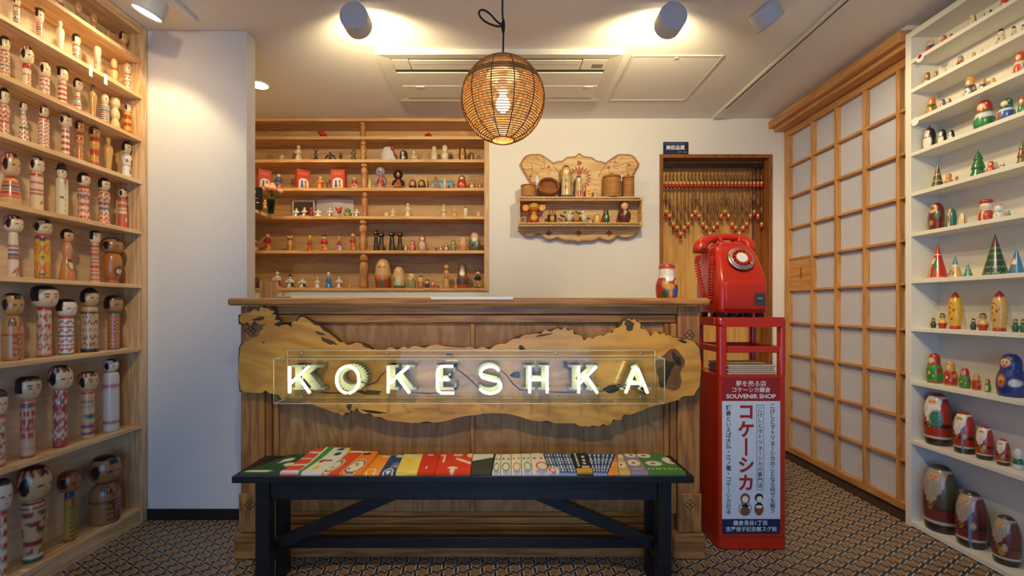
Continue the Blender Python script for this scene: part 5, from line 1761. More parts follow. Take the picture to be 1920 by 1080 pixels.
T = WD
KROWS = [
    [(113, -6, 13, 14, .4, 'cyl', 'cap', 'ball', RD, SK, [], 'tiny red kokeshi'),
     (147, 4, 11, 15, .5, 'round', '', 'ball', '#cda46a', '#c9945c', pat('leaf', GR, RD), 'tiny honey coloured kokeshi with leaf dress'),
     (176, 25, 11, 15, .5, 'waist', '', 'ball', '#cf9a5c', '#c88f52', [], 'tiny plain honey kokeshi'),
     (203, 56, 9, 11, .5, 'round', '', 'ball', '#cf9f62', '#c9965a', [], 'tiniest plain honey kokeshi'),
     (231, 59, 15, 18, .55, 'round', 'cap', 'ball', '#cf9a5a', '#d3a468', [], 'small honey kokeshi with black cap')],
    [(31, -9, 14, 17, .3, 'cyl', 'red', 'flat', CR, SK, pat('bandfl', RD, BK, GR), 'slim white kokeshi with red and black bands'),
     (74, 17, 13, 19, .36, 'cyl', 'cap', 'wide', CR, SK, pat('rings', RD, GR, RD), 'slim kokeshi with red and green stripes', 'beret'),
     (113, 38, 17, 0, 0, 'peg', '', 'ball', '#e4d3b0', SK, [], 'plain unpainted white peg kokeshi'),
     (143, 64, 15, 17, .36, 'cyl', 'bob', 'flat', CR, SK, pat('bandfl', RD, GR, BR), 'white kokeshi with black bob and red bands'),
     (183, 87, 14, 15, .34, 'cyl', 'dots', 'flat', CR, SK, pat('rings', OR, OR, OR), 'white kokeshi with orange stripes'),
     (214, 110, 15, 13, .36, 'swell', '', 'ball', '#d3ab6c', '#d3ab6c', [(B(.88, 1), RD)], 'plain natural kokeshi with red collar'),
     (245, 121, 15, 15, .38, 'waist', 'dots', 'ball', CR, SK, pat('flowers', RD, GR), 'white kokeshi with red flowers and hat')],
    [(9, 68, 20, 21, .32, 'cyl', 'bob', 'flat', '#dcc09a', SK, pat('leaf', RD, GR), 'stout kokeshi with red leaf bands'),
     (50, 86, 17, 29, .40, 'cyl', 'red', 'wide', CR, SK, [(B(.8, 1), RD)] + pat('kimono', RD, OR), 'wide headed kokeshi with red topknot', 'knob'),
     (84, 115, 19, 23, .42, 'cyl', 'side', 'wide', CR, SK, pat('flowers', RD, BK), 'kokeshi with black side locks and red blossoms'),
     (117, 127, 17, 23, .34, 'cyl', 'cap', 'wide', CR, SK, pat('thin', RD), 'red striped kokeshi with dark flat cap', 'beret'),
     (146, 146, 19, 19, .36, 'cone', 'bob', 'ball', CR, SK, pat('bandfl', RD, TL, TL), 'cone shaped kokeshi with red and teal robe'),
     (174, 158, 17, 0, 0, 'peg', '', 'ball', '#b98848', SK, [(B(.82, 1), '#6b4a34')], 'plain brown peg kokeshi with dark cap'),
     (197, 176, 17, 16, .34, 'cyl', 'dots', 'ball', CR, SK, pat('rings', NV, RD, NV), 'kokeshi with navy and red stripes'),
     (216, 183, 20, 0, 0, 'balls', '', 'ball', '#dcc08a', SK, [], 'plain natural kokeshi of three balls'),
     (242, 194, 14, 15, .30, 'cyl', 'red', 'flat', '#dba93a', SK, [(B(.1, .25), RD), (B(.4, .55), RD), (B(.72, .88), RD)], 'yellow kokeshi with broad red bands')],
    [(8, 164, 24, 22, .33, 'waist', 'bob', 'ball', '#d9b48c', SK, pat('wave', RD, RD), 'pinched waist kokeshi with red swirls'),
     (44, 191, 24, 16, .22, 'cone', 'cap', 'ball', CR, SK, pat('wave', RD, GR), 'white bottle shaped kokeshi with red waves'),
     (82, 195, 22, 21, .27, 'cyl', 'red', 'ball', CR, SK, pat('chev', RD, RD), 'straight kokeshi with red zigzag bands'),
     (123, 210, 16, 26, .28, 'cyl', 'side', 'wide', CR, SK, pat('thin', RD), 'slim kokeshi with dense red stripes'),
     (149, 226, 18, 21, .30, 'waist', 'brown', 'wide', '#c88a4a', '#b97a40', pat('flowers', RD, GR), 'brown waisted kokeshi with red flowers'),
     (177, 236, 22, 24, .28, 'waist', 'brown', 'wide', '#c9922f', '#b97a40', [(B(.0, .2), RD), (B(.42, .62), RD), (B(.88, 1), RD)], 'brown headed kokeshi with red and gold bands'),
     (203, 257, 19, 0, 0, 'peg', '', 'ball', '#cf9c54', SK, [], 'plain golden peg kokeshi'),
     (239, 264, 22, 20, .34, 'waist', 'bob', 'ball', WH, SK, [(B(.06, .08), NV), (B(.46, .48), NV), (B(.53, .55), NV), (B(.9, .92), BK)] + [(FL(t, .7, .09, .2), RD) for t in (.5, 1.6, -.7, 2.8)] + [(FL(.2, .28, .1, .2, 3), GR)], 'white kokeshi with red flowers and green leaf')],
    [(20, 286, 44, 39, .44, 'dome', 'red', 'wide', '#c99b60', '#c8a070', [(B(.9, 1), RD), (B(.72, .8), RD), (B(.6, .68), PU), (B(.5, .56), PU), (B(.36, .46), RD), (B(.28, .32), RD)] + [(FL(.9, .1, .14, .4, 7), RD)], 'stout kokeshi with red and purple rings'),
     (69, 293, 26, 31, .30, 'cyl', 'side', 'wide', '#dcc19a', SK, [(B(.72, .76), RD), (B(.5, .58), '#a8403c'), (B(.42, .45), RD), (B(.9, .97), RD), (B(0, .04), RD), (EL(.3, .25, .12, .03, .4), RD)], 'pale kokeshi with faint red stripes'),
     (116, 310, 25, 20, .26, 'cyl', 'dots', 'flat', '#d8cba2', SK, pat('coat', RD), 'gentleman kokeshi in bowler hat and cream coat', 'bowler'),
     (157, 323, 27, 27, .29, 'waist', 'bob', 'ball', '#dcb896', SK, [(B(.45, .49), TL), (B(.7, .76), TL)] + pat('fans', RD, '#cf6a50'), 'waisted kokeshi with red fans and teal bands'),
     (195, 333, 26, 25, .28, 'waist', 'bob', 'ball', '#d9b08c', SK, [(B(.6, .66), TL), (FR(-.35, .45, .28, .52), WH)] + pat('wave', RD, TL), 'waisted kokeshi with white obi and red waves'),
     (230, 353, 20, 17, .24, 'taper', 'side', 'ball', '#cf5a3c', SK, [(B(.5, .56), CR), (B(.62, .68), CR), (B(.8, .86), CR), (FL(.2, .3, .1, .18), CR), (FL(1.4, .3, .1, .18), CR)], 'slender red kokeshi with pale bands')],
    [(25, 403, 24, 41, .27, 'taper', 'red', 'wide', '#dcc8a6', SK, [(B(.66, .70), RD), (B(.56, .62), PU), (B(.46, .52), PU), (B(.38, .43), RD)] + [(EL(.2, .14, .16, .03, .9), RD), (EL(.7, .14, .16, .03, 1.3), RD), (EL(-.4, .14, .14, .03, .5), RD)], 'wide headed kokeshi with purple and red sash'),
     (80, 406, 31, 39, .27, 'cyl', 'side', 'wide', '#d3a21e', '#d3b286', pat('sun', '#c0442a'), 'yellow kokeshi painted with red sunflowers'),
     (126, 429, 33, 27, .26, 'bell', 'bob', 'ball', '#c9844a', '#cf9a66', pat('portrait', '#a8502a'), 'bell skirted tan kokeshi with painted portrait'),
     (178, 432, 20, 23, .25, 'taper', 'cap', 'flat', '#d8b48c', SK, pat('rings', '#c24a30', '#b8604a', '#c24a30'), 'slim kokeshi with salmon stripes and flat cap'),
     (210, 446, 40, 45, .34, 'pot', 'side', 'wide', '#a8672c', '#a46a34', pat('portrait', '#7a2c1c'), 'squat brown jar shaped kokeshi with wide head')],
    [(24, 549, 45, 45, .33, 'round', 'side', 'wide', '#b98850', '#bd8d55', pat('kimono', '#a8402c', '#a0603a'), 'broad tan kokeshi in kimono'),
     (83, 535, 29, 57, .31, 'cyl', 'cap', 'flat', '#d8b894', '#dcbf98', pat('flowers', '#b8382a', TL), 'huge headed kokeshi with red peony body'),
     (124, 560, 31, 43, .32, 'cyl', 'cap', 'wide', '#dfd6c4', '#e0d2b8', [(B(.48, .53), PU)] + pat('leaf', '#b8382a', TL), 'white kokeshi with red and teal leaves'),
     (168, 537, 35, 38, .30, 'cyl', 'bob', 'ball', '#caa478', '#d3ac7e', pat('waves_ink', BK), 'tan kokeshi with inked wave rows'),
     (213, 553, 23, 38, .32, 'cyl', 'bob', 'wide', '#b98a62', '#b07848', pat('chev', '#a8482c', TL), 'reddish kokeshi with slanting stripes')],
    [(-4, 730, 30, 40, .33, 'cyl', 'bob', 'wide', '#d8c3a0', '#dcc6a2', pat('flowers', RD, GR), 'kokeshi cut off by the picture edge'),
     (52, 705, 29, 54, .28, 'cyl', 'cap', 'flat', '#d0b48e', '#d8bc94', [(B(0, .05), RD), (B(.08, .1), TL), (B(.16, .19), RD), (B(.22, .24), RD), (B(.85, .88), TL), (B(.9, .94), RD), (B(.96, .98), RD)] + [(FL(t + (k % 2) * .5, z, .065, .1, 5), '#b8382a') for k, z in enumerate((.38, .5, .62, .75)) for t in (0, 1.1, 2.2, -1.1, -2.2)], 'large flat headed kokeshi with scattered red petals'),
     (113, 684, 29, 51, .30, 'cyl', 'red', 'wide', '#d8c6a8', '#dcc4a0', [(B(0, .15), '#a8584a'), (B(0, .03), RD)] + pat('wave', '#b8443a', TL)[:1] + [(FL(t, z, .1, .1, 6), '#a83c3c') for z in (.42, .68, .9) for t in (.3, 1.6, -1.1)] + [(FL(t, .8, .06, .1, 4), TL) for t in (1.0, -.4)], 'kokeshi with big eyes and crimson swirls'),
     (165, 696, 26, 41, .29, 'cyl', 'red', 'flat', '#d0b48a', '#d3b286', [(B(.08, .12), PU), (B(.22, .26), PU), (B(.3, .33), RD), (B(.64, .68), PU), (B(.75, .78), PU), (B(.83, .87), RD), (B(.94, .98), RD)] + [(FL(.5, .48, .08, .1), RD), (EL(-.3, .48, .1, .05, 0, .1), TL), (FL(.3, .17, .06, .1), RD)], 'kokeshi with purple bands and striped hair'),
     (208, 672, 33, 31, .19, 'cyl', 'side', 'ball', '#d3cdc2', '#d8d0c2', pat('lines', '#a8343a'), 'tall white kokeshi with thin red lines')],
    [(2, 897, 25, 46, .32, 'cyl', 'cap', 'wide', '#dccfb4', '#dfd0b2', pat('fans', '#bc3a26', TL), 'kokeshi with red fans at picture edge'),
     (62, 873, 50, 76, .355, 'swell', 'red', 'wide', '#c9a878', '#c8a676', pat('crane', '#8f2226', '#2a5a55'), 'big kokeshi with crimson and teal cranes'),
     (130, 882, 24, 48, .30, 'taper', 'brown', 'wide', '#b88a34', '#9c6034', pat('ladder', '#9a2c22', '#3a4a2a', NV), 'yellow bodied kokeshi with leaf ladder'),
     (197, 853, 62, 64, .40, 'round', 'side', 'wide', '#97683c', '#a07044', pat('kimono', '#5a2c22', '#4a2c1c'), 'very broad brown kokeshi in kimono')],
]
for r, row in enumerate(KROWS):
    for i, a in enumerate(row):
        kokeshi(r, i, len(row), *a)
# little price tags
for i, (px, row, lab) in enumerate(((172, 1, 'white paper price tag hanging under the second shelf, left one'), (200, 1, 'white paper price tag hanging under the second shelf, right one'), (243, 6, 'tiny white price tag lying on the seventh wooden shelf'), (262, 4, 'tiny white price tag at the right end of the fifth wooden shelf'), (56, 8, 'white and orange price tag lying on the bottom wooden shelf'), (150, 8, 'white price tag lying right of the yellow kokeshi, bottom shelf'))):
    Y = min(F * 1.752 / (VX - px), 2.18)
    z = LZ[row]
    if row == 1:
        o = box('price_tag', -1.7565, -1.7558, Y - 0.008, Y + 0.008, z - 0.045, z + 0.002, M_PAPERW)
    else:
        o = box('price_tag', -1.785, -1.760, Y - 0.008, Y + 0.008, z + 0.0003, z + 0.0012, M_PAPERW if i % 2 == 0 else M_CARD)
    tag(o, lab, 'price tag', 'paper price tags in the wooden case')

# ------------------------------------------------------------------ nesting dolls
NP = {
    'matry': [(0, 0), (0.84, 0), (0.84, 0), (0.9, 0.03), (1.0, 0.24), (0.97, 0.42), (0.80, 0.58), (0.72, 0.65), (0.73, 0.76), (0.62, 0.89), (0.38, 0.975), (0, 1)],
    'egg': [(0, 0), (0.82, 0), (0.82, 0), (0.88, 0.04), (0.99, 0.28), (1, 0.5), (0.9, 0.72), (0.7, 0.88), (0.4, 0.975), (0, 1)],
    'cone': [(0, 0), (1, 0), (1, 0), (0.98, 0.03), (0.98, 0.03), (0.04, 0.98), (0, 1)],
    'tree': [(0, 0), (1, 0), (1, 0), (1, 0.04), (0.62, 0.34), (0.62, 0.34), (0.8, 0.36), (0.45, 0.64), (0.45, 0.64), (0.56, 0.66), (0.03, 0.99), (0, 1)],
    'rocket': [(0, 0), (0.78, 0), (0.78, 0), (0.8, 0.06), (0.72, 0.08), (0.95, 0.3), (1, 0.5), (0.9, 0.7), (0.62, 0.85), (0.3, 0.95), (0, 1)],
    'snow': [(0, 0), (0.75, 0), (0.75, 0), (0.95, 0.12), (1, 0.28), (0.85, 0.46), (0.66, 0.54), (0.8, 0.66), (0.8, 0.8), (0.55, 0.95), (0, 1)],
    'ball2': [(0, 0), (0.7, 0), (0.7, 0), (1, 0.3), (0.85, 0.5), (0.55, 0.58), (0.7, 0.72), (0.6, 0.9), (0.3, 0.985), (0, 1)],
}


def pm(ker, body, apron=CR, skin='#e8c496', flower=RD, hairc='#5a3a1c'):
    return body, [(B(.60, 1.0), ker), (E(0, .77, .50, .115), hairc), (E(0, .76, .44, .10), skin), (E(-.16, .785, .07, .014), BK), (E(.16, .785, .07, .014), BK), (E(0, .715, .09, .014), RD), (E(-.26, .74, .07, .02), '#d98a6a'), (E(.26, .74, .07, .02), '#d98a6a'),
                  (E(0, .30, .62, .20), apron), (FL(0, .34, .07, .3), flower), (FL(.5, .24, .045, .3), flower), (FL(-.5, .24, .045, .3), flower), (EL(.25, .24, .04, .018, .5, .3), GR), (E(-.9, .42, .12, .1), ker), (E(.9, .42, .12, .1), ker), (B(0, .04), ker)]


def psanta(coat, pants, beard=WH, hat=None, green=True, tool=None, skin='#d9a070', sack=None):
    L = [(B(0, .14), pants), (B(.14, .17), '#d8d0c0'), (B(.36, .43), '#3a2414'), (E(-.05, .395, .15, .045), '#b08a3c'), (E(-.05, .395, .08, .025), '#3a2414')]
    if sack:
        L += [(lambda P: (P.u > -.05) * (P.z > .40) * (P.z < .86) * (P.u > (.62 - P.z) * 1.2) * 1.0, sack)]
    L += [(B(.93, 1), hat or coat), (lambda P: (np.abs(P.u + .06) < .66 * np.clip((P.z - .43 + .02 * np.cos(P.u * 26)) / .25, 0, 1) ** .7) * (P.z > .42) * (P.z < .90) * (P.c > -.1) * 1.0, beard), (lambda P: .45 * (np.cos(P.u * 34 + P.z * 6) > .55) * (np.abs(P.u + .06) < .58 * np.clip((P.z - .46) / .25, 0, 1) ** .7) * (P.z < .74) * (P.c > 0), '#7d7266'), (E(0, .82, .36, .055), skin), (E(0, .765, .33, .03), beard), (E(-.14, .84, .07, .012), BK), (E(.14, .84, .07, .012), BK), (E(0, .80, .06, .02), '#c0644a'), (B(.90, .935), beard)]
    if tool == 'staff':
        L += [(lambda P: (np.abs(P.u - .45) < .06) * (P.z < .62) * (P.c > 0) * 1.0, '#6a8aa8'), (E(.45, .56, .12, .07), '#5c86b0'), (E(.62, .42, .15, .06), '#b8aa90')]
    if tool == 'bag':
        L += [(E(.25, .29, .25, .09), '#b08440'), (E(.45, .38, .18, .07), '#b8aa90')]
    return coat, L


def pgreen():
    return [(E(.35, .52, .40, .16), '#2f6a52'), (lambda P: (P.c > 0) * (np.hypot((P.u - .35) / .45, (P.z - .52) / .18) < 1) * (((P.u * 19).astype(int) + (P.z * 47).astype(int)) % 3 == 0) * 1.0, '#4f8f74')]


def stars(c, seed=1, n=26, asp=.3, r=.012, z0=.1, z1=.9):
    r_ = random.Random(seed)
    return [(FL(r_.uniform(-PI, PI), r_.uniform(z0, z1), r, asp, 4), c) for _ in range(n)]


def penguin():
    return '#15151a', [(E(0, .36, .75, .34), '#e4ded0'), (E(0, .76, .46, .12), '#e4ded0'), (E(-.18, .80, .07, .03), BK), (E(.18, .80, .07, .03), BK), (E(0, .74, .1, .03), OR), (B(.55, .60), '#1a1a1e'), (E(0, .575, .18, .04), RD)]


def place_right(row, i, n, px, ytop, wpx, prof, paint, look, cat='doll', extra=None, xc=2.008, mat_=None):
    s_ = (px - VX) / xc
    wf = math.sqrt(1 + ((px - VX) / F) ** 2)
    z0 = RZ[row] + 0.0004
    h = max(0.018, CH + (VY - ytop) / s_ - z0)
    h = min(h, (RZ[row - 1] - 0.018 if row else 2.336) - 0.005 - z0)
    W = min(wpx / s_ / wf, 0.128)
    Y = min(F / s_, RY1 - W / 2 - 0.001)
    lab = '%s, %s, %s, white case' % (look, order(i, n), ('top shelf', 'second shelf', 'third shelf', 'fourth shelf', 'fifth shelf', 'sixth shelf', 'seventh shelf', 'eighth shelf', 'ninth shelf', 'tenth shelf', 'bottom shelf')[row])
    rz = -PI / 2 + random.uniform(-0.1, 0.1) + 0.22
    name = {'doll': 'nesting_doll', 'tree': 'wooden_tree', 'penguin': 'penguin_doll', 'santa': 'santa_doll', 'snowman': 'snowman_doll', 'rocket': 'rocket_doll'}[cat]
    base, layers = paint
    k = 72 if wpx > 24 else 44
    if wpx < 13:
        o = revolve(name, NP[prof], h, W, base, layers, mat_ or GLOSS, None, 26, 28, loc=(xc, Y, z0), rz=rz)
        return tag(o, lab, cat, 'nesting dolls in the white case')
    r = tag(empty(name, (xc, Y, z0), rz), lab, cat, 'nesting dolls in the white case')
    zs_ = .38 if prof != 'cone' else .30
    R_, Z_ = profile(NP[prof], k)
    zs_ = float(Z_[np.argmin(np.abs(Z_ - zs_))])
    revolve('lower_half', NP[prof], h, W, base, layers, mat_ or GLOSS, r, k, k, zr=(0, zs_))
    revolve('upper_half', NP[prof], h, W, base, layers, mat_ or GLOSS, r, k, k, zr=(zs_, 1))
    if extra == 'hat':
        revolve('hat', NP['cone'], h * .2, W * .32, '#b8281c', [], GLOSS, r, 14, 18, loc=(0.0, 0, h * .95))
    if extra == 'cap':
        revolve('hat', [(0, 0), (.9, 0), (1, .25), (.85, .7), (0, 1)], h * .2, W * .9, '#b3281f', [], GLOSS, r, 16, 28, loc=(0, 0, h * .88))
    if extra == 'pinkcap':
        revolve('hat', [(0, 0), (.9, 0), (1, .25), (.85, .7), (0, 1)], h * .2, W * .72, '#c88a92', [], GLOSS, r, 16, 28, loc=(0, 0, h * .88))
    return r


def conetree(c1, c2, c3):
    return c1, [(B(.1, .13), c3), (B(.28, .42), c2), (B(.3, .32), c3), (B(.55, .58), c3), (B(.62, .74), c2)] + stars(c3, 4, 30, .35, .018, .05, .85)


def rocket(c):
    return c, [(B(0, .09), '#a8281c'), (lambda P: (P.z > .82 + .04 * np.abs(np.sin(P.th * 3.5))) * 1.0, '#9a2218'), (E(-.35, .58, .12, .035), '#2a3a2a'), (E(.25, .50, .12, .035), '#2a3a2a'), (E(-.05, .28, .14, .03), '#2a3a2a'), (E(-.3, .44, .14, .035), '#c0402c'), (lambda P: (np.abs(P.z - .68 + .25 * P.u * P.u + .12 * P.u) < .008) * (P.c > 0) * 1.0, '#3a3020')]


def cow():
    return '#dcd2b8', [(B(.60, .72), '#d8b48a'), (B(.86, 1), BK)] + [(FL(t, z, .09, .3, 3), BK) for t, z in ((.6, .2), (-.5, .34), (1.5, .3), (-1.6, .2), (.1, .5), (2.4, .4))] + [(E(0, .70, .3, .06), '#e0bf98')]


def spol(base, dots, seed=3):
    return base, stars(dots, seed)


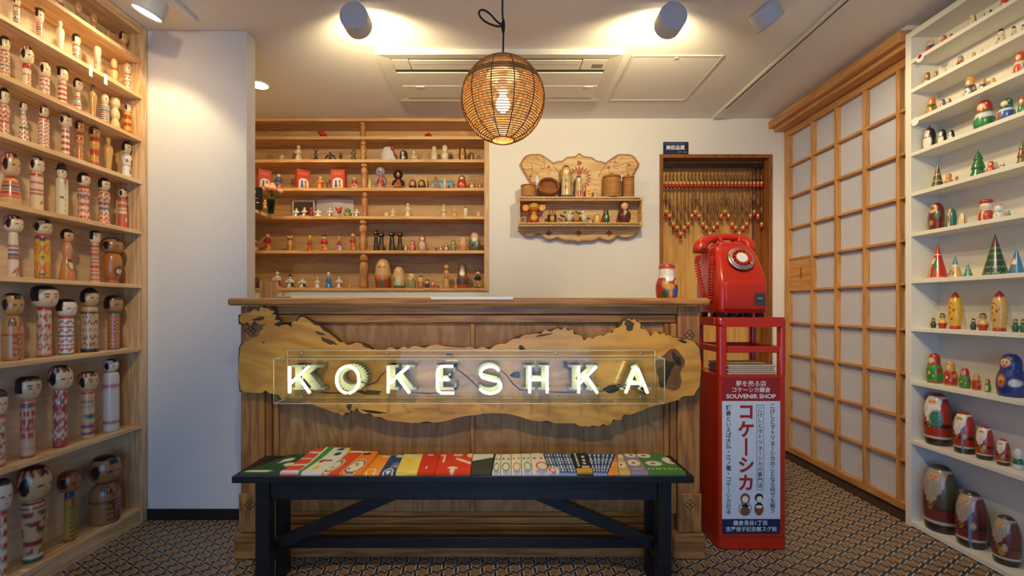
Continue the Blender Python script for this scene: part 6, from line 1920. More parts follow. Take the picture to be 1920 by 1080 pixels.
RROWS = [
    [(1745, 73, 20, 'matry', pm('#d8c09a', '#274a86', '#b8452c'), 'cream and blue nesting doll'), (1770, 66, 14, 'egg', pm('#b86a3a', '#c9542c'), 'small orange brown nesting doll'), (1784, 63, 9, 'egg', ('#9a5a2c', []), 'tiny brown nesting doll'),
     (1823, 27, 17, 'egg', ('#d9cfae', [(lambda P: (np.abs(P.th) > 1.3) * (P.z > .3) * 1.0, '#1f1c1a'), (B(.1, .32), '#3a3a30'), (E(0, .74, .4, .08), '#d8a45c')]), 'cream nesting doll with black back'), (1842, 23, 12, 'egg', ('#cfc8b4', [(lambda P: (np.abs(P.th) > 1.2) * 1.0, '#55534c')]), 'small cream and grey nesting doll'), (1858, 18, 8, 'egg', ('#2a2420', []), 'tiny black nesting doll'), (1884, -12, 20, 'matry', pm('#c93a22', '#c93a22'), 'red nesting doll cut by picture top')],
    [(1733, 139, 16, 'ball2', ('#8a5a2a', [(E(0, .3, .6, .2), '#d9c094'), (E(0, .74, .4, .1), '#d9a868'), (B(0, .1), '#3a2a1a')]), 'brown bear nesting doll'), (1755, 133, 11, 'ball2', ('#9a6430', [(E(0, .74, .4, .1), '#d9a868')]), 'small brown bear nesting doll'), (1772, 128, 7, 'egg', ('#cfc8b8', []), 'tiny white nesting doll'), (1801, 104, 17, 'matry', pm('#8f98a8', '#b8622c', '#3a2a1a'), 'grey kerchief orange nesting doll'), (1826, 97, 9, 'egg', ('#c9a86a', [(B(0, .3), '#8a3a24')]), 'tiny tan nesting doll'), (1841, 92, 7, 'egg', ('#d8ccb2', []), 'tiny cream nesting doll'),
     (1877, 54, 20, 'matry', cow(), 'black and white patched nesting doll'), (1901, 49, 14, 'matry', cow(), 'smaller black and white patched doll'), (1918, 46, 10, 'matry', cow(), 'smallest black and white patched doll')],
    [(1747, 182, 21, 'matry', pm('#d0662c', '#2c5a34', '#d9a02c'), 'orange kerchief doll with green dress'), (1768, 186, 12, 'egg', pm('#3a6a9a', '#b8402c'), 'small blue and red nesting doll'), (1780, 184, 9, 'egg', pm('#b83a24', '#b83a24'), 'tiny red nesting doll'),
     (1819, 144, 26, 'matry', pm('#dba41c', '#2a4a94', '#e0dcc4', flower=GR), 'yellow kerchief doll with blue sleeves'), (1843, 147, 18, 'matry', pm('#dba41c', '#2a4a94', '#e0dcc4', flower=GR), 'mid-size yellow and blue doll'), (1862, 146, 12, 'egg', pm('#dba41c', '#d8b85a'), 'small yellow nesting doll'), (1912, 96, 27, 'matry', pm('#c8502c', '#ddd2b8', '#d9452c', '#e8c9a0', RD, BK), 'red and white doll at picture edge')],
    [(1743, 240, 26, 'egg', penguin(), 'largest penguin with red hat', 'penguin', 'hat'), (1767, 243, 18, 'egg', penguin(), 'middle-size penguin', 'penguin'), (1784, 244, 13, 'egg', penguin(), 'smallest penguin', 'penguin'),
     (1846, 188, 43, 'matry', ('#24723a', [(B(.62, 1), '#b8341f'), (E(0, .77, .44, .1), '#e8c496'), (E(-.15, .78, .06, .012), BK), (E(.15, .78, .06, .012), BK), (B(.40, .56), '#d8d8d0'), (E(.0, .3, .5, .14), '#2f8a4a'), (FL(.8, .85, .05, .3), CR)] + stars('#d8e0d0', 5)), 'green snow-dotted doll with red kerchief'), (1887, 184, 36, 'matry', ('#2f5c9e', [(B(.62, 1), '#24643a'), (E(0, .77, .44, .1), '#e8c496'), (B(.45, .55), '#d8d8d0'), (E(-.5, .3, .3, .14), '#c94a2c'), (FL(.9, .85, .05, .3), CR)] + stars('#d8e0e8', 6)), 'blue snow-dotted doll with green kerchief'), (1917, 181, 20, 'matry', ('#3a7a48', [(B(.62, 1), '#c04a2c'), (E(0, .77, .44, .1), '#e8c496')] + stars(WH, 7)), 'green doll cut by picture edge')],
    [(1758, 307, 28, 'cone', conetree('#2e4a24', '#7a2c1c', '#c9b48a'), 'green cone tree with maroon bands', 'tree'), (1779, 325, 17, 'ball2', ('#c9822c', stars('#e8c06a', 8) + [(E(0, .74, .4, .1), '#e0b070')]), 'orange bear nesting doll'), (1794, 330, 9, 'ball2', ('#b8702c', []), 'tiny orange nesting doll'),
     (1834, 281, 35, 'tree', ('#1f6a36', stars('#d9c05a', 9, 30, .4, .016) + stars('#c0402c', 10, 12, .4, .018)), 'glossy green tiered tree', 'tree'), (1858, 302, 19, 'ball2', ('#c04a34', [(E(0, .3, .6, .2), '#d98a6a'), (E(0, .76, .4, .1), '#e8c0a0')]), 'salmon red round nesting doll'), (1880, 305, 9, 'egg', ('#d8d4c8', [(B(.6, .75), BK), (B(.2, .3), NV)]), 'tiny white and black nesting doll'), (1917, 262, 26, 'tree', ('#6a6a2a', [(B(.36, .55), '#8a2c1c')] + stars('#d9b84a', 11, 30, .4, .02)), 'gold and red tiered tree at picture edge', 'tree')],
    [(1756, 380, 32, 'egg', ('#6e1f17', [(B(.9, 1), '#6e1f17'), (E(-.1, .78, .58, .15), '#d8b88a'), (E(-.1, .80, .42, .08), '#8a5a34'), (E(.55, .55, .3, .14), '#3a6a3a'), (E(-.2, .28, .3, .09), '#b88a34')]), 'maroon bearded nesting doll'), (1784, 391, 21, 'egg', ('#1f6a5a', [(lambda P: (np.abs(P.u + .1) < .28) * (P.c > 0) * 1.0, '#d8b88a'), (E(-.1, .80, .36, .1), '#c9a070'), (E(-.1, .45, .15, .2), '#8a2c1c')]), 'teal robed nesting doll'), (1805, 399, 18, 'egg', ('#d9cba4', [(lambda P: (np.abs(np.abs(P.th) - 1.1) < .12) * 1.0, '#8a5a2c'), (E(0, .8, .4, .08), '#d8a878')]), 'cream nesting doll'),
     (1849, 376, 31, 'snow', ('#c23a22', [(B(.54, .86), '#e0d4bc'), (E(-.2, .72, .06, .02), BK), (E(.2, .72, .06, .02), BK), (E(0, .66, .12, .02), OR), (lambda P: (np.abs(P.u) < .16) * (P.z < .5) * (P.c > 0) * 1.0, '#d9c49a'), (EL(.9, .35, .12, .04, .8, .35), '#3a5c9a')]), 'snowman with red cap and coat', 'snowman', 'cap'), (1872, 383, 22, 'snow', ('#e0dad0', [(B(.48, .56), '#5c9aa8'), (E(.2, .34, .3, .05), '#5c9aa8'), (E(-.2, .72, .06, .02), BK), (E(.2, .72, .06, .02), BK)]), 'white snowman with pink cap', 'snowman', 'pinkcap'), (1892, 393, 11, 'cone', ('#4f8f74', []), 'tiny pale green cone tree', 'tree')],
    [(1758, 456, 41, 'cone', ('#b8281a', [(B(0, .04), CR), (E(-.12, .53, .26, .06), '#e0bf98'), (E(-.14, .47, .24, .05), WH), (B(.66, .69), CR), (lambda P: (np.abs(P.u + .28) < .07) * (P.z < .42) * (P.c > 0) * 1.0, '#d9cba8'), (E(.25, .40, .22, .16), '#2f6a4a'), (E(.28, .2, .14, .05), '#3a7a5a')]), 'tall red santa cone doll', 'santa'), (1791, 480, 31, 'cone', ('#c8a86e', [(lambda P: (P.z > .62) * 1.0, '#3a8ab0'), (B(.50, .6), '#d9c9a4'), (FR(-.3, .0, .12, .36), '#4a8aa0'), (FR(.1, .35, .1, .3), '#b8502c'), (FR(-.6, -.4, .1, .3), '#8a5a2c')]), 'cone house doll with blue roof'), (1815, 493, 21, 'cone', ('#4a8a72', [(B(.3, .34), '#8fc0a8'), (B(.6, .64), '#8fc0a8')]), 'small pale green cone tree', 'tree'),
     (1866, 439, 53, 'cone', ('#23452f', [(B(.74, .84), '#7a2620')] + [(lambda P, z=z: (np.abs(P.z - z - .012 * np.sin(P.th * 16)) < .008) * 1.0, '#8aa890') for z in (.05, .2, .36, .52, .66)] + [(EL(-.8, .1, .10, .05, 0, .4), '#b8602c')]), 'large dark green cone tree with garlands', 'tree'), (1906, 464, 34, 'cone', ('#2f7aa8', [(E(-.1, .52, .3, .07), '#d8a880'), (E(-.1, .42, .32, .09), WH), (E(-.1, .28, .2, .1), '#8a6a3a'), (lambda P: (P.z > .68) * 1.0, '#2a6a9a')]), 'blue robed santa cone doll', 'santa')],
    [(1750, 596, 12, 'ball2', ('#1f4a3a', [(B(.72, .84), '#d8b88a'), (B(.86, 1), '#2a2a2a')]), 'tiny green nesting doll'), (1767, 587, 18, 'ball2', ('#d8b046', [(B(0, .36), '#a8281c'), (B(.72, .82), '#1f2a20'), (B(.86, 1), '#2a3a2a'), (E(-.3, .5, .14, .05), '#c0402c')]), 'small yellow doll with red trousers'), (1791, 547, 29, 'rocket', rocket('#dba52a'), 'yellow rocket with red nose', 'rocket'),
     (1825, 597, 13, 'ball2', ('#1f4a3a', [(B(.72, .84), '#d8b88a'), (B(.86, 1), '#2a2a2a')]), 'tiny dark green nesting doll'), (1843, 587, 22, 'ball2', ('#cfae6a', [(B(0, .36), '#a8281c'), (B(.72, .82), '#1f2a20'), (B(.86, 1), '#2a3a2a'), (E(-.3, .5, .14, .05), '#c0402c')]), 'tan doll with red trousers'), (1874, 545, 34, 'rocket', rocket('#cda25a'), 'tan rocket with red nose', 'rocket'), (1904, 598, 15, 'ball2', ('#1f5a44', [(B(.72, .86), '#b8945a')]), 'green doll with bronze face'), (1918, 598, 14, 'ball2', ('#1f5a44', [(B(.72, .86), '#b8945a')]), 'green doll cut by picture edge')],
    [(1752, 662, 33, 'matry', pm('#a8241a', '#3c8a2c', '#2f7a28', flower='#d9b84a'), 'largest red kerchief green dress doll'), (1782, 677, 27, 'matry', pm('#c9922c', '#b02a1c', '#a8241a', flower='#e0c8a0'), 'yellow kerchief red dress doll'), (1809, 690, 24, 'matry', pm('#a8241a', '#3c8a2c', '#2f7a28', flower='#d9b84a'), 'mid-size red kerchief green dress doll'), (1831, 700, 18, 'matry', pm('#c9922c', '#b02a1c', '#a8241a'), 'small yellow kerchief red dress doll'), (1852, 710, 13, 'matry', pm('#a8502c', '#3c8a2c'), 'tiniest green dress doll'),
     (1896, 663, 60, 'matry', ('#1b2f74', [(E(-.1, .80, .46, .11), '#3a2a1a'), (E(-.1, .79, .40, .1), '#e0b48a'), (E(-.24, .81, .07, .018), BK), (E(.04, .81, .07, .018), BK), (E(-.1, .73, .1, .015), RD), (E(-.25, .36, .34, .15), '#b8742c'), (E(-.25, .40, .2, .06), '#d8a868'), (E(-.25, .34, .1, .05), '#8a2c1c'), (E(.62, .33, .34, .09), '#c9c6bc')] + stars('#8a9ac8', 12, 22, .35, .01, .55, .95)), 'large blue doll holding a tan puppy')],
    [(1758, 736, 56, 'egg', (lambda p: (p[0], p[1] + pgreen()))(psanta('#a8331c', '#2e211c')), 'largest bright red santa holding a tree', 'santa'), (1808, 771, 45, 'egg', psanta('#a8331c', '#2e211c', tool='staff'), 'second largest red santa with staff', 'santa'), (1846, 798, 37, 'egg', psanta('#a8331c', '#2e211c', tool='bag'), 'third red santa with small bag', 'santa'), (1881, 823, 29, 'egg', psanta('#a8331c', '#3a2418', tool='bag'), 'fourth and smallest red santa', 'santa'), (1909, 841, 22, 'snow', ('#d8d8d4', [(B(.28, .55), '#1f6a3a'), (E(-.2, .78, .05, .02), BK), (E(.2, .78, .05, .02), BK)]), 'white snowman in green scarf', 'snowman')],
    [(1764, 871, 72, 'egg', psanta('#6e2a24', '#2a1e18', '#a89a8c', '#3a302a', sack='#4a4a2a'), 'largest dark red santa with long beard', 'santa'), (1821, 920, 65, 'egg', psanta('#6e2a24', '#2a1e18', '#a89a8c', '#3a302a', tool='staff'), 'dark red santa with blue staff', 'santa'), (1887, 966, 60, 'egg', psanta('#6e2a24', '#2a1e18', '#a89a8c', '#3a302a', tool='bag'), 'dark red santa with gold bag', 'santa')],
]
for r, row in enumerate(RROWS):
    for i, a in enumerate(row):
        place_right(r, i, len(row), *a)
for px, row, lab, cc in ((1725, 0, 'round white tag with red mark hanging under the top white shelf', M_PAPERW), (1716, 2, 'curled white card hanging under the third white shelf', M_PAPERW)):
    Y = F * 1.942 / (px - VX)
    bm = bmesh.new()
    bmesh.ops.create_cone(bm, cap_ends=True, segments=24, radius1=0.019, radius2=0.019, depth=0.001, matrix=Matrix.Translation((1.9418, Y, RZ[row] - 0.016)) @ Matrix.Rotation(PI / 2, 4, 'Y'))
    o = from_bm('hanging_tag', bm, M_PAPERW)
    tag(o, lab, 'tag')
    if row == 0:
        bm = bmesh.new()
        bmesh.ops.create_cone(bm, cap_ends=True, segments=16, radius1=0.010, radius2=0.010, depth=0.0006, matrix=Matrix.Translation((1.9408, Y, RZ[row] - 0.009)) @ Matrix.Rotation(PI / 2, 4, 'Y'))
        from_bm('red_mark', bm, M_TEXTR, o)

# ================================================================== THINGS ON THE NICHE SHELVES
GB = 'figurines on the niche shelves'


def lab_back(look, i, n, row):
    return '%s, %s, %s niche shelf' % (look, order(i, n), ('top', 'second', 'third', 'fourth', 'fifth', 'bottom')[row])


def figure(name, loc, h, W, skirt, top, skin, hairc, hat=None, arms=True, m=None, prof=None, rz=0.0, face_=True, arm_up=False):
    """small standing figure: robe, head, two arms, hat"""
    m = m or GLOSS
    r = empty(name, loc, rz)
    pr = prof or [(0, 0), (1, 0), (1, 0), (.95, .06), (.7, .35), (.45, .58), (.55, .72), (.6, .86), (.4, .97), (.2, 1), (0, 1)]
    hb = h * (.74 if not hat else .66)
    revolve('body', pr, hb, W, skirt, [(B(.55, 1), top), (B(0, .07), top), (E(0, .3, .4, .18), top)], m, r, 22, 24)
    hd = h * .24
    ball('head', hd * .92, hd, skin, r, (0, 0, hb - hd * .06), m, ([(E(-.35, .55, .1, .06), BK), (E(.35, .55, .1, .06), BK), (E(0, .3, .15, .04), RD)] if face_ else []) + [(lambda P: ((P.z > .74) | (np.abs(P.th) > 1.6)) * 1.0, hairc)], 16, 24)
    if arms:
        for sx in (-1, 1):
            z1 = hb * .86
            p = [(sx * W * .24, 0, z1), (sx * W * .42, -W * .12, hb * (.68 if not arm_up else .9)), (sx * W * (.16 if not arm_up else .46), -W * .36, hb * (.60 if not arm_up else 1.08))]
            tube('arm', p, [W * .10, W * .09, W * .07], mat('arm_' + top, top, 0.4), r, 8)
    if hat:
        revolve('hat', [(0, 0), (1, 0), (1, 0), (.95, .12), (.62, .2), (.55, .7), (.3, .95), (0, 1)], h * .16, hd * 1.15, hat, [], m, r, 12, 20, loc=(0, 0, hb + hd * .74))
    return r


def cat_fig(name, loc, h, W, col, belly, rz=0.0):
    r = empty(name, loc, rz)
    revolve('body', [(0, 0), (1, 0), (1, 0), (.95, .08), (.75, .5), (.55, .9), (.3, 1), (0, 1)], h * .74, W, col, [(lambda P: (P.z < .55) * (np.abs(np.sin(P.th * 6)) > .7) * 1.0, belly)], GLOSS, r, 20, 24)
    hd = W * .95
    ball('head', hd, h * .24, col, r, (0, 0, h * .68), None, [(E(-.35, .6, .12, .08), '#c8b05a'), (E(.35, .6, .12, .08), '#c8b05a'), (E(0, .4, .08, .05), '#b0705a')])
    for sx in (-1, 1):
        revolve('ear', NP['cone'], h * .13, hd * .34, col, [], GLOSS, r, 8, 12, loc=(sx * hd * .30, 0, h * .87))
    tube('tail', [(W * .3, W * .2, h * .04), (W * .55, W * .1, h * .06), (W * .6, -W * .1, h * .12)], W * .09, mat('arm_' + col, col, 0.4), r, 6)
    return r


def flower_bunch(name, loc, W, h, cols, leafc, seed, n=12):
    r = empty(name, loc)
    q = random.Random(seed)
    for i in range(n):
        a, rr = q.uniform(0, 2 * PI), math.sqrt(q.random())
        d = W * q.uniform(.26, .36)
        x, y = rr * W * .36 * math.cos(a), rr * W * .22 * math.sin(a)
        z = h * (1 - rr * .42) - d * .85
        revolve('blossom', [(0, 0), (.5, .05), (.9, .35), (1, .6), (.8, .9), (.55, .8), (.5, .95), (.25, .8), (0, .9)], d * .8, d, q.choice(cols), [(lambda P: (np.sin(P.th * 5 + P.z * 9) > .75) * 1.0, '#8a1a1a' if cols[0] == '#b3201c' else '#d9a08a')], SATIN, r, 14, 18, loc=(x, y, max(0, z)), rz=q.uniform(0, 3))
    for i in range(5):
        a = q.uniform(0, 2 * PI)
        L = W * .28
        p = Vector((math.cos(a) * W * .36, math.sin(a) * W * .2, h * .12))
        d = Vector((math.cos(a), math.sin(a) * .6, -.15)).normalized() * L
        s_ = Vector((-d.y, d.x, 0)).normalized() * L * .28
        up = Vector((0, 0, L * .12))
        raw('leaf', [tuple(p), tuple(p + d * .45 + s_), tuple(p + d), tuple(p + d * .45 - s_), tuple(p + d * .5 + up)], [(0, 3, 4), (3, 2, 4), (2, 1, 4), (1, 0, 4)], mat('leaf_green', leafc, 0.6), r, True)
    return r


M_REDBOX = mat('red_card_box', '#b8321f', 0.5)
M_ORB = mat('orange_card_print', '#d96a2c', 0.5)
M_CARDW = mat('cream_card', '#d9d0c2', 0.6)


def gift_box(loc, W, h, D, rz, seed):
    r = empty('doll_box', loc, rz)
    box('carton', -W / 2, W / 2, -D / 2, D / 2, 0, h, M_REDBOX, r, 0.001, world=False)
    y = -D / 2 - 0.0004
    n = 18
    V = [(W * .36, y, h * .04), (-W * .36, y, h * .04)] + [(-W * .36 * math.cos(a), y, h * .36 + W * .30 * math.sin(a)) for a in np.linspace(0, PI, n)]
    raw('printed_arch', V, [tuple(range(len(V)))[::-1]], M_CARDW, r)
    boxes('printed_title', [(-W * .36, W * .36, y, y + 0.0002, h * .80, h * .85), (-W * .3, W * .3, y, y + 0.0002, h * .72, h * .76)], M_ORB, r, world=False)
    for sx, c in ((-.13, '#2f4f86'), (.14, '#c9782c')):
        revolve('printed_figure', [(0, 0), (1, 0), (.6, .5), (.5, .7), (.6, .85), (0, 1)], h * .38, W * .24, c, [(B(.7, 1), '#3a2a20')], SATIN, r, 10, 12, loc=(sx * W, y, h * .07)).scale = (1, .02, 1)
    return r


YBK = 3.325


def bk(row, px, ytop, wpx, Y=YBK):
    Y = max(Y, BYF + wpx * Y / F / 2 + 0.006)
    s_ = F / Y
    z0 = BZ[row] + 0.0004
    top = (BZ[row - 1] - 0.022 if row else 2.392) - 0.006
    return (wx(px, Y), Y, z0), min(CH + (VY - ytop) / s_, top) - z0, wpx / s_


PLAIN = lambda c, L=(): (c, list(L))
GLASSC = '#d8d2b8'
ROWS = [
    [('flowers', 601, 243, 25, 'bunch of red roses with green leaves'), ('flowers2', 803, 248, 17, 'small clump of red flowers')],
    [('plate', 507, 289, 12, 'small clear glass disc'), ('fig', 529, 288, 11, 'small clear glass angel', '#b8b49a', '#c8c4aa', '#c9c6b0', '#c0bca4'), ('fig', 560, 271, 15, 'glass lady figurine', '#c9b48c', '#d8cba8', '#d8c8a0', '#c9b080'),
     ('antler', 592, 274, 11, 'dark bronze deer with antlers'), ('wing', 619, 284, 19, 'dark bronze winged figure'), ('fig', 639, 286, 8, 'small dark bronze figure', '#3a3226', '#463c2c', '#4a4030', '#2e2820'), ('fig', 663, 275, 12, 'bronze woman figurine', '#6a5430', '#7a6038', '#7a6038', '#5a4628'),
     ('sack', 729, 276, 33, 'white polka-dot cloth bag with red ribbon'), ('nest', 757, 282, 15, 'black robed nun nesting doll', 'egg', ('#2a2a2c', [(E(0, .68, .34, .16), '#d8b88a'), (E(0, .2, .25, .14), '#d8d0c0'), (lambda P: (np.abs(P.u) < .07) * (P.z < .6) * (P.c > 0) * 1.0, '#d8d0c0')])), ('nest', 776, 281, 16, 'cream outlined nesting doll', 'ball2', ('#d0b684', [(E(0, .74, .34, .1), '#dcc49a'), (lambda P: (np.abs(np.abs(P.u) - .35) < .05) * (P.c > 0) * 1.0, '#5a4630'), (B(0, .05), '#5a4630')])),
     ('nest', 814, 274, 13, 'unpainted white nesting doll', 'matry', PLAIN('#d3c3a0')), ('nest', 834, 272, 15, 'unpainted white nesting doll with hat', 'ball2', PLAIN('#d8c8a6')), ('nest', 867, 275, 14, 'brown icon nesting doll', 'egg', ('#5a3618', [(E(0, .45, .6, .42), '#a87838'), (E(0, .7, .3, .1), '#c99a58')])), ('nest', 884, 286, 10, 'smaller brown icon doll', 'egg', ('#4a3018', [(E(0, .5, .5, .36), '#a86a44')])), ('nest', 898, 291, 6, 'tiny brown icon doll', 'egg', ('#5a3a24', [(E(0, .6, .5, .2), '#a87850')]))],
    [('box', 496, 320, 28, 'red doll gift carton behind the flowers', .72), ('fig', 523, 325, 17, 'porcelain woman in blue top and orange skirt', '#c9652c', '#2f5a94', SK, '#d9a02c'), ('box', 568, 320, 30, 'red doll gift carton in the middle', .72), ('fig', 601, 329, 15, 'porcelain girl in orange robe', '#c9481f', '#d98a2c', SK, '#2a1c18'), ('stick', 613, 341, 3, 'thin dark red stick figure'), ('box', 636, 320, 26, 'red doll gift carton beside the turned post', 0.0), ('fig', 665, 331, 14, 'porcelain child in red coat', '#d8cbb0', '#b82c1e', SK, BK),
     ('nest', 693, 336, 7, 'small pale yellow figure', 'matry', PLAIN('#cfc07a')), ('fur', 714, 311, 23, 'doll in orange coat and blue-grey fur hood', '#8b8aa0'), ('fur', 747, 319, 24, 'doll in orange coat and black fur hood', '#15110f'), ('nest', 774, 337, 14, 'round brown hedgehog doll', 'egg', ('#7a4a26', [(E(0, .55, .5, .25), '#c9905a'), (B(0, .35), '#2e1a12')])), ('nest', 791, 337, 14, 'second round brown hedgehog doll', 'egg', ('#6a3a22', [(E(0, .55, .5, .25), '#c08a5a'), (B(0, .35), '#3a1a16')])), ('nest', 817, 330, 7, 'slim carved wooden figure', 'rocket', PLAIN('#a8642c')), ('nest', 834, 332, 7, 'slim cream carved figure', 'rocket', PLAIN('#d0b88a')),
     ('nest', 866, 329, 18, 'red nesting doll with flowers', 'matry', pm('#7a5a2c', '#b8281c', '#c9382a', flower=CR)), ('nest', 885, 339, 13, 'smaller red nesting doll', 'matry', pm('#b8943c', '#b8281c', CR)), ('nest', 900, 345, 8, 'tiny brown nesting doll', 'egg', ('#7a4a2c', [(E(0, .6, .5, .25), '#d8b48a')]))],
    [('fig', 556, 390, 13, 'white porcelain goose with blue skirt', '#3a4a8a', '#dcd8cc', '#dcd8cc', '#dcd8cc'), ('fig', 571, 388, 12, 'white porcelain figure with red base', '#b8402c', '#dcd4c4', '#dcd4c4', '#d0b48a'), ('nest', 584, 388, 9, 'dark red porcelain figure', 'ball2', PLAIN('#8a1f24')), ('fig', 597, 390, 14, 'white porcelain child with dark cap', '#dcd8cc', '#dcd8cc', SK, '#2a2422'), ('fig', 619, 389, 11, 'white porcelain figure with red boots', '#b83a24', '#dcd8cc', '#dcd8cc', '#dcd8cc'), ('rooster', 636, 386, 13, 'red porcelain rooster'), ('nest', 652, 391, 15, 'green and orange porcelain frog', 'ball2', ('#5a7a3c', [(E(0, .25, .6, .2), '#c98a4a')])), ('fig', 669, 391, 11, 'white and green porcelain bird', '#5a8a5a', '#d8d8cc', '#d8d8cc', '#d8d8cc'),
     ('nest', 725, 398, 8, 'small round cream ceramic ball', 'egg', PLAIN('#d8c79c')), ('fig', 737, 390, 12, 'cream ceramic seated child', '#d3c096', '#d8c79c', '#dccba4', '#d3c096'), ('fig', 765, 380, 13, 'tall cream carved horse figure', '#d8c490', '#dccb9c', '#dccb9c', '#d8c490'), ('twig', 780, 392, 12, 'pale branching twig ornament'), ('tree', 832, 381, 16, 'cream carved tree ornament'), ('fig', 852, 384, 14, 'tan carved figure with bundle', '#c99a5a', '#d0a86a', '#d8b880', '#b8864a'), ('nest', 873, 386, 9, 'white ornament with red top', 'rocket', ('#d8d0bc', [(B(.8, 1), '#c0241e')])), ('horse', 897, 391, 16, 'pale wooden toy with branching horns')],
    [('fig', 479, 449, 8, 'red and white porcelain figure half hidden', '#dcd4c4', '#b83a24', SK, '#a8441f'), ('fig', 502, 437, 17, 'porcelain dancer with gold skirt and red top', '#c9902c', '#b8201f', SK, '#d9a02c'), ('cat', 544, 440, 14, 'tan striped porcelain cat', '#b8823a', '#6a2c1c'), ('fig', 581, 441, 11, 'porcelain jester in orange and red', '#c9401f', '#a83a1c', '#d99a3a', '#d9a02c', '#d9a02c'), ('fig', 608, 438, 17, 'porcelain girl with black topped hat', '#d3a03c', '#b81f33', SK, '#b83a24', '#1a1414'), ('fig', 636, 443, 10, 'porcelain figure with yellow crown', '#d8d0c0', '#a8246a', '#d9a83a', '#d9a02c', '#d9a02c'), ('fig', 662, 436, 15, 'tall orange patterned porcelain figure', '#c9742c', '#a8441f', '#d8b088', '#b8402c'),
     ('cat', 705, 429, 10, 'tall thin black wooden cat', '#151213', '#3a2a24'), ('cat', 715, 434, 12, 'black wooden cat with brown dress', '#151213', '#6a3a24'), ('cat', 735, 432, 13, 'widest black wooden cat', '#151213', '#3a3430'), ('cat', 750, 433, 11, 'narrow black wooden cat', '#151213', '#5a4a30'), ('nest', 761, 458, 7, 'small pink nesting doll', 'matry', pm('#b8604a', '#c07a5c')), ('nest', 774, 450, 12, 'medium pink nesting doll', 'matry', pm('#b8503c', '#b8443a', '#d8a894')), ('nest', 792, 441, 17, 'large pink nesting doll', 'matry', pm('#9a6a50', '#b8806a', '#d8c8b0')), ('nest', 818, 464, 5, 'tiny green nesting doll', 'egg', PLAIN('#5a5a3a')), ('nest', 827, 459, 7, 'small blue nesting doll', 'matry', pm('#55606a', '#4a5a6a')), ('nest', 837, 456, 10, 'maroon nesting doll', 'matry', pm('#6a2c2c', '#8a3a34')), ('nest', 850, 450, 13, 'sage green nesting doll', 'matry', pm('#7a7a4a', '#6a8a54', '#8aa06a')), ('nest', 868, 444, 18, 'bald round orange nesting doll', 'matry', ('#c98a54', [(B(.5, 1), '#d9a874'), (E(0, .75, .3, .03), '#8a5a3a')])), ('nest', 890, 436, 22, 'old sage nesting doll with white beard', 'matry', ('#5a5a40', [(B(.62, 1), '#d3a878'), (E(0, .62, .5, .14), '#d8d4c8'), (E(.4, .4, .2, .2), '#a8a498'), (E(-.2, .3, .15, .2), '#3c4a34')]))],
    [('nest', 481, 520, 10, 'dark brown ornament behind partition', 'egg', PLAIN('#4a2018')), ('fig', 520, 508, 17, 'porcelain lady in red skirt', '#a8241c', '#d8d2c4', SK, '#dcd4c0'), ('fig', 544, 514, 17, 'porcelain pierrot with black cap', '#2a201c', '#d8d2c4', '#e0d8c8', '#5a1c18', '#1a1414'), ('fig', 567, 520, 16, 'smaller porcelain pierrot', '#1f1a1a', '#d8d2c4', '#e0d8c8', '#5a1c18'), ('fig', 595, 519, 10, 'white porcelain girl', '#d3cbb4', '#d8d2c4', SK, '#c9b48a'), ('fig', 616, 510, 15, 'porcelain santa in blue coat', '#2f74b0', '#3a84c0', '#d8c8b8', '#dcd8cc', '#dcd8cc'), ('fig', 636, 518, 14, 'porcelain girl with red apron', '#b8444a', '#dcd8cc', SK, '#d0c4a0'), ('fox', 656, 529, 8, 'tiny orange porcelain fox'),
     ('nest', 718, 485, 29, 'largest old man nesting doll', 'egg', ('#b8301c', [(B(.30, .42), '#c98a2c'), (E(0, .14, .5, .09), '#2f7a4a'), (B(.42, 1), '#d3a870'), (E(-.3, .70, .16, .015), '#5a3a20'), (E(.3, .70, .16, .015), '#5a3a20'), (E(0, .58, .14, .06), '#c08a58'), (E(0, .50, .3, .03), '#d8c0a0'), (E(-.9, .3, .2, .08), '#2f6a44'), (E(.9, .3, .2, .08), '#2f6a44')])), ('nest', 748, 500, 22, 'second old man nesting doll', 'egg', ('#d0b88a', [(B(.55, 1), '#d3ac74'), (E(-.3, .74, .12, .015), BK), (E(.3, .74, .12, .015), BK), (E(0, .66, .2, .03), '#b8805a'), (B(0, .1), '#2f6a3a'), (E(-.75, .38, .2, .1), '#b87a2c'), (E(0, .3, .4, .2), '#dcd0b0')])), ('nest', 772, 510, 17, 'third old man nesting doll', 'egg', ('#8a9a6a', [(B(.5, 1), '#d3b07c'), (E(.5, .5, .2, .1), '#b8483a'), (B(.9, 1), '#4a4a3a'), (E(-.3, .7, .1, .02), BK), (E(.3, .7, .1, .02), BK)])), ('nest', 789, 517, 12, 'fourth of the old man set', 'egg', ('#a86a3a', [(B(.55, 1), '#d3a86c'), (B(.88, 1), '#3a2a20'), (E(0, .3, .4, .15), '#c9a04a')])), ('nest', 801, 524, 10, 'fifth of the old man set', 'egg', ('#4a3a6a', [(B(.55, 1), '#c9a070'), (B(.85, 1), '#2a2220')])), ('nest', 812, 528, 9, 'sixth of the old man set', 'egg', ('#b8604a', [(B(.55, 1), '#c99a6c')])), ('nest', 821, 534, 6, 'tiniest of the old man set', 'egg', ('#7a6a3a', [])),
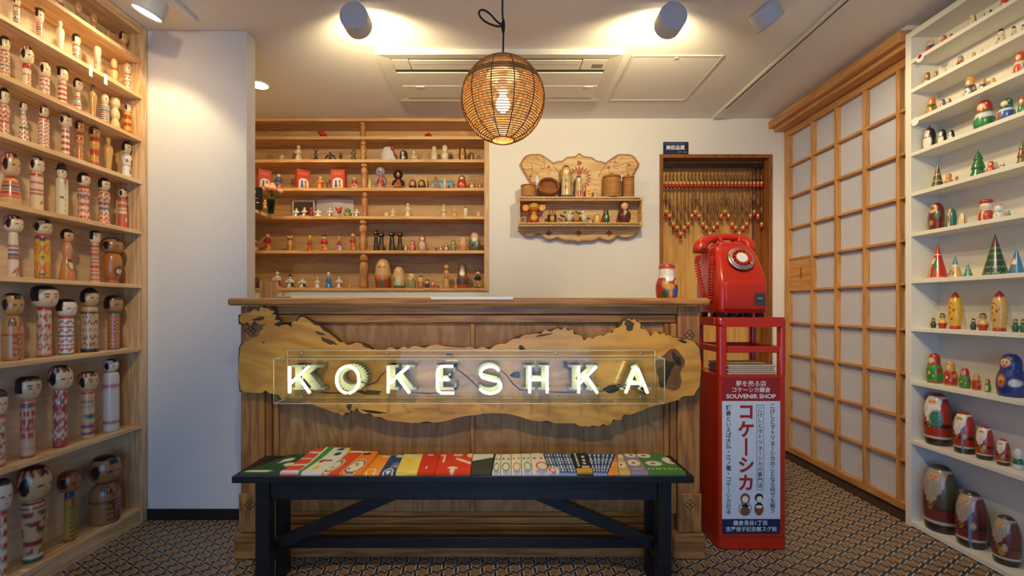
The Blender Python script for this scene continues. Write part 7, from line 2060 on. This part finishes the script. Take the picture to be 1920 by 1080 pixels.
     ('fig', 837, 494, 15, 'carved plain wooden woman', '#b98a50', '#c29458', '#c99c62', '#b08048'), ('nest', 867, 494, 22, 'brown cloaked santa nesting doll', 'matry', ('#b8501f', [(B(.12, .3), '#4a4038'), (B(.3, .55), '#5a4a3c'), (B(.6, 1), '#5a4a3a'), (E(0, .74, .34, .08), '#d3a070'), (E(0, .62, .44, .12), '#dcd4c4'), (E(-.85, .42, .2, .1), '#b8501f'), (E(.85, .42, .2, .1), '#b8501f')])), ('fig', 896, 503, 14, 'slim figure with black hat and yellow skirt', '#cf9a1c', '#1a1818', SK, '#2a2424', '#3a3a46')],
]
for r, row in enumerate(ROWS):
    n = len(row)
    for i, it in enumerate(row):
        kind, px, yt, wp, look = it[:5]
        ex = it[5:]
        loc, h, W = bk(r, px, yt, wp)
        lab = lab_back(look, i, n, r)
        cat = 'figurine'
        rz = random.uniform(-.12, .12)
        if kind == 'nest':
            pf, (base, lay) = ex
            if wp < 11:
                o = revolve('nesting_doll', NP[pf], h, W, base, lay, GLOSS, None, 22, 24, loc=loc, rz=rz)
            else:
                o = empty('nesting_doll', loc, rz)
                k = 40 if wp > 15 else 28
                R_, Z_ = profile(NP[pf], k)
                zz = float(Z_[np.argmin(np.abs(Z_ - .4))])
                revolve('lower_half', NP[pf], h, W, base, lay, GLOSS, o, k, k, zr=(0, zz))
                revolve('upper_half', NP[pf], h, W, base, lay, GLOSS, o, k, k, zr=(zz, 1))
            cat = 'doll'
        elif kind == 'fig':
            o = figure('figurine', loc, h, W, *ex[:4], hat=ex[4] if len(ex) > 4 else None, rz=rz)
        elif kind == 'cat':
            o = cat_fig('cat_figurine', loc, h, W, ex[0], ex[1], rz)
            cat = 'cat figurine'
        elif kind == 'flowers' or kind == 'flowers2':
            o = flower_bunch('flower_bunch', loc, W, h, ['#b3201c', '#c22a20'], '#2f5a2a', 3 + i, 11 if kind == 'flowers' else 7)
            cat = 'flowers'
        elif kind == 'plate':
            o = revolve('glass_disc', [(0, 0), (1, 0), (1, 1), (0, 1)], 0.008, W, '#cfc8a4', [], M_GLASS, None, 10, 28)
            o.rotation_euler = (PI / 2 - .2, 0, 0)
            o.location = (loc[0], loc[1], loc[2] + W / 2)
            cat = 'glass ornament'
        elif kind == 'antler':
            o = figure('deer_figurine', loc, h * .72, W, '#3a3020', '#463a26', '#463a26', '#3a3020', arms=False, face_=False)
            for sx in (-1, 1):
                tube('antler', [(sx * W * .12, 0, h * .66), (sx * W * .32, 0, h * .8), (sx * W * .28, 0, h * .98)], [W * .07, W * .06, W * .03], mat('bronze_dark', '#4a3c26', 0.35, 0.6), o, 6)
        elif kind == 'wing':
            o = figure('winged_figurine', loc, h, W * .5, '#352c20', '#40352a', '#40352a', '#2a241c', arms=False, face_=False)
            for sx in (-1, 1):
                tube('wing', [(sx * W * .1, 0, h * .62), (sx * W * .35, .004, h * .55), (sx * W * .5, .004, h * .25)], [W * .06, W * .11, W * .04], mat('bronze_dark', '#4a3c26', 0.35, 0.6), o, 8)
        elif kind == 'sack':
            o = empty('cloth_bag', loc, -.1)
            revolve('bag', [(0, 0), (.85, 0), (1, .2), (.97, .6), (.7, .92), (.4, 1), (0, .97)], h, W * .9, '#d8d0c4', stars('#7a4a5a', 21, 40, .4, .02), CLOTH, o, 28, 36).scale = (1, .55, 1)
            tube('ribbon', [(W * .30, -W * .26, h * .95), (W * .38, -W * .26, h * .6), (W * .5, -W * .2, h * .25)], [W * .07, W * .05, W * .06], mat('red_ribbon', '#b01f22', 0.5), o, 6)
            ball('bow', W * .22, h * .3, '#b01f22', o, (W * .30, -W * .24, h * .7))
            cat = 'bag'
        elif kind == 'box':
            loc = (loc[0], loc[1] - 0.005, loc[2])
            o = gift_box(loc, W / (1.25 if ex[0] else 1.0), h, 0.05, ex[0], i)
            cat = 'box'
        elif kind == 'stick':
            o = revolve('stick_figure', NP['rocket'], h, W, '#5a1a18', [], GLOSS, None, 14, 12, loc=loc)
        elif kind == 'fur':
            o = figure('fur_hood_doll', loc, h, W * .62, '#c9582c', '#c9582c', SK, BK, arms=False)
            for sx in (-1, 1):
                tube('arm', [(sx * W * .14, 0, h * .52), (sx * W * .34, -W * .1, h * .36), (sx * W * .4, -W * .16, h * .2)], [W * .08, W * .10, W * .09], mat('arm_' + ex[0], ex[0], 0.8), o, 8)
            tube('fur_hood', [(W * .26 * math.cos(a), -W * .10, h * .74 + W * .26 * math.sin(a)) for a in np.linspace(0, 2 * PI, 20, endpoint=False)], W * .12, mat('fur_' + ex[0], ex[0], 0.95, bump=0.8, scale=200), o, 8, True)
            revolve('fur_hem', [(0, 0), (.9, 0), (1, .5), (.9, 1), (0, 1)], h * .09, W * .82, ex[0], [], SATIN, o, 10, 24)
            for k in range(5):
                ball('button', W * .07, W * .07, BK, o, (0, -W * .24, h * (.2 + .085 * k)), None, (), 8, 10)
            cat = 'doll'
        elif kind == 'rooster':
            o = empty('rooster_figurine', loc, .3)
            ball('body', W * .7, h * .5, '#b8321c', o, (0, 0, h * .3))
            ball('head', W * .35, h * .28, '#c9401f', o, (W * .25, 0, h * .68))
            tube('tail', [(-W * .2, 0, h * .55), (-W * .42, 0, h * .75), (-W * .5, 0, h * .95)], [W * .12, W * .12, W * .05], mat('arm_#b8321c', '#b8321c', 0.4), o, 8)
            for sx in (-1, 1):
                tube('leg', [(0, sx * W * .1, h * .35), (0, sx * W * .1, 0)], W * .05, mat('arm_#c9902c', '#c9902c', 0.4), o, 6)
        elif kind in ('twig', 'horse'):
            o = empty('branch_ornament' if kind == 'twig' else 'horned_toy', loc)
            mm = mat('pale_twig', '#cdb284', 0.6)
            if kind == 'horse':
                revolve('body', NP['snow'], h * .62, W * .5, '#d0b482', [], SATIN, o, 16, 18)
            else:
                tube('stem', [(0, 0, 0), (0, 0, h * .5)], W * .06, mm, o, 6)
            for sx in (-1, 1):
                tube('branch', [(0, 0, h * .45), (sx * W * .25, 0, h * .7), (sx * W * .45, 0, h * (.98 if sx < 0 else .8))], [W * .06, W * .05, W * .02], mm, o, 6)
        elif kind == 'tree':
            o = empty('tree_ornament', loc)
            revolve('tree', NP['tree'], h, W * .8, '#d0bc8c', [], SATIN, o, 24, 24)
            ball('base_stone', W * .5, h * .16, '#b8924a', o, (-W * .3, -.01, 0))
        elif kind == 'fox':
            o = empty('fox_figurine', loc)
            revolve('body', NP['matry'], h, W * .6, '#c9803c', [(E(0, .3, .5, .2), '#dcc8a0')], GLOSS, o, 16, 18)
            for sx in (-1, 1):
                revolve('ear', NP['cone'], h * .22, W * .2, '#c9803c', [], GLOSS, o, 8, 10, loc=(sx * W * .14, 0, h * .88))
            tube('tail', [(W * .2, 0, h * .08), (W * .5, 0, h * .2), (W * .55, 0, h * .5)], [W * .08, W * .1, W * .04], mat('arm_#c9803c', '#c9803c', 0.4), o, 6)
        tag(o, lab, cat, GB)

# ---- cards and frames at the back of the shelves
M_PHOTO = mat('photo_print', '#5a4034', 0.4, noise=0.5, scale=45)
YC = 3.425


def upright(name, px0, px1, pyt, row, Y, m, parent=None, th=0.004, lean=0.0):
    return box(name, wx(px0, Y), wx(px1, Y), Y, Y + th, BZ[row] + 0.0003, wz(pyt, Y), m, parent)


o = tag(empty('photo_frame', (wx(569, YC), YC, BZ[3])), 'framed brown photograph leaning behind figures on the fourth niche shelf', 'photo frame')
upright('frame', 548, 590, 375.5, 3, YC, M_CARDW, o)
box('photograph', wx(551, YC), wx(587, YC), YC - 0.0012, YC - 0.0002, wz(403, YC), wz(378.5, YC), M_PHOTO, o)
revolve('printed_figure', [(0, 0), (1, 0), (.6, .5), (.5, .7), (.6, .85), (0, 1)], .07, .03, '#b8a088', [], SATIN, o, 10, 12, loc=(.01, -.0016, .02)).scale = (1, .02, 1)
o = tag(empty('open_card', (wx(626, YC), YC, BZ[3])), 'white open greeting card standing on the fourth niche shelf', 'card')
for k, (a, b_) in enumerate(((591, 626), (626, 661))):
    x0, x1 = wx(a, YC), wx(b_, YC)
    y0, y1 = (YC + .025, YC) if k == 0 else (YC, YC + .025)
    zt = wz(373.5, YC)
    raw('leaf', [(x0, y0, BZ[3] + .0004), (x1, y1, BZ[3] + .0004), (x1, y1, zt), (x0, y0, zt - .0), (x0, y0 + .002, BZ[3] + .0004), (x1, y1 + .002, BZ[3] + .0004), (x1, y1 + .002, zt), (x0, y0 + .002, zt)], [(0, 1, 2, 3), (5, 4, 7, 6), (3, 2, 6, 7), (1, 0, 4, 5), (0, 3, 7, 4), (2, 1, 5, 6)], M_CARDW, o, world=True)
tag(upright('yellow_board', 777, 801, 333, 2, 3.43, mat('yellow_board', '#cbb068', 0.6)), 'small yellow board behind the hedgehog dolls, third niche shelf', 'board')
o = tag(empty('seaside_card', (wx(829, 3.43), 3.43, BZ[2])), 'small teal and white picture card behind carved figures, third niche shelf', 'card')
upright('card_board', 808, 850, 338, 2, 3.43, mat('teal_card', '#4a8a98', 0.5), o)
for z0_, z1_ in ((350, 348), (346, 344.5)):
    box('white_wave', wx(809, 3.43), wx(848, 3.43), 3.4285, 3.4298, wz(z0_, 3.43), wz(z1_, 3.43), M_PAPERW, o)

# ---- vase of flowers and black notice on the return shelf
vx, vy = wx(508, 3.19), 3.19
vs_ = tag(empty('flower_vase', (vx, vy, BZ[3] + .0004)), 'clear glass vase of pink and cream flowers beside the partition', 'vase')
VS = vs_
revolve('glass_vase', [(0, 0), (.8, 0), (.8, 0), (.75, .1), (1, .95), (1, 1), (.94, 1), (.7, .12), (0, .1)], .10, .055, '#3f5a48', [], clear_mat('green_glass', (.45, .58, .5)), VS, 22, 24)
q = random.Random(5)
for i in range(11):
    a, rr = q.uniform(0, 2 * PI), math.sqrt(q.random())
    d = q.uniform(.036, .05)
    c = ['#d88a84', '#e0b48a', '#e8d39a', '#d9727a', '#e3c07a'][i % 5]
    px_, py_, pz_ = rr * .075 * math.cos(a), rr * .05 * math.sin(a), .12 + .055 * (1 - rr) + q.uniform(0, .015)
    tube('stem', [(0, 0, .02), (px_ * .4, py_ * .4, .09), (px_, py_, pz_)], .0018, mat('stem_green', '#3f5c30', .6), VS, 5)
    revolve('blossom', [(0, 0), (.5, .05), (.9, .35), (1, .6), (.8, .9), (.6, .8), (.5, .98), (.25, .82), (0, .95)], d * .8, d, c, [(lambda P: (np.sin(P.th * 6 + P.z * 8) > .7) * 1.0, '#c96a6a')], SATIN, VS, 14, 20, loc=(px_, py_, pz_), rz=q.uniform(0, 3))
for i in range(5):
    a = i * 1.3
    p = Vector((math.cos(a) * .03, math.sin(a) * .025, .115))
    d = Vector((math.cos(a), math.sin(a) * .7, .1)).normalized() * .05
    s2 = Vector((-d.y, d.x, 0)).normalized() * .014
    raw('leaf', [tuple(p), tuple(p + d * .5 + s2), tuple(p + d), tuple(p + d * .5 - s2), tuple(p + d * .5 + Vector((0, 0, .008)))], [(0, 3, 4), (3, 2, 4), (2, 1, 4), (1, 0, 4)], MATS['leaf_green'], VS, True)
bn = tag(empty('black_notice_board', (wx(484, 3.10), 3.10, BZ[3])), 'small black framed notice half hidden by the partition', 'notice')
box('board', wx(470, 3.08), wx(491, 3.08), 3.08, 3.088, BZ[3] + .0004, wz(351, 3.08), M_BLACK, bn)
boxes('chalk_mark', [(wx(476, 3.08), wx(480, 3.08), 3.0785, 3.0798, wz(362, 3.08), wz(358, 3.08)), (wx(476, 3.08), wx(484, 3.08), 3.0785, 3.0798, wz(372, 3.08), wz(371, 3.08)), (wx(480, 3.08), wx(486, 3.08), 3.0785, 3.0798, wz(381, 3.08), wz(379, 3.08))], M_CARD, bn)
o = figure('figurine', (wx(497, 3.02), 3.02, BZ[3] + .0004), .058, .024, '#c9985c', '#d3a468', SK, '#d8d0b4')
tag(o, 'tiny tan figurine in front of the glass vase', 'figurine')
# wooden upright panel and gold dish behind the counter
o = tag(box('wooden_upright_plank', wx(486, 2.6), wx(496, 2.6), 2.6, 2.75, .0005, wz(527, 2.6), M_PINE_Z), 'narrow upright wooden panel beside the partition behind counter', 'panel')
dz = wz(558.5, 1.86)
o = tag(empty('gold_rimmed_dish', (wx(529, 2.30), 2.30, dz + .0002)), 'small white dish with gold ornament on the counter top', 'dish')
revolve('dish', [(0, 0), (.6, 0), (.6, 0), (1, .9), (1, 1), (.95, 1), (.55, .3), (0, .25)], .016, .085, '#dcd6c6', [], GLOSS, o, 16, 28)
revolve('gold_ornament', [(0, 0), (1, 0), (.4, .3), (.2, .6), (.5, .8), (0, 1)], .045, .02, '#b88a3a', [], mat('gold_metal', '#c09440', .3, .9), o, 14, 14, loc=(0.005, 0, .005))

# ================================================================== SANTA ON THE COUNTER
X, Y = wx(1250, 2.03), 2.03
h, W = (557.5 - 494) * Y / F, 42 * Y / F / 1.06
sn = tag(empty('santa_doll', (X, Y, dz + .0004), .05), 'white bearded santa nesting doll with red cap on the counter', 'santa', None)
lay = [(B(.60, 1), '#e0d3b8'), (E(0, .83, .55, .10), '#e6c09a'), (E(-.2, .86, .07, .014), BK), (E(.2, .86, .07, .014), BK), (E(0, .81, .09, .03), '#cf8a6a'), (E(0, .66, .45, .16), WH), (E(-.42, .40, .3, .13), '#c98a2c'), (E(-.38, .50, .16, .05), '#5a9a8a'), (E(.0, .33, .35, .10), '#cf9a3a'), (E(.45, .17, .35, .15), '#2a5ca8'), (E(-.5, .15, .28, .13), '#1f4a2c'), (E(.62, .47, .2, .08), '#c9b48a'), (E(0, .12, .18, .12), '#cf9a4a')] + stars('#dcd8cc', 31, 22, .35, .012, .05, .28)
revolve('lower_half', NP['matry'], h, W, '#a8241c', lay, GLOSS, sn, 60, 64, zr=(0, profile(NP['matry'], 60)[1][26]))
revolve('upper_half', NP['matry'], h, W, '#a8241c', lay, GLOSS, sn, 60, 64, zr=(profile(NP['matry'], 60)[1][26], 1))
revolve('cap', [(0, 0), (.95, 0), (1, .15), (.95, .5), (.6, .9), (0, 1)], h * .15, W * .74, '#b0303a', [(B(0, .12), '#dcd4c4')], GLOSS, sn, 20, 32, loc=(0, 0, h * .885))

# ================================================================== THINGS ON THE FOLK SHELF
YW = YB - 0.062


def wl(px, top, wp, zbase):
    s_ = F / YW
    return (wx(px, YW), YW, zbase + .0004), (CH + (VY - top) / s_) - zbase - .0004, wp / s_


M_BIRCH = wood('birch_bark', '#b37a3c', '#95602a', 'X', 18, 5, .6)


def bark_box(px, top, wp, look, lid=True, knob=False):
    loc, h, W = wl(px, top, wp, ZT1)
    o = tag(empty('birch_bark_box', loc), look, 'box', 'birch bark boxes on the folk shelf')
    hb = h * (.80 if knob else .92)
    revolve('box_wall', [(0, 0), (1, 0), (1, 0), (1, .97), (1, .97), (.95, 1), (0, 1)], hb, W, '#a8743c', [], M_BIRCH, o, 24, 36)
    revolve('lid', [(0, 0), (1.03, 0), (1.03, 0), (1.03, 1), (1.03, 1), (0, 1)], h * .07, W, '#a8743c', [], M_BIRCH, o, 10, 36, loc=(0, 0, hb))
    revolve('base_band', [(0, 0), (1.03, 0), (1.03, 0), (1.03, 1), (1.0, 1)], h * .08, W, '#a8743c', [], M_BIRCH, o, 10, 36)
    if knob:
        revolve('lid_knob', [(0, 0), (1, 0), (1, 0), (.9, .8), (.6, 1), (0, 1)], h * .13, W * .28, '#a8743c', [], M_BIRCH, o, 10, 18, loc=(0, 0, hb + h * .07))
    return o


bark_box(991, 348, 29, 'low round birch bark box at the left end of the folk shelf')
bark_box(1147, 325, 33, 'wide birch bark canister with knob lid on the folk shelf', knob=True)
bark_box(1178, 326, 22, 'slim tall birch bark canister at right end of folk shelf', knob=True)
loc, h, W = wl(1028, 331, 40, ZT1)
o = tag(empty('tilted_birch_tray', (loc[0], loc[1] + .012, loc[2] + .064)), 'shallow round birch bark tray tilted to show its inside', 'tray')
sv = revolve('tray', [(0, .15), (.88, .15), (.88, .15), (.88, 1), (.88, 1), (1, 1), (1, 1), (1, 0), (1, 0), (0, 0)], .045, W, '#9a5c30', [], wood('reddish_birch', '#9c6234', '#7a4522', 'X', 18, 5, .6), o, 30, 40)
sv.rotation_euler = (math.radians(62), 0, 0)
for px, top, wp, look, lay in ((1061, 310, 23, 'tall cream folk doll with blue cap on the folk shelf', [(B(.92, 1), '#1f2f6a'), (B(.66, .92), '#c99a3a'), (E(0, .78, .45, .08), '#e6cfa0'), (lambda P: (np.abs(P.th) > 1.0) * (P.z < .6) * 1.0, '#1f2f5a'), (FL(0, .3, .07, .2), RD), (FL(0, .5, .06, .2, 8), '#3a3a2a'), (B(0, .04), '#1f2f5a')]), (1085, 329, 15, 'short cream folk doll with blue cap on the folk shelf', [(B(.90, 1), '#1f2f7a'), (B(.66, .90), '#c9a84a'), (E(0, .77, .45, .08), '#e6cfa0'), (E(0, .2, .6, .14), '#b8284a'), (FL(0, .45, .06, .2, 6), '#2a3a2a')])):
    loc, h, W = wl(px, top, wp, ZT1)
    o = tag(empty('folk_doll', loc), look, 'doll')
    pf = [(0, 0), (.95, 0), (.95, 0), (1, .04), (.92, .3), (.8, .62), (.72, .66), (.76, .78), (.7, .9), (.4, .98), (0, 1)]
    zz = float(profile(pf, 44)[1][20])
    revolve('lower_half', pf, h, W, '#cdb27a', lay, GLOSS, o, 44, 48, zr=(0, zz))
    revolve('upper_half', pf, h, W, '#cdb27a', lay, GLOSS, o, 44, 48, zr=(zz, 1))
loc, h, W = wl(1103, 352, 10, ZT1)
o = tag(empty('yellow_block', loc), 'small yellow block with red marks on the folk shelf', 'toy')
box('block', -W / 2, W / 2, -.018, .018, 0, h, mat('yellow_paint', '#d09a2c', .4), o, .002, world=False)
boxes('red_mark', [(-W * .25, W * .2, -.0186, -.0181, h * .6, h * .68), (-W * .2, W * .25, -.0186, -.0181, h * .3, h * .4)], M_TEXTR, o, world=False)
loc, h, W = wl(1116, 352, 9, ZT1)
tag(figure('figurine', loc, h, W, '#cdb284', '#d8c090', '#d8c090', '#c9a870'), 'tiny cream carved figurine next to the yellow block', 'figurine')
# lower shelf
loc, h, W = wl(1001, 379, 30, ZT2)
o = tag(empty('lacquered_mouse_doll', loc), 'red and gold lacquered mouse doll with round ears on folk shelf', 'toy')
lq = stars('#d9b02c', 41, 26, .4, .04)
revolve('body', NP['ball2'], h * .62, W * .68, '#b8301a', [(E(0, .45, .6, .3), '#d0a82c')] + lq, GLOSS, o, 28, 32)
ball('head', W * .70, h * .42, '#c9962a', o, (0, 0, h * .56), None, [(lambda P: (np.abs(P.th) > 1.4) * 1.0, '#b8301a'), (E(-.3, .55, .08, .08), BK), (E(.3, .55, .08, .08), BK), (E(0, .3, .12, .05), RD)], 20, 28)
for sx in (-1, 1):
    ear = revolve('ear', [(0, 0), (.9, 0), (1, .4), (.9, 1), (0, .8)], .010, W * .52, '#b8301a', [(lambda P: (P.z > .7) * (P.r < .8) * 1.0, '#d9a82c')], GLOSS, o, 18, 26)
    ear.rotation_euler = (PI / 2, 0, 0)
    ear.location = (sx * W * .52, .004, h * .74)
    ball('hand', W * .18, W * .2, '#b8301a', o, (sx * W * .42, -.005, h * .36))
loc, h, W = wl(1035, 402, 17, ZT2)
o = tag(empty('painted_cup', loc), 'small dark painted cup holding two wooden spoons', 'cup')
revolve('cup', [(0, 0), (.9, 0), (.9, 0), (1, .5), (.95, 1), (.85, 1), (.8, .2), (0, .15)], h, W, '#1a130e', [(E(0, .5, .5, .3), '#c99a2c'), (B(.92, 1), '#c9962c'), (B(0, .08), '#c9962c')], GLOSS, o, 24, 32)
for dx_, tx in ((-.004, .006), (.01, .035)):
    tube('wooden_spoon', [(dx_, 0, .012), (tx, 0, h * 1.95)], [.003, .004], mat('red_brown_wood', '#8a3a1c', .5), o, 6)
loc, h, W = wl(1081, 398, 58, ZT2)
o = tag(empty('carved_bear_toy', loc), 'carved wooden toy with two white bears and green leaves', 'toy')
box('base_bar', -W / 2, W / 2, -.012, .012, 0, .012, M_FOLK, o, .002, world=False)
for sx in (-1, 1):
    ball('bear_body', .040, .060, '#d8cdb4', o, (sx * .052, 0, .014), SATIN)
    ball('bear_head', .030, .028, '#d8cdb4', o, (sx * .044, 0, .066), SATIN)
    tube('bear_arm', [(sx * .045, -.008, .055), (sx * .018, -.01, .05)], [.008, .006], mat('bear_white', '#d8cdb4', .6), o, 8)
ball('anvil', .045, .06, '#c98a3a', o, (0, .004, .012), SATIN, [(FL(0, .6, .2, .5), '#b8402c')])
q = random.Random(9)
for i in range(14):
    x_, z_ = q.uniform(-W / 2, W / 2), q.uniform(.03, .085)
    e_ = ball('painted_leaf', .022, .012, '#3f5a34', o, (x_, .018, z_), SATIN, (), 8, 12)
for px, top, wp, look, base, lay, pf in ((1119, 402, 14, 'small yellow bell shaped doll on the folk shelf', '#c99a4a', [(E(0, .45, .5, .35), '#e0bf5a'), (E(0, .75, .3, .1), '#e8d09a'), (B(0, .06), BR)], 'egg'), (1136, 392, 14, 'green and red nesting doll on the folk shelf', '#1f4a2c', [(B(.88, 1), '#b8301c'), (lambda P: (np.abs(P.th) > 1.0) * 1.0, '#b8301c'), (FL(0, .5, .1, .3), '#d8d0b8'), (FL(0, .28, .08, .3), '#6a9a5a')], 'matry'), (1170, 377, 25, 'brown round-headed nesting doll at right end of folk shelf', '#5a2416', [(B(.56, 1), '#5a2c18'), (E(0, .76, .56, .15), '#d9a878'), (E(-.2, .8, .06, .025), BK), (E(.2, .8, .06, .025), BK), (E(0, .48, .22, .08), '#c9b8a8')], 'ball2'), (1107, 410, 6, 'tiny white and black doll beside the bear toy', '#d8d0c0', [(B(.6, .8), '#c9402c'), (B(.9, 1), BK)], 'ball2')):
    loc, h, W = wl(px, top, wp, ZT2)
    if wp < 10:
        o = revolve('nesting_doll', NP[pf], h, W, base, lay, GLOSS, None, 18, 20, loc=loc)
    else:
        o = empty('nesting_doll', loc)
        zz = float(profile(NP[pf], 36)[1][14])
        revolve('lower_half', NP[pf], h, W, base, lay, GLOSS, o, 36, 36, zr=(0, zz))
        revolve('upper_half', NP[pf], h, W, base, lay, GLOSS, o, 36, 36, zr=(zz, 1))
    tag(o, look, 'doll')
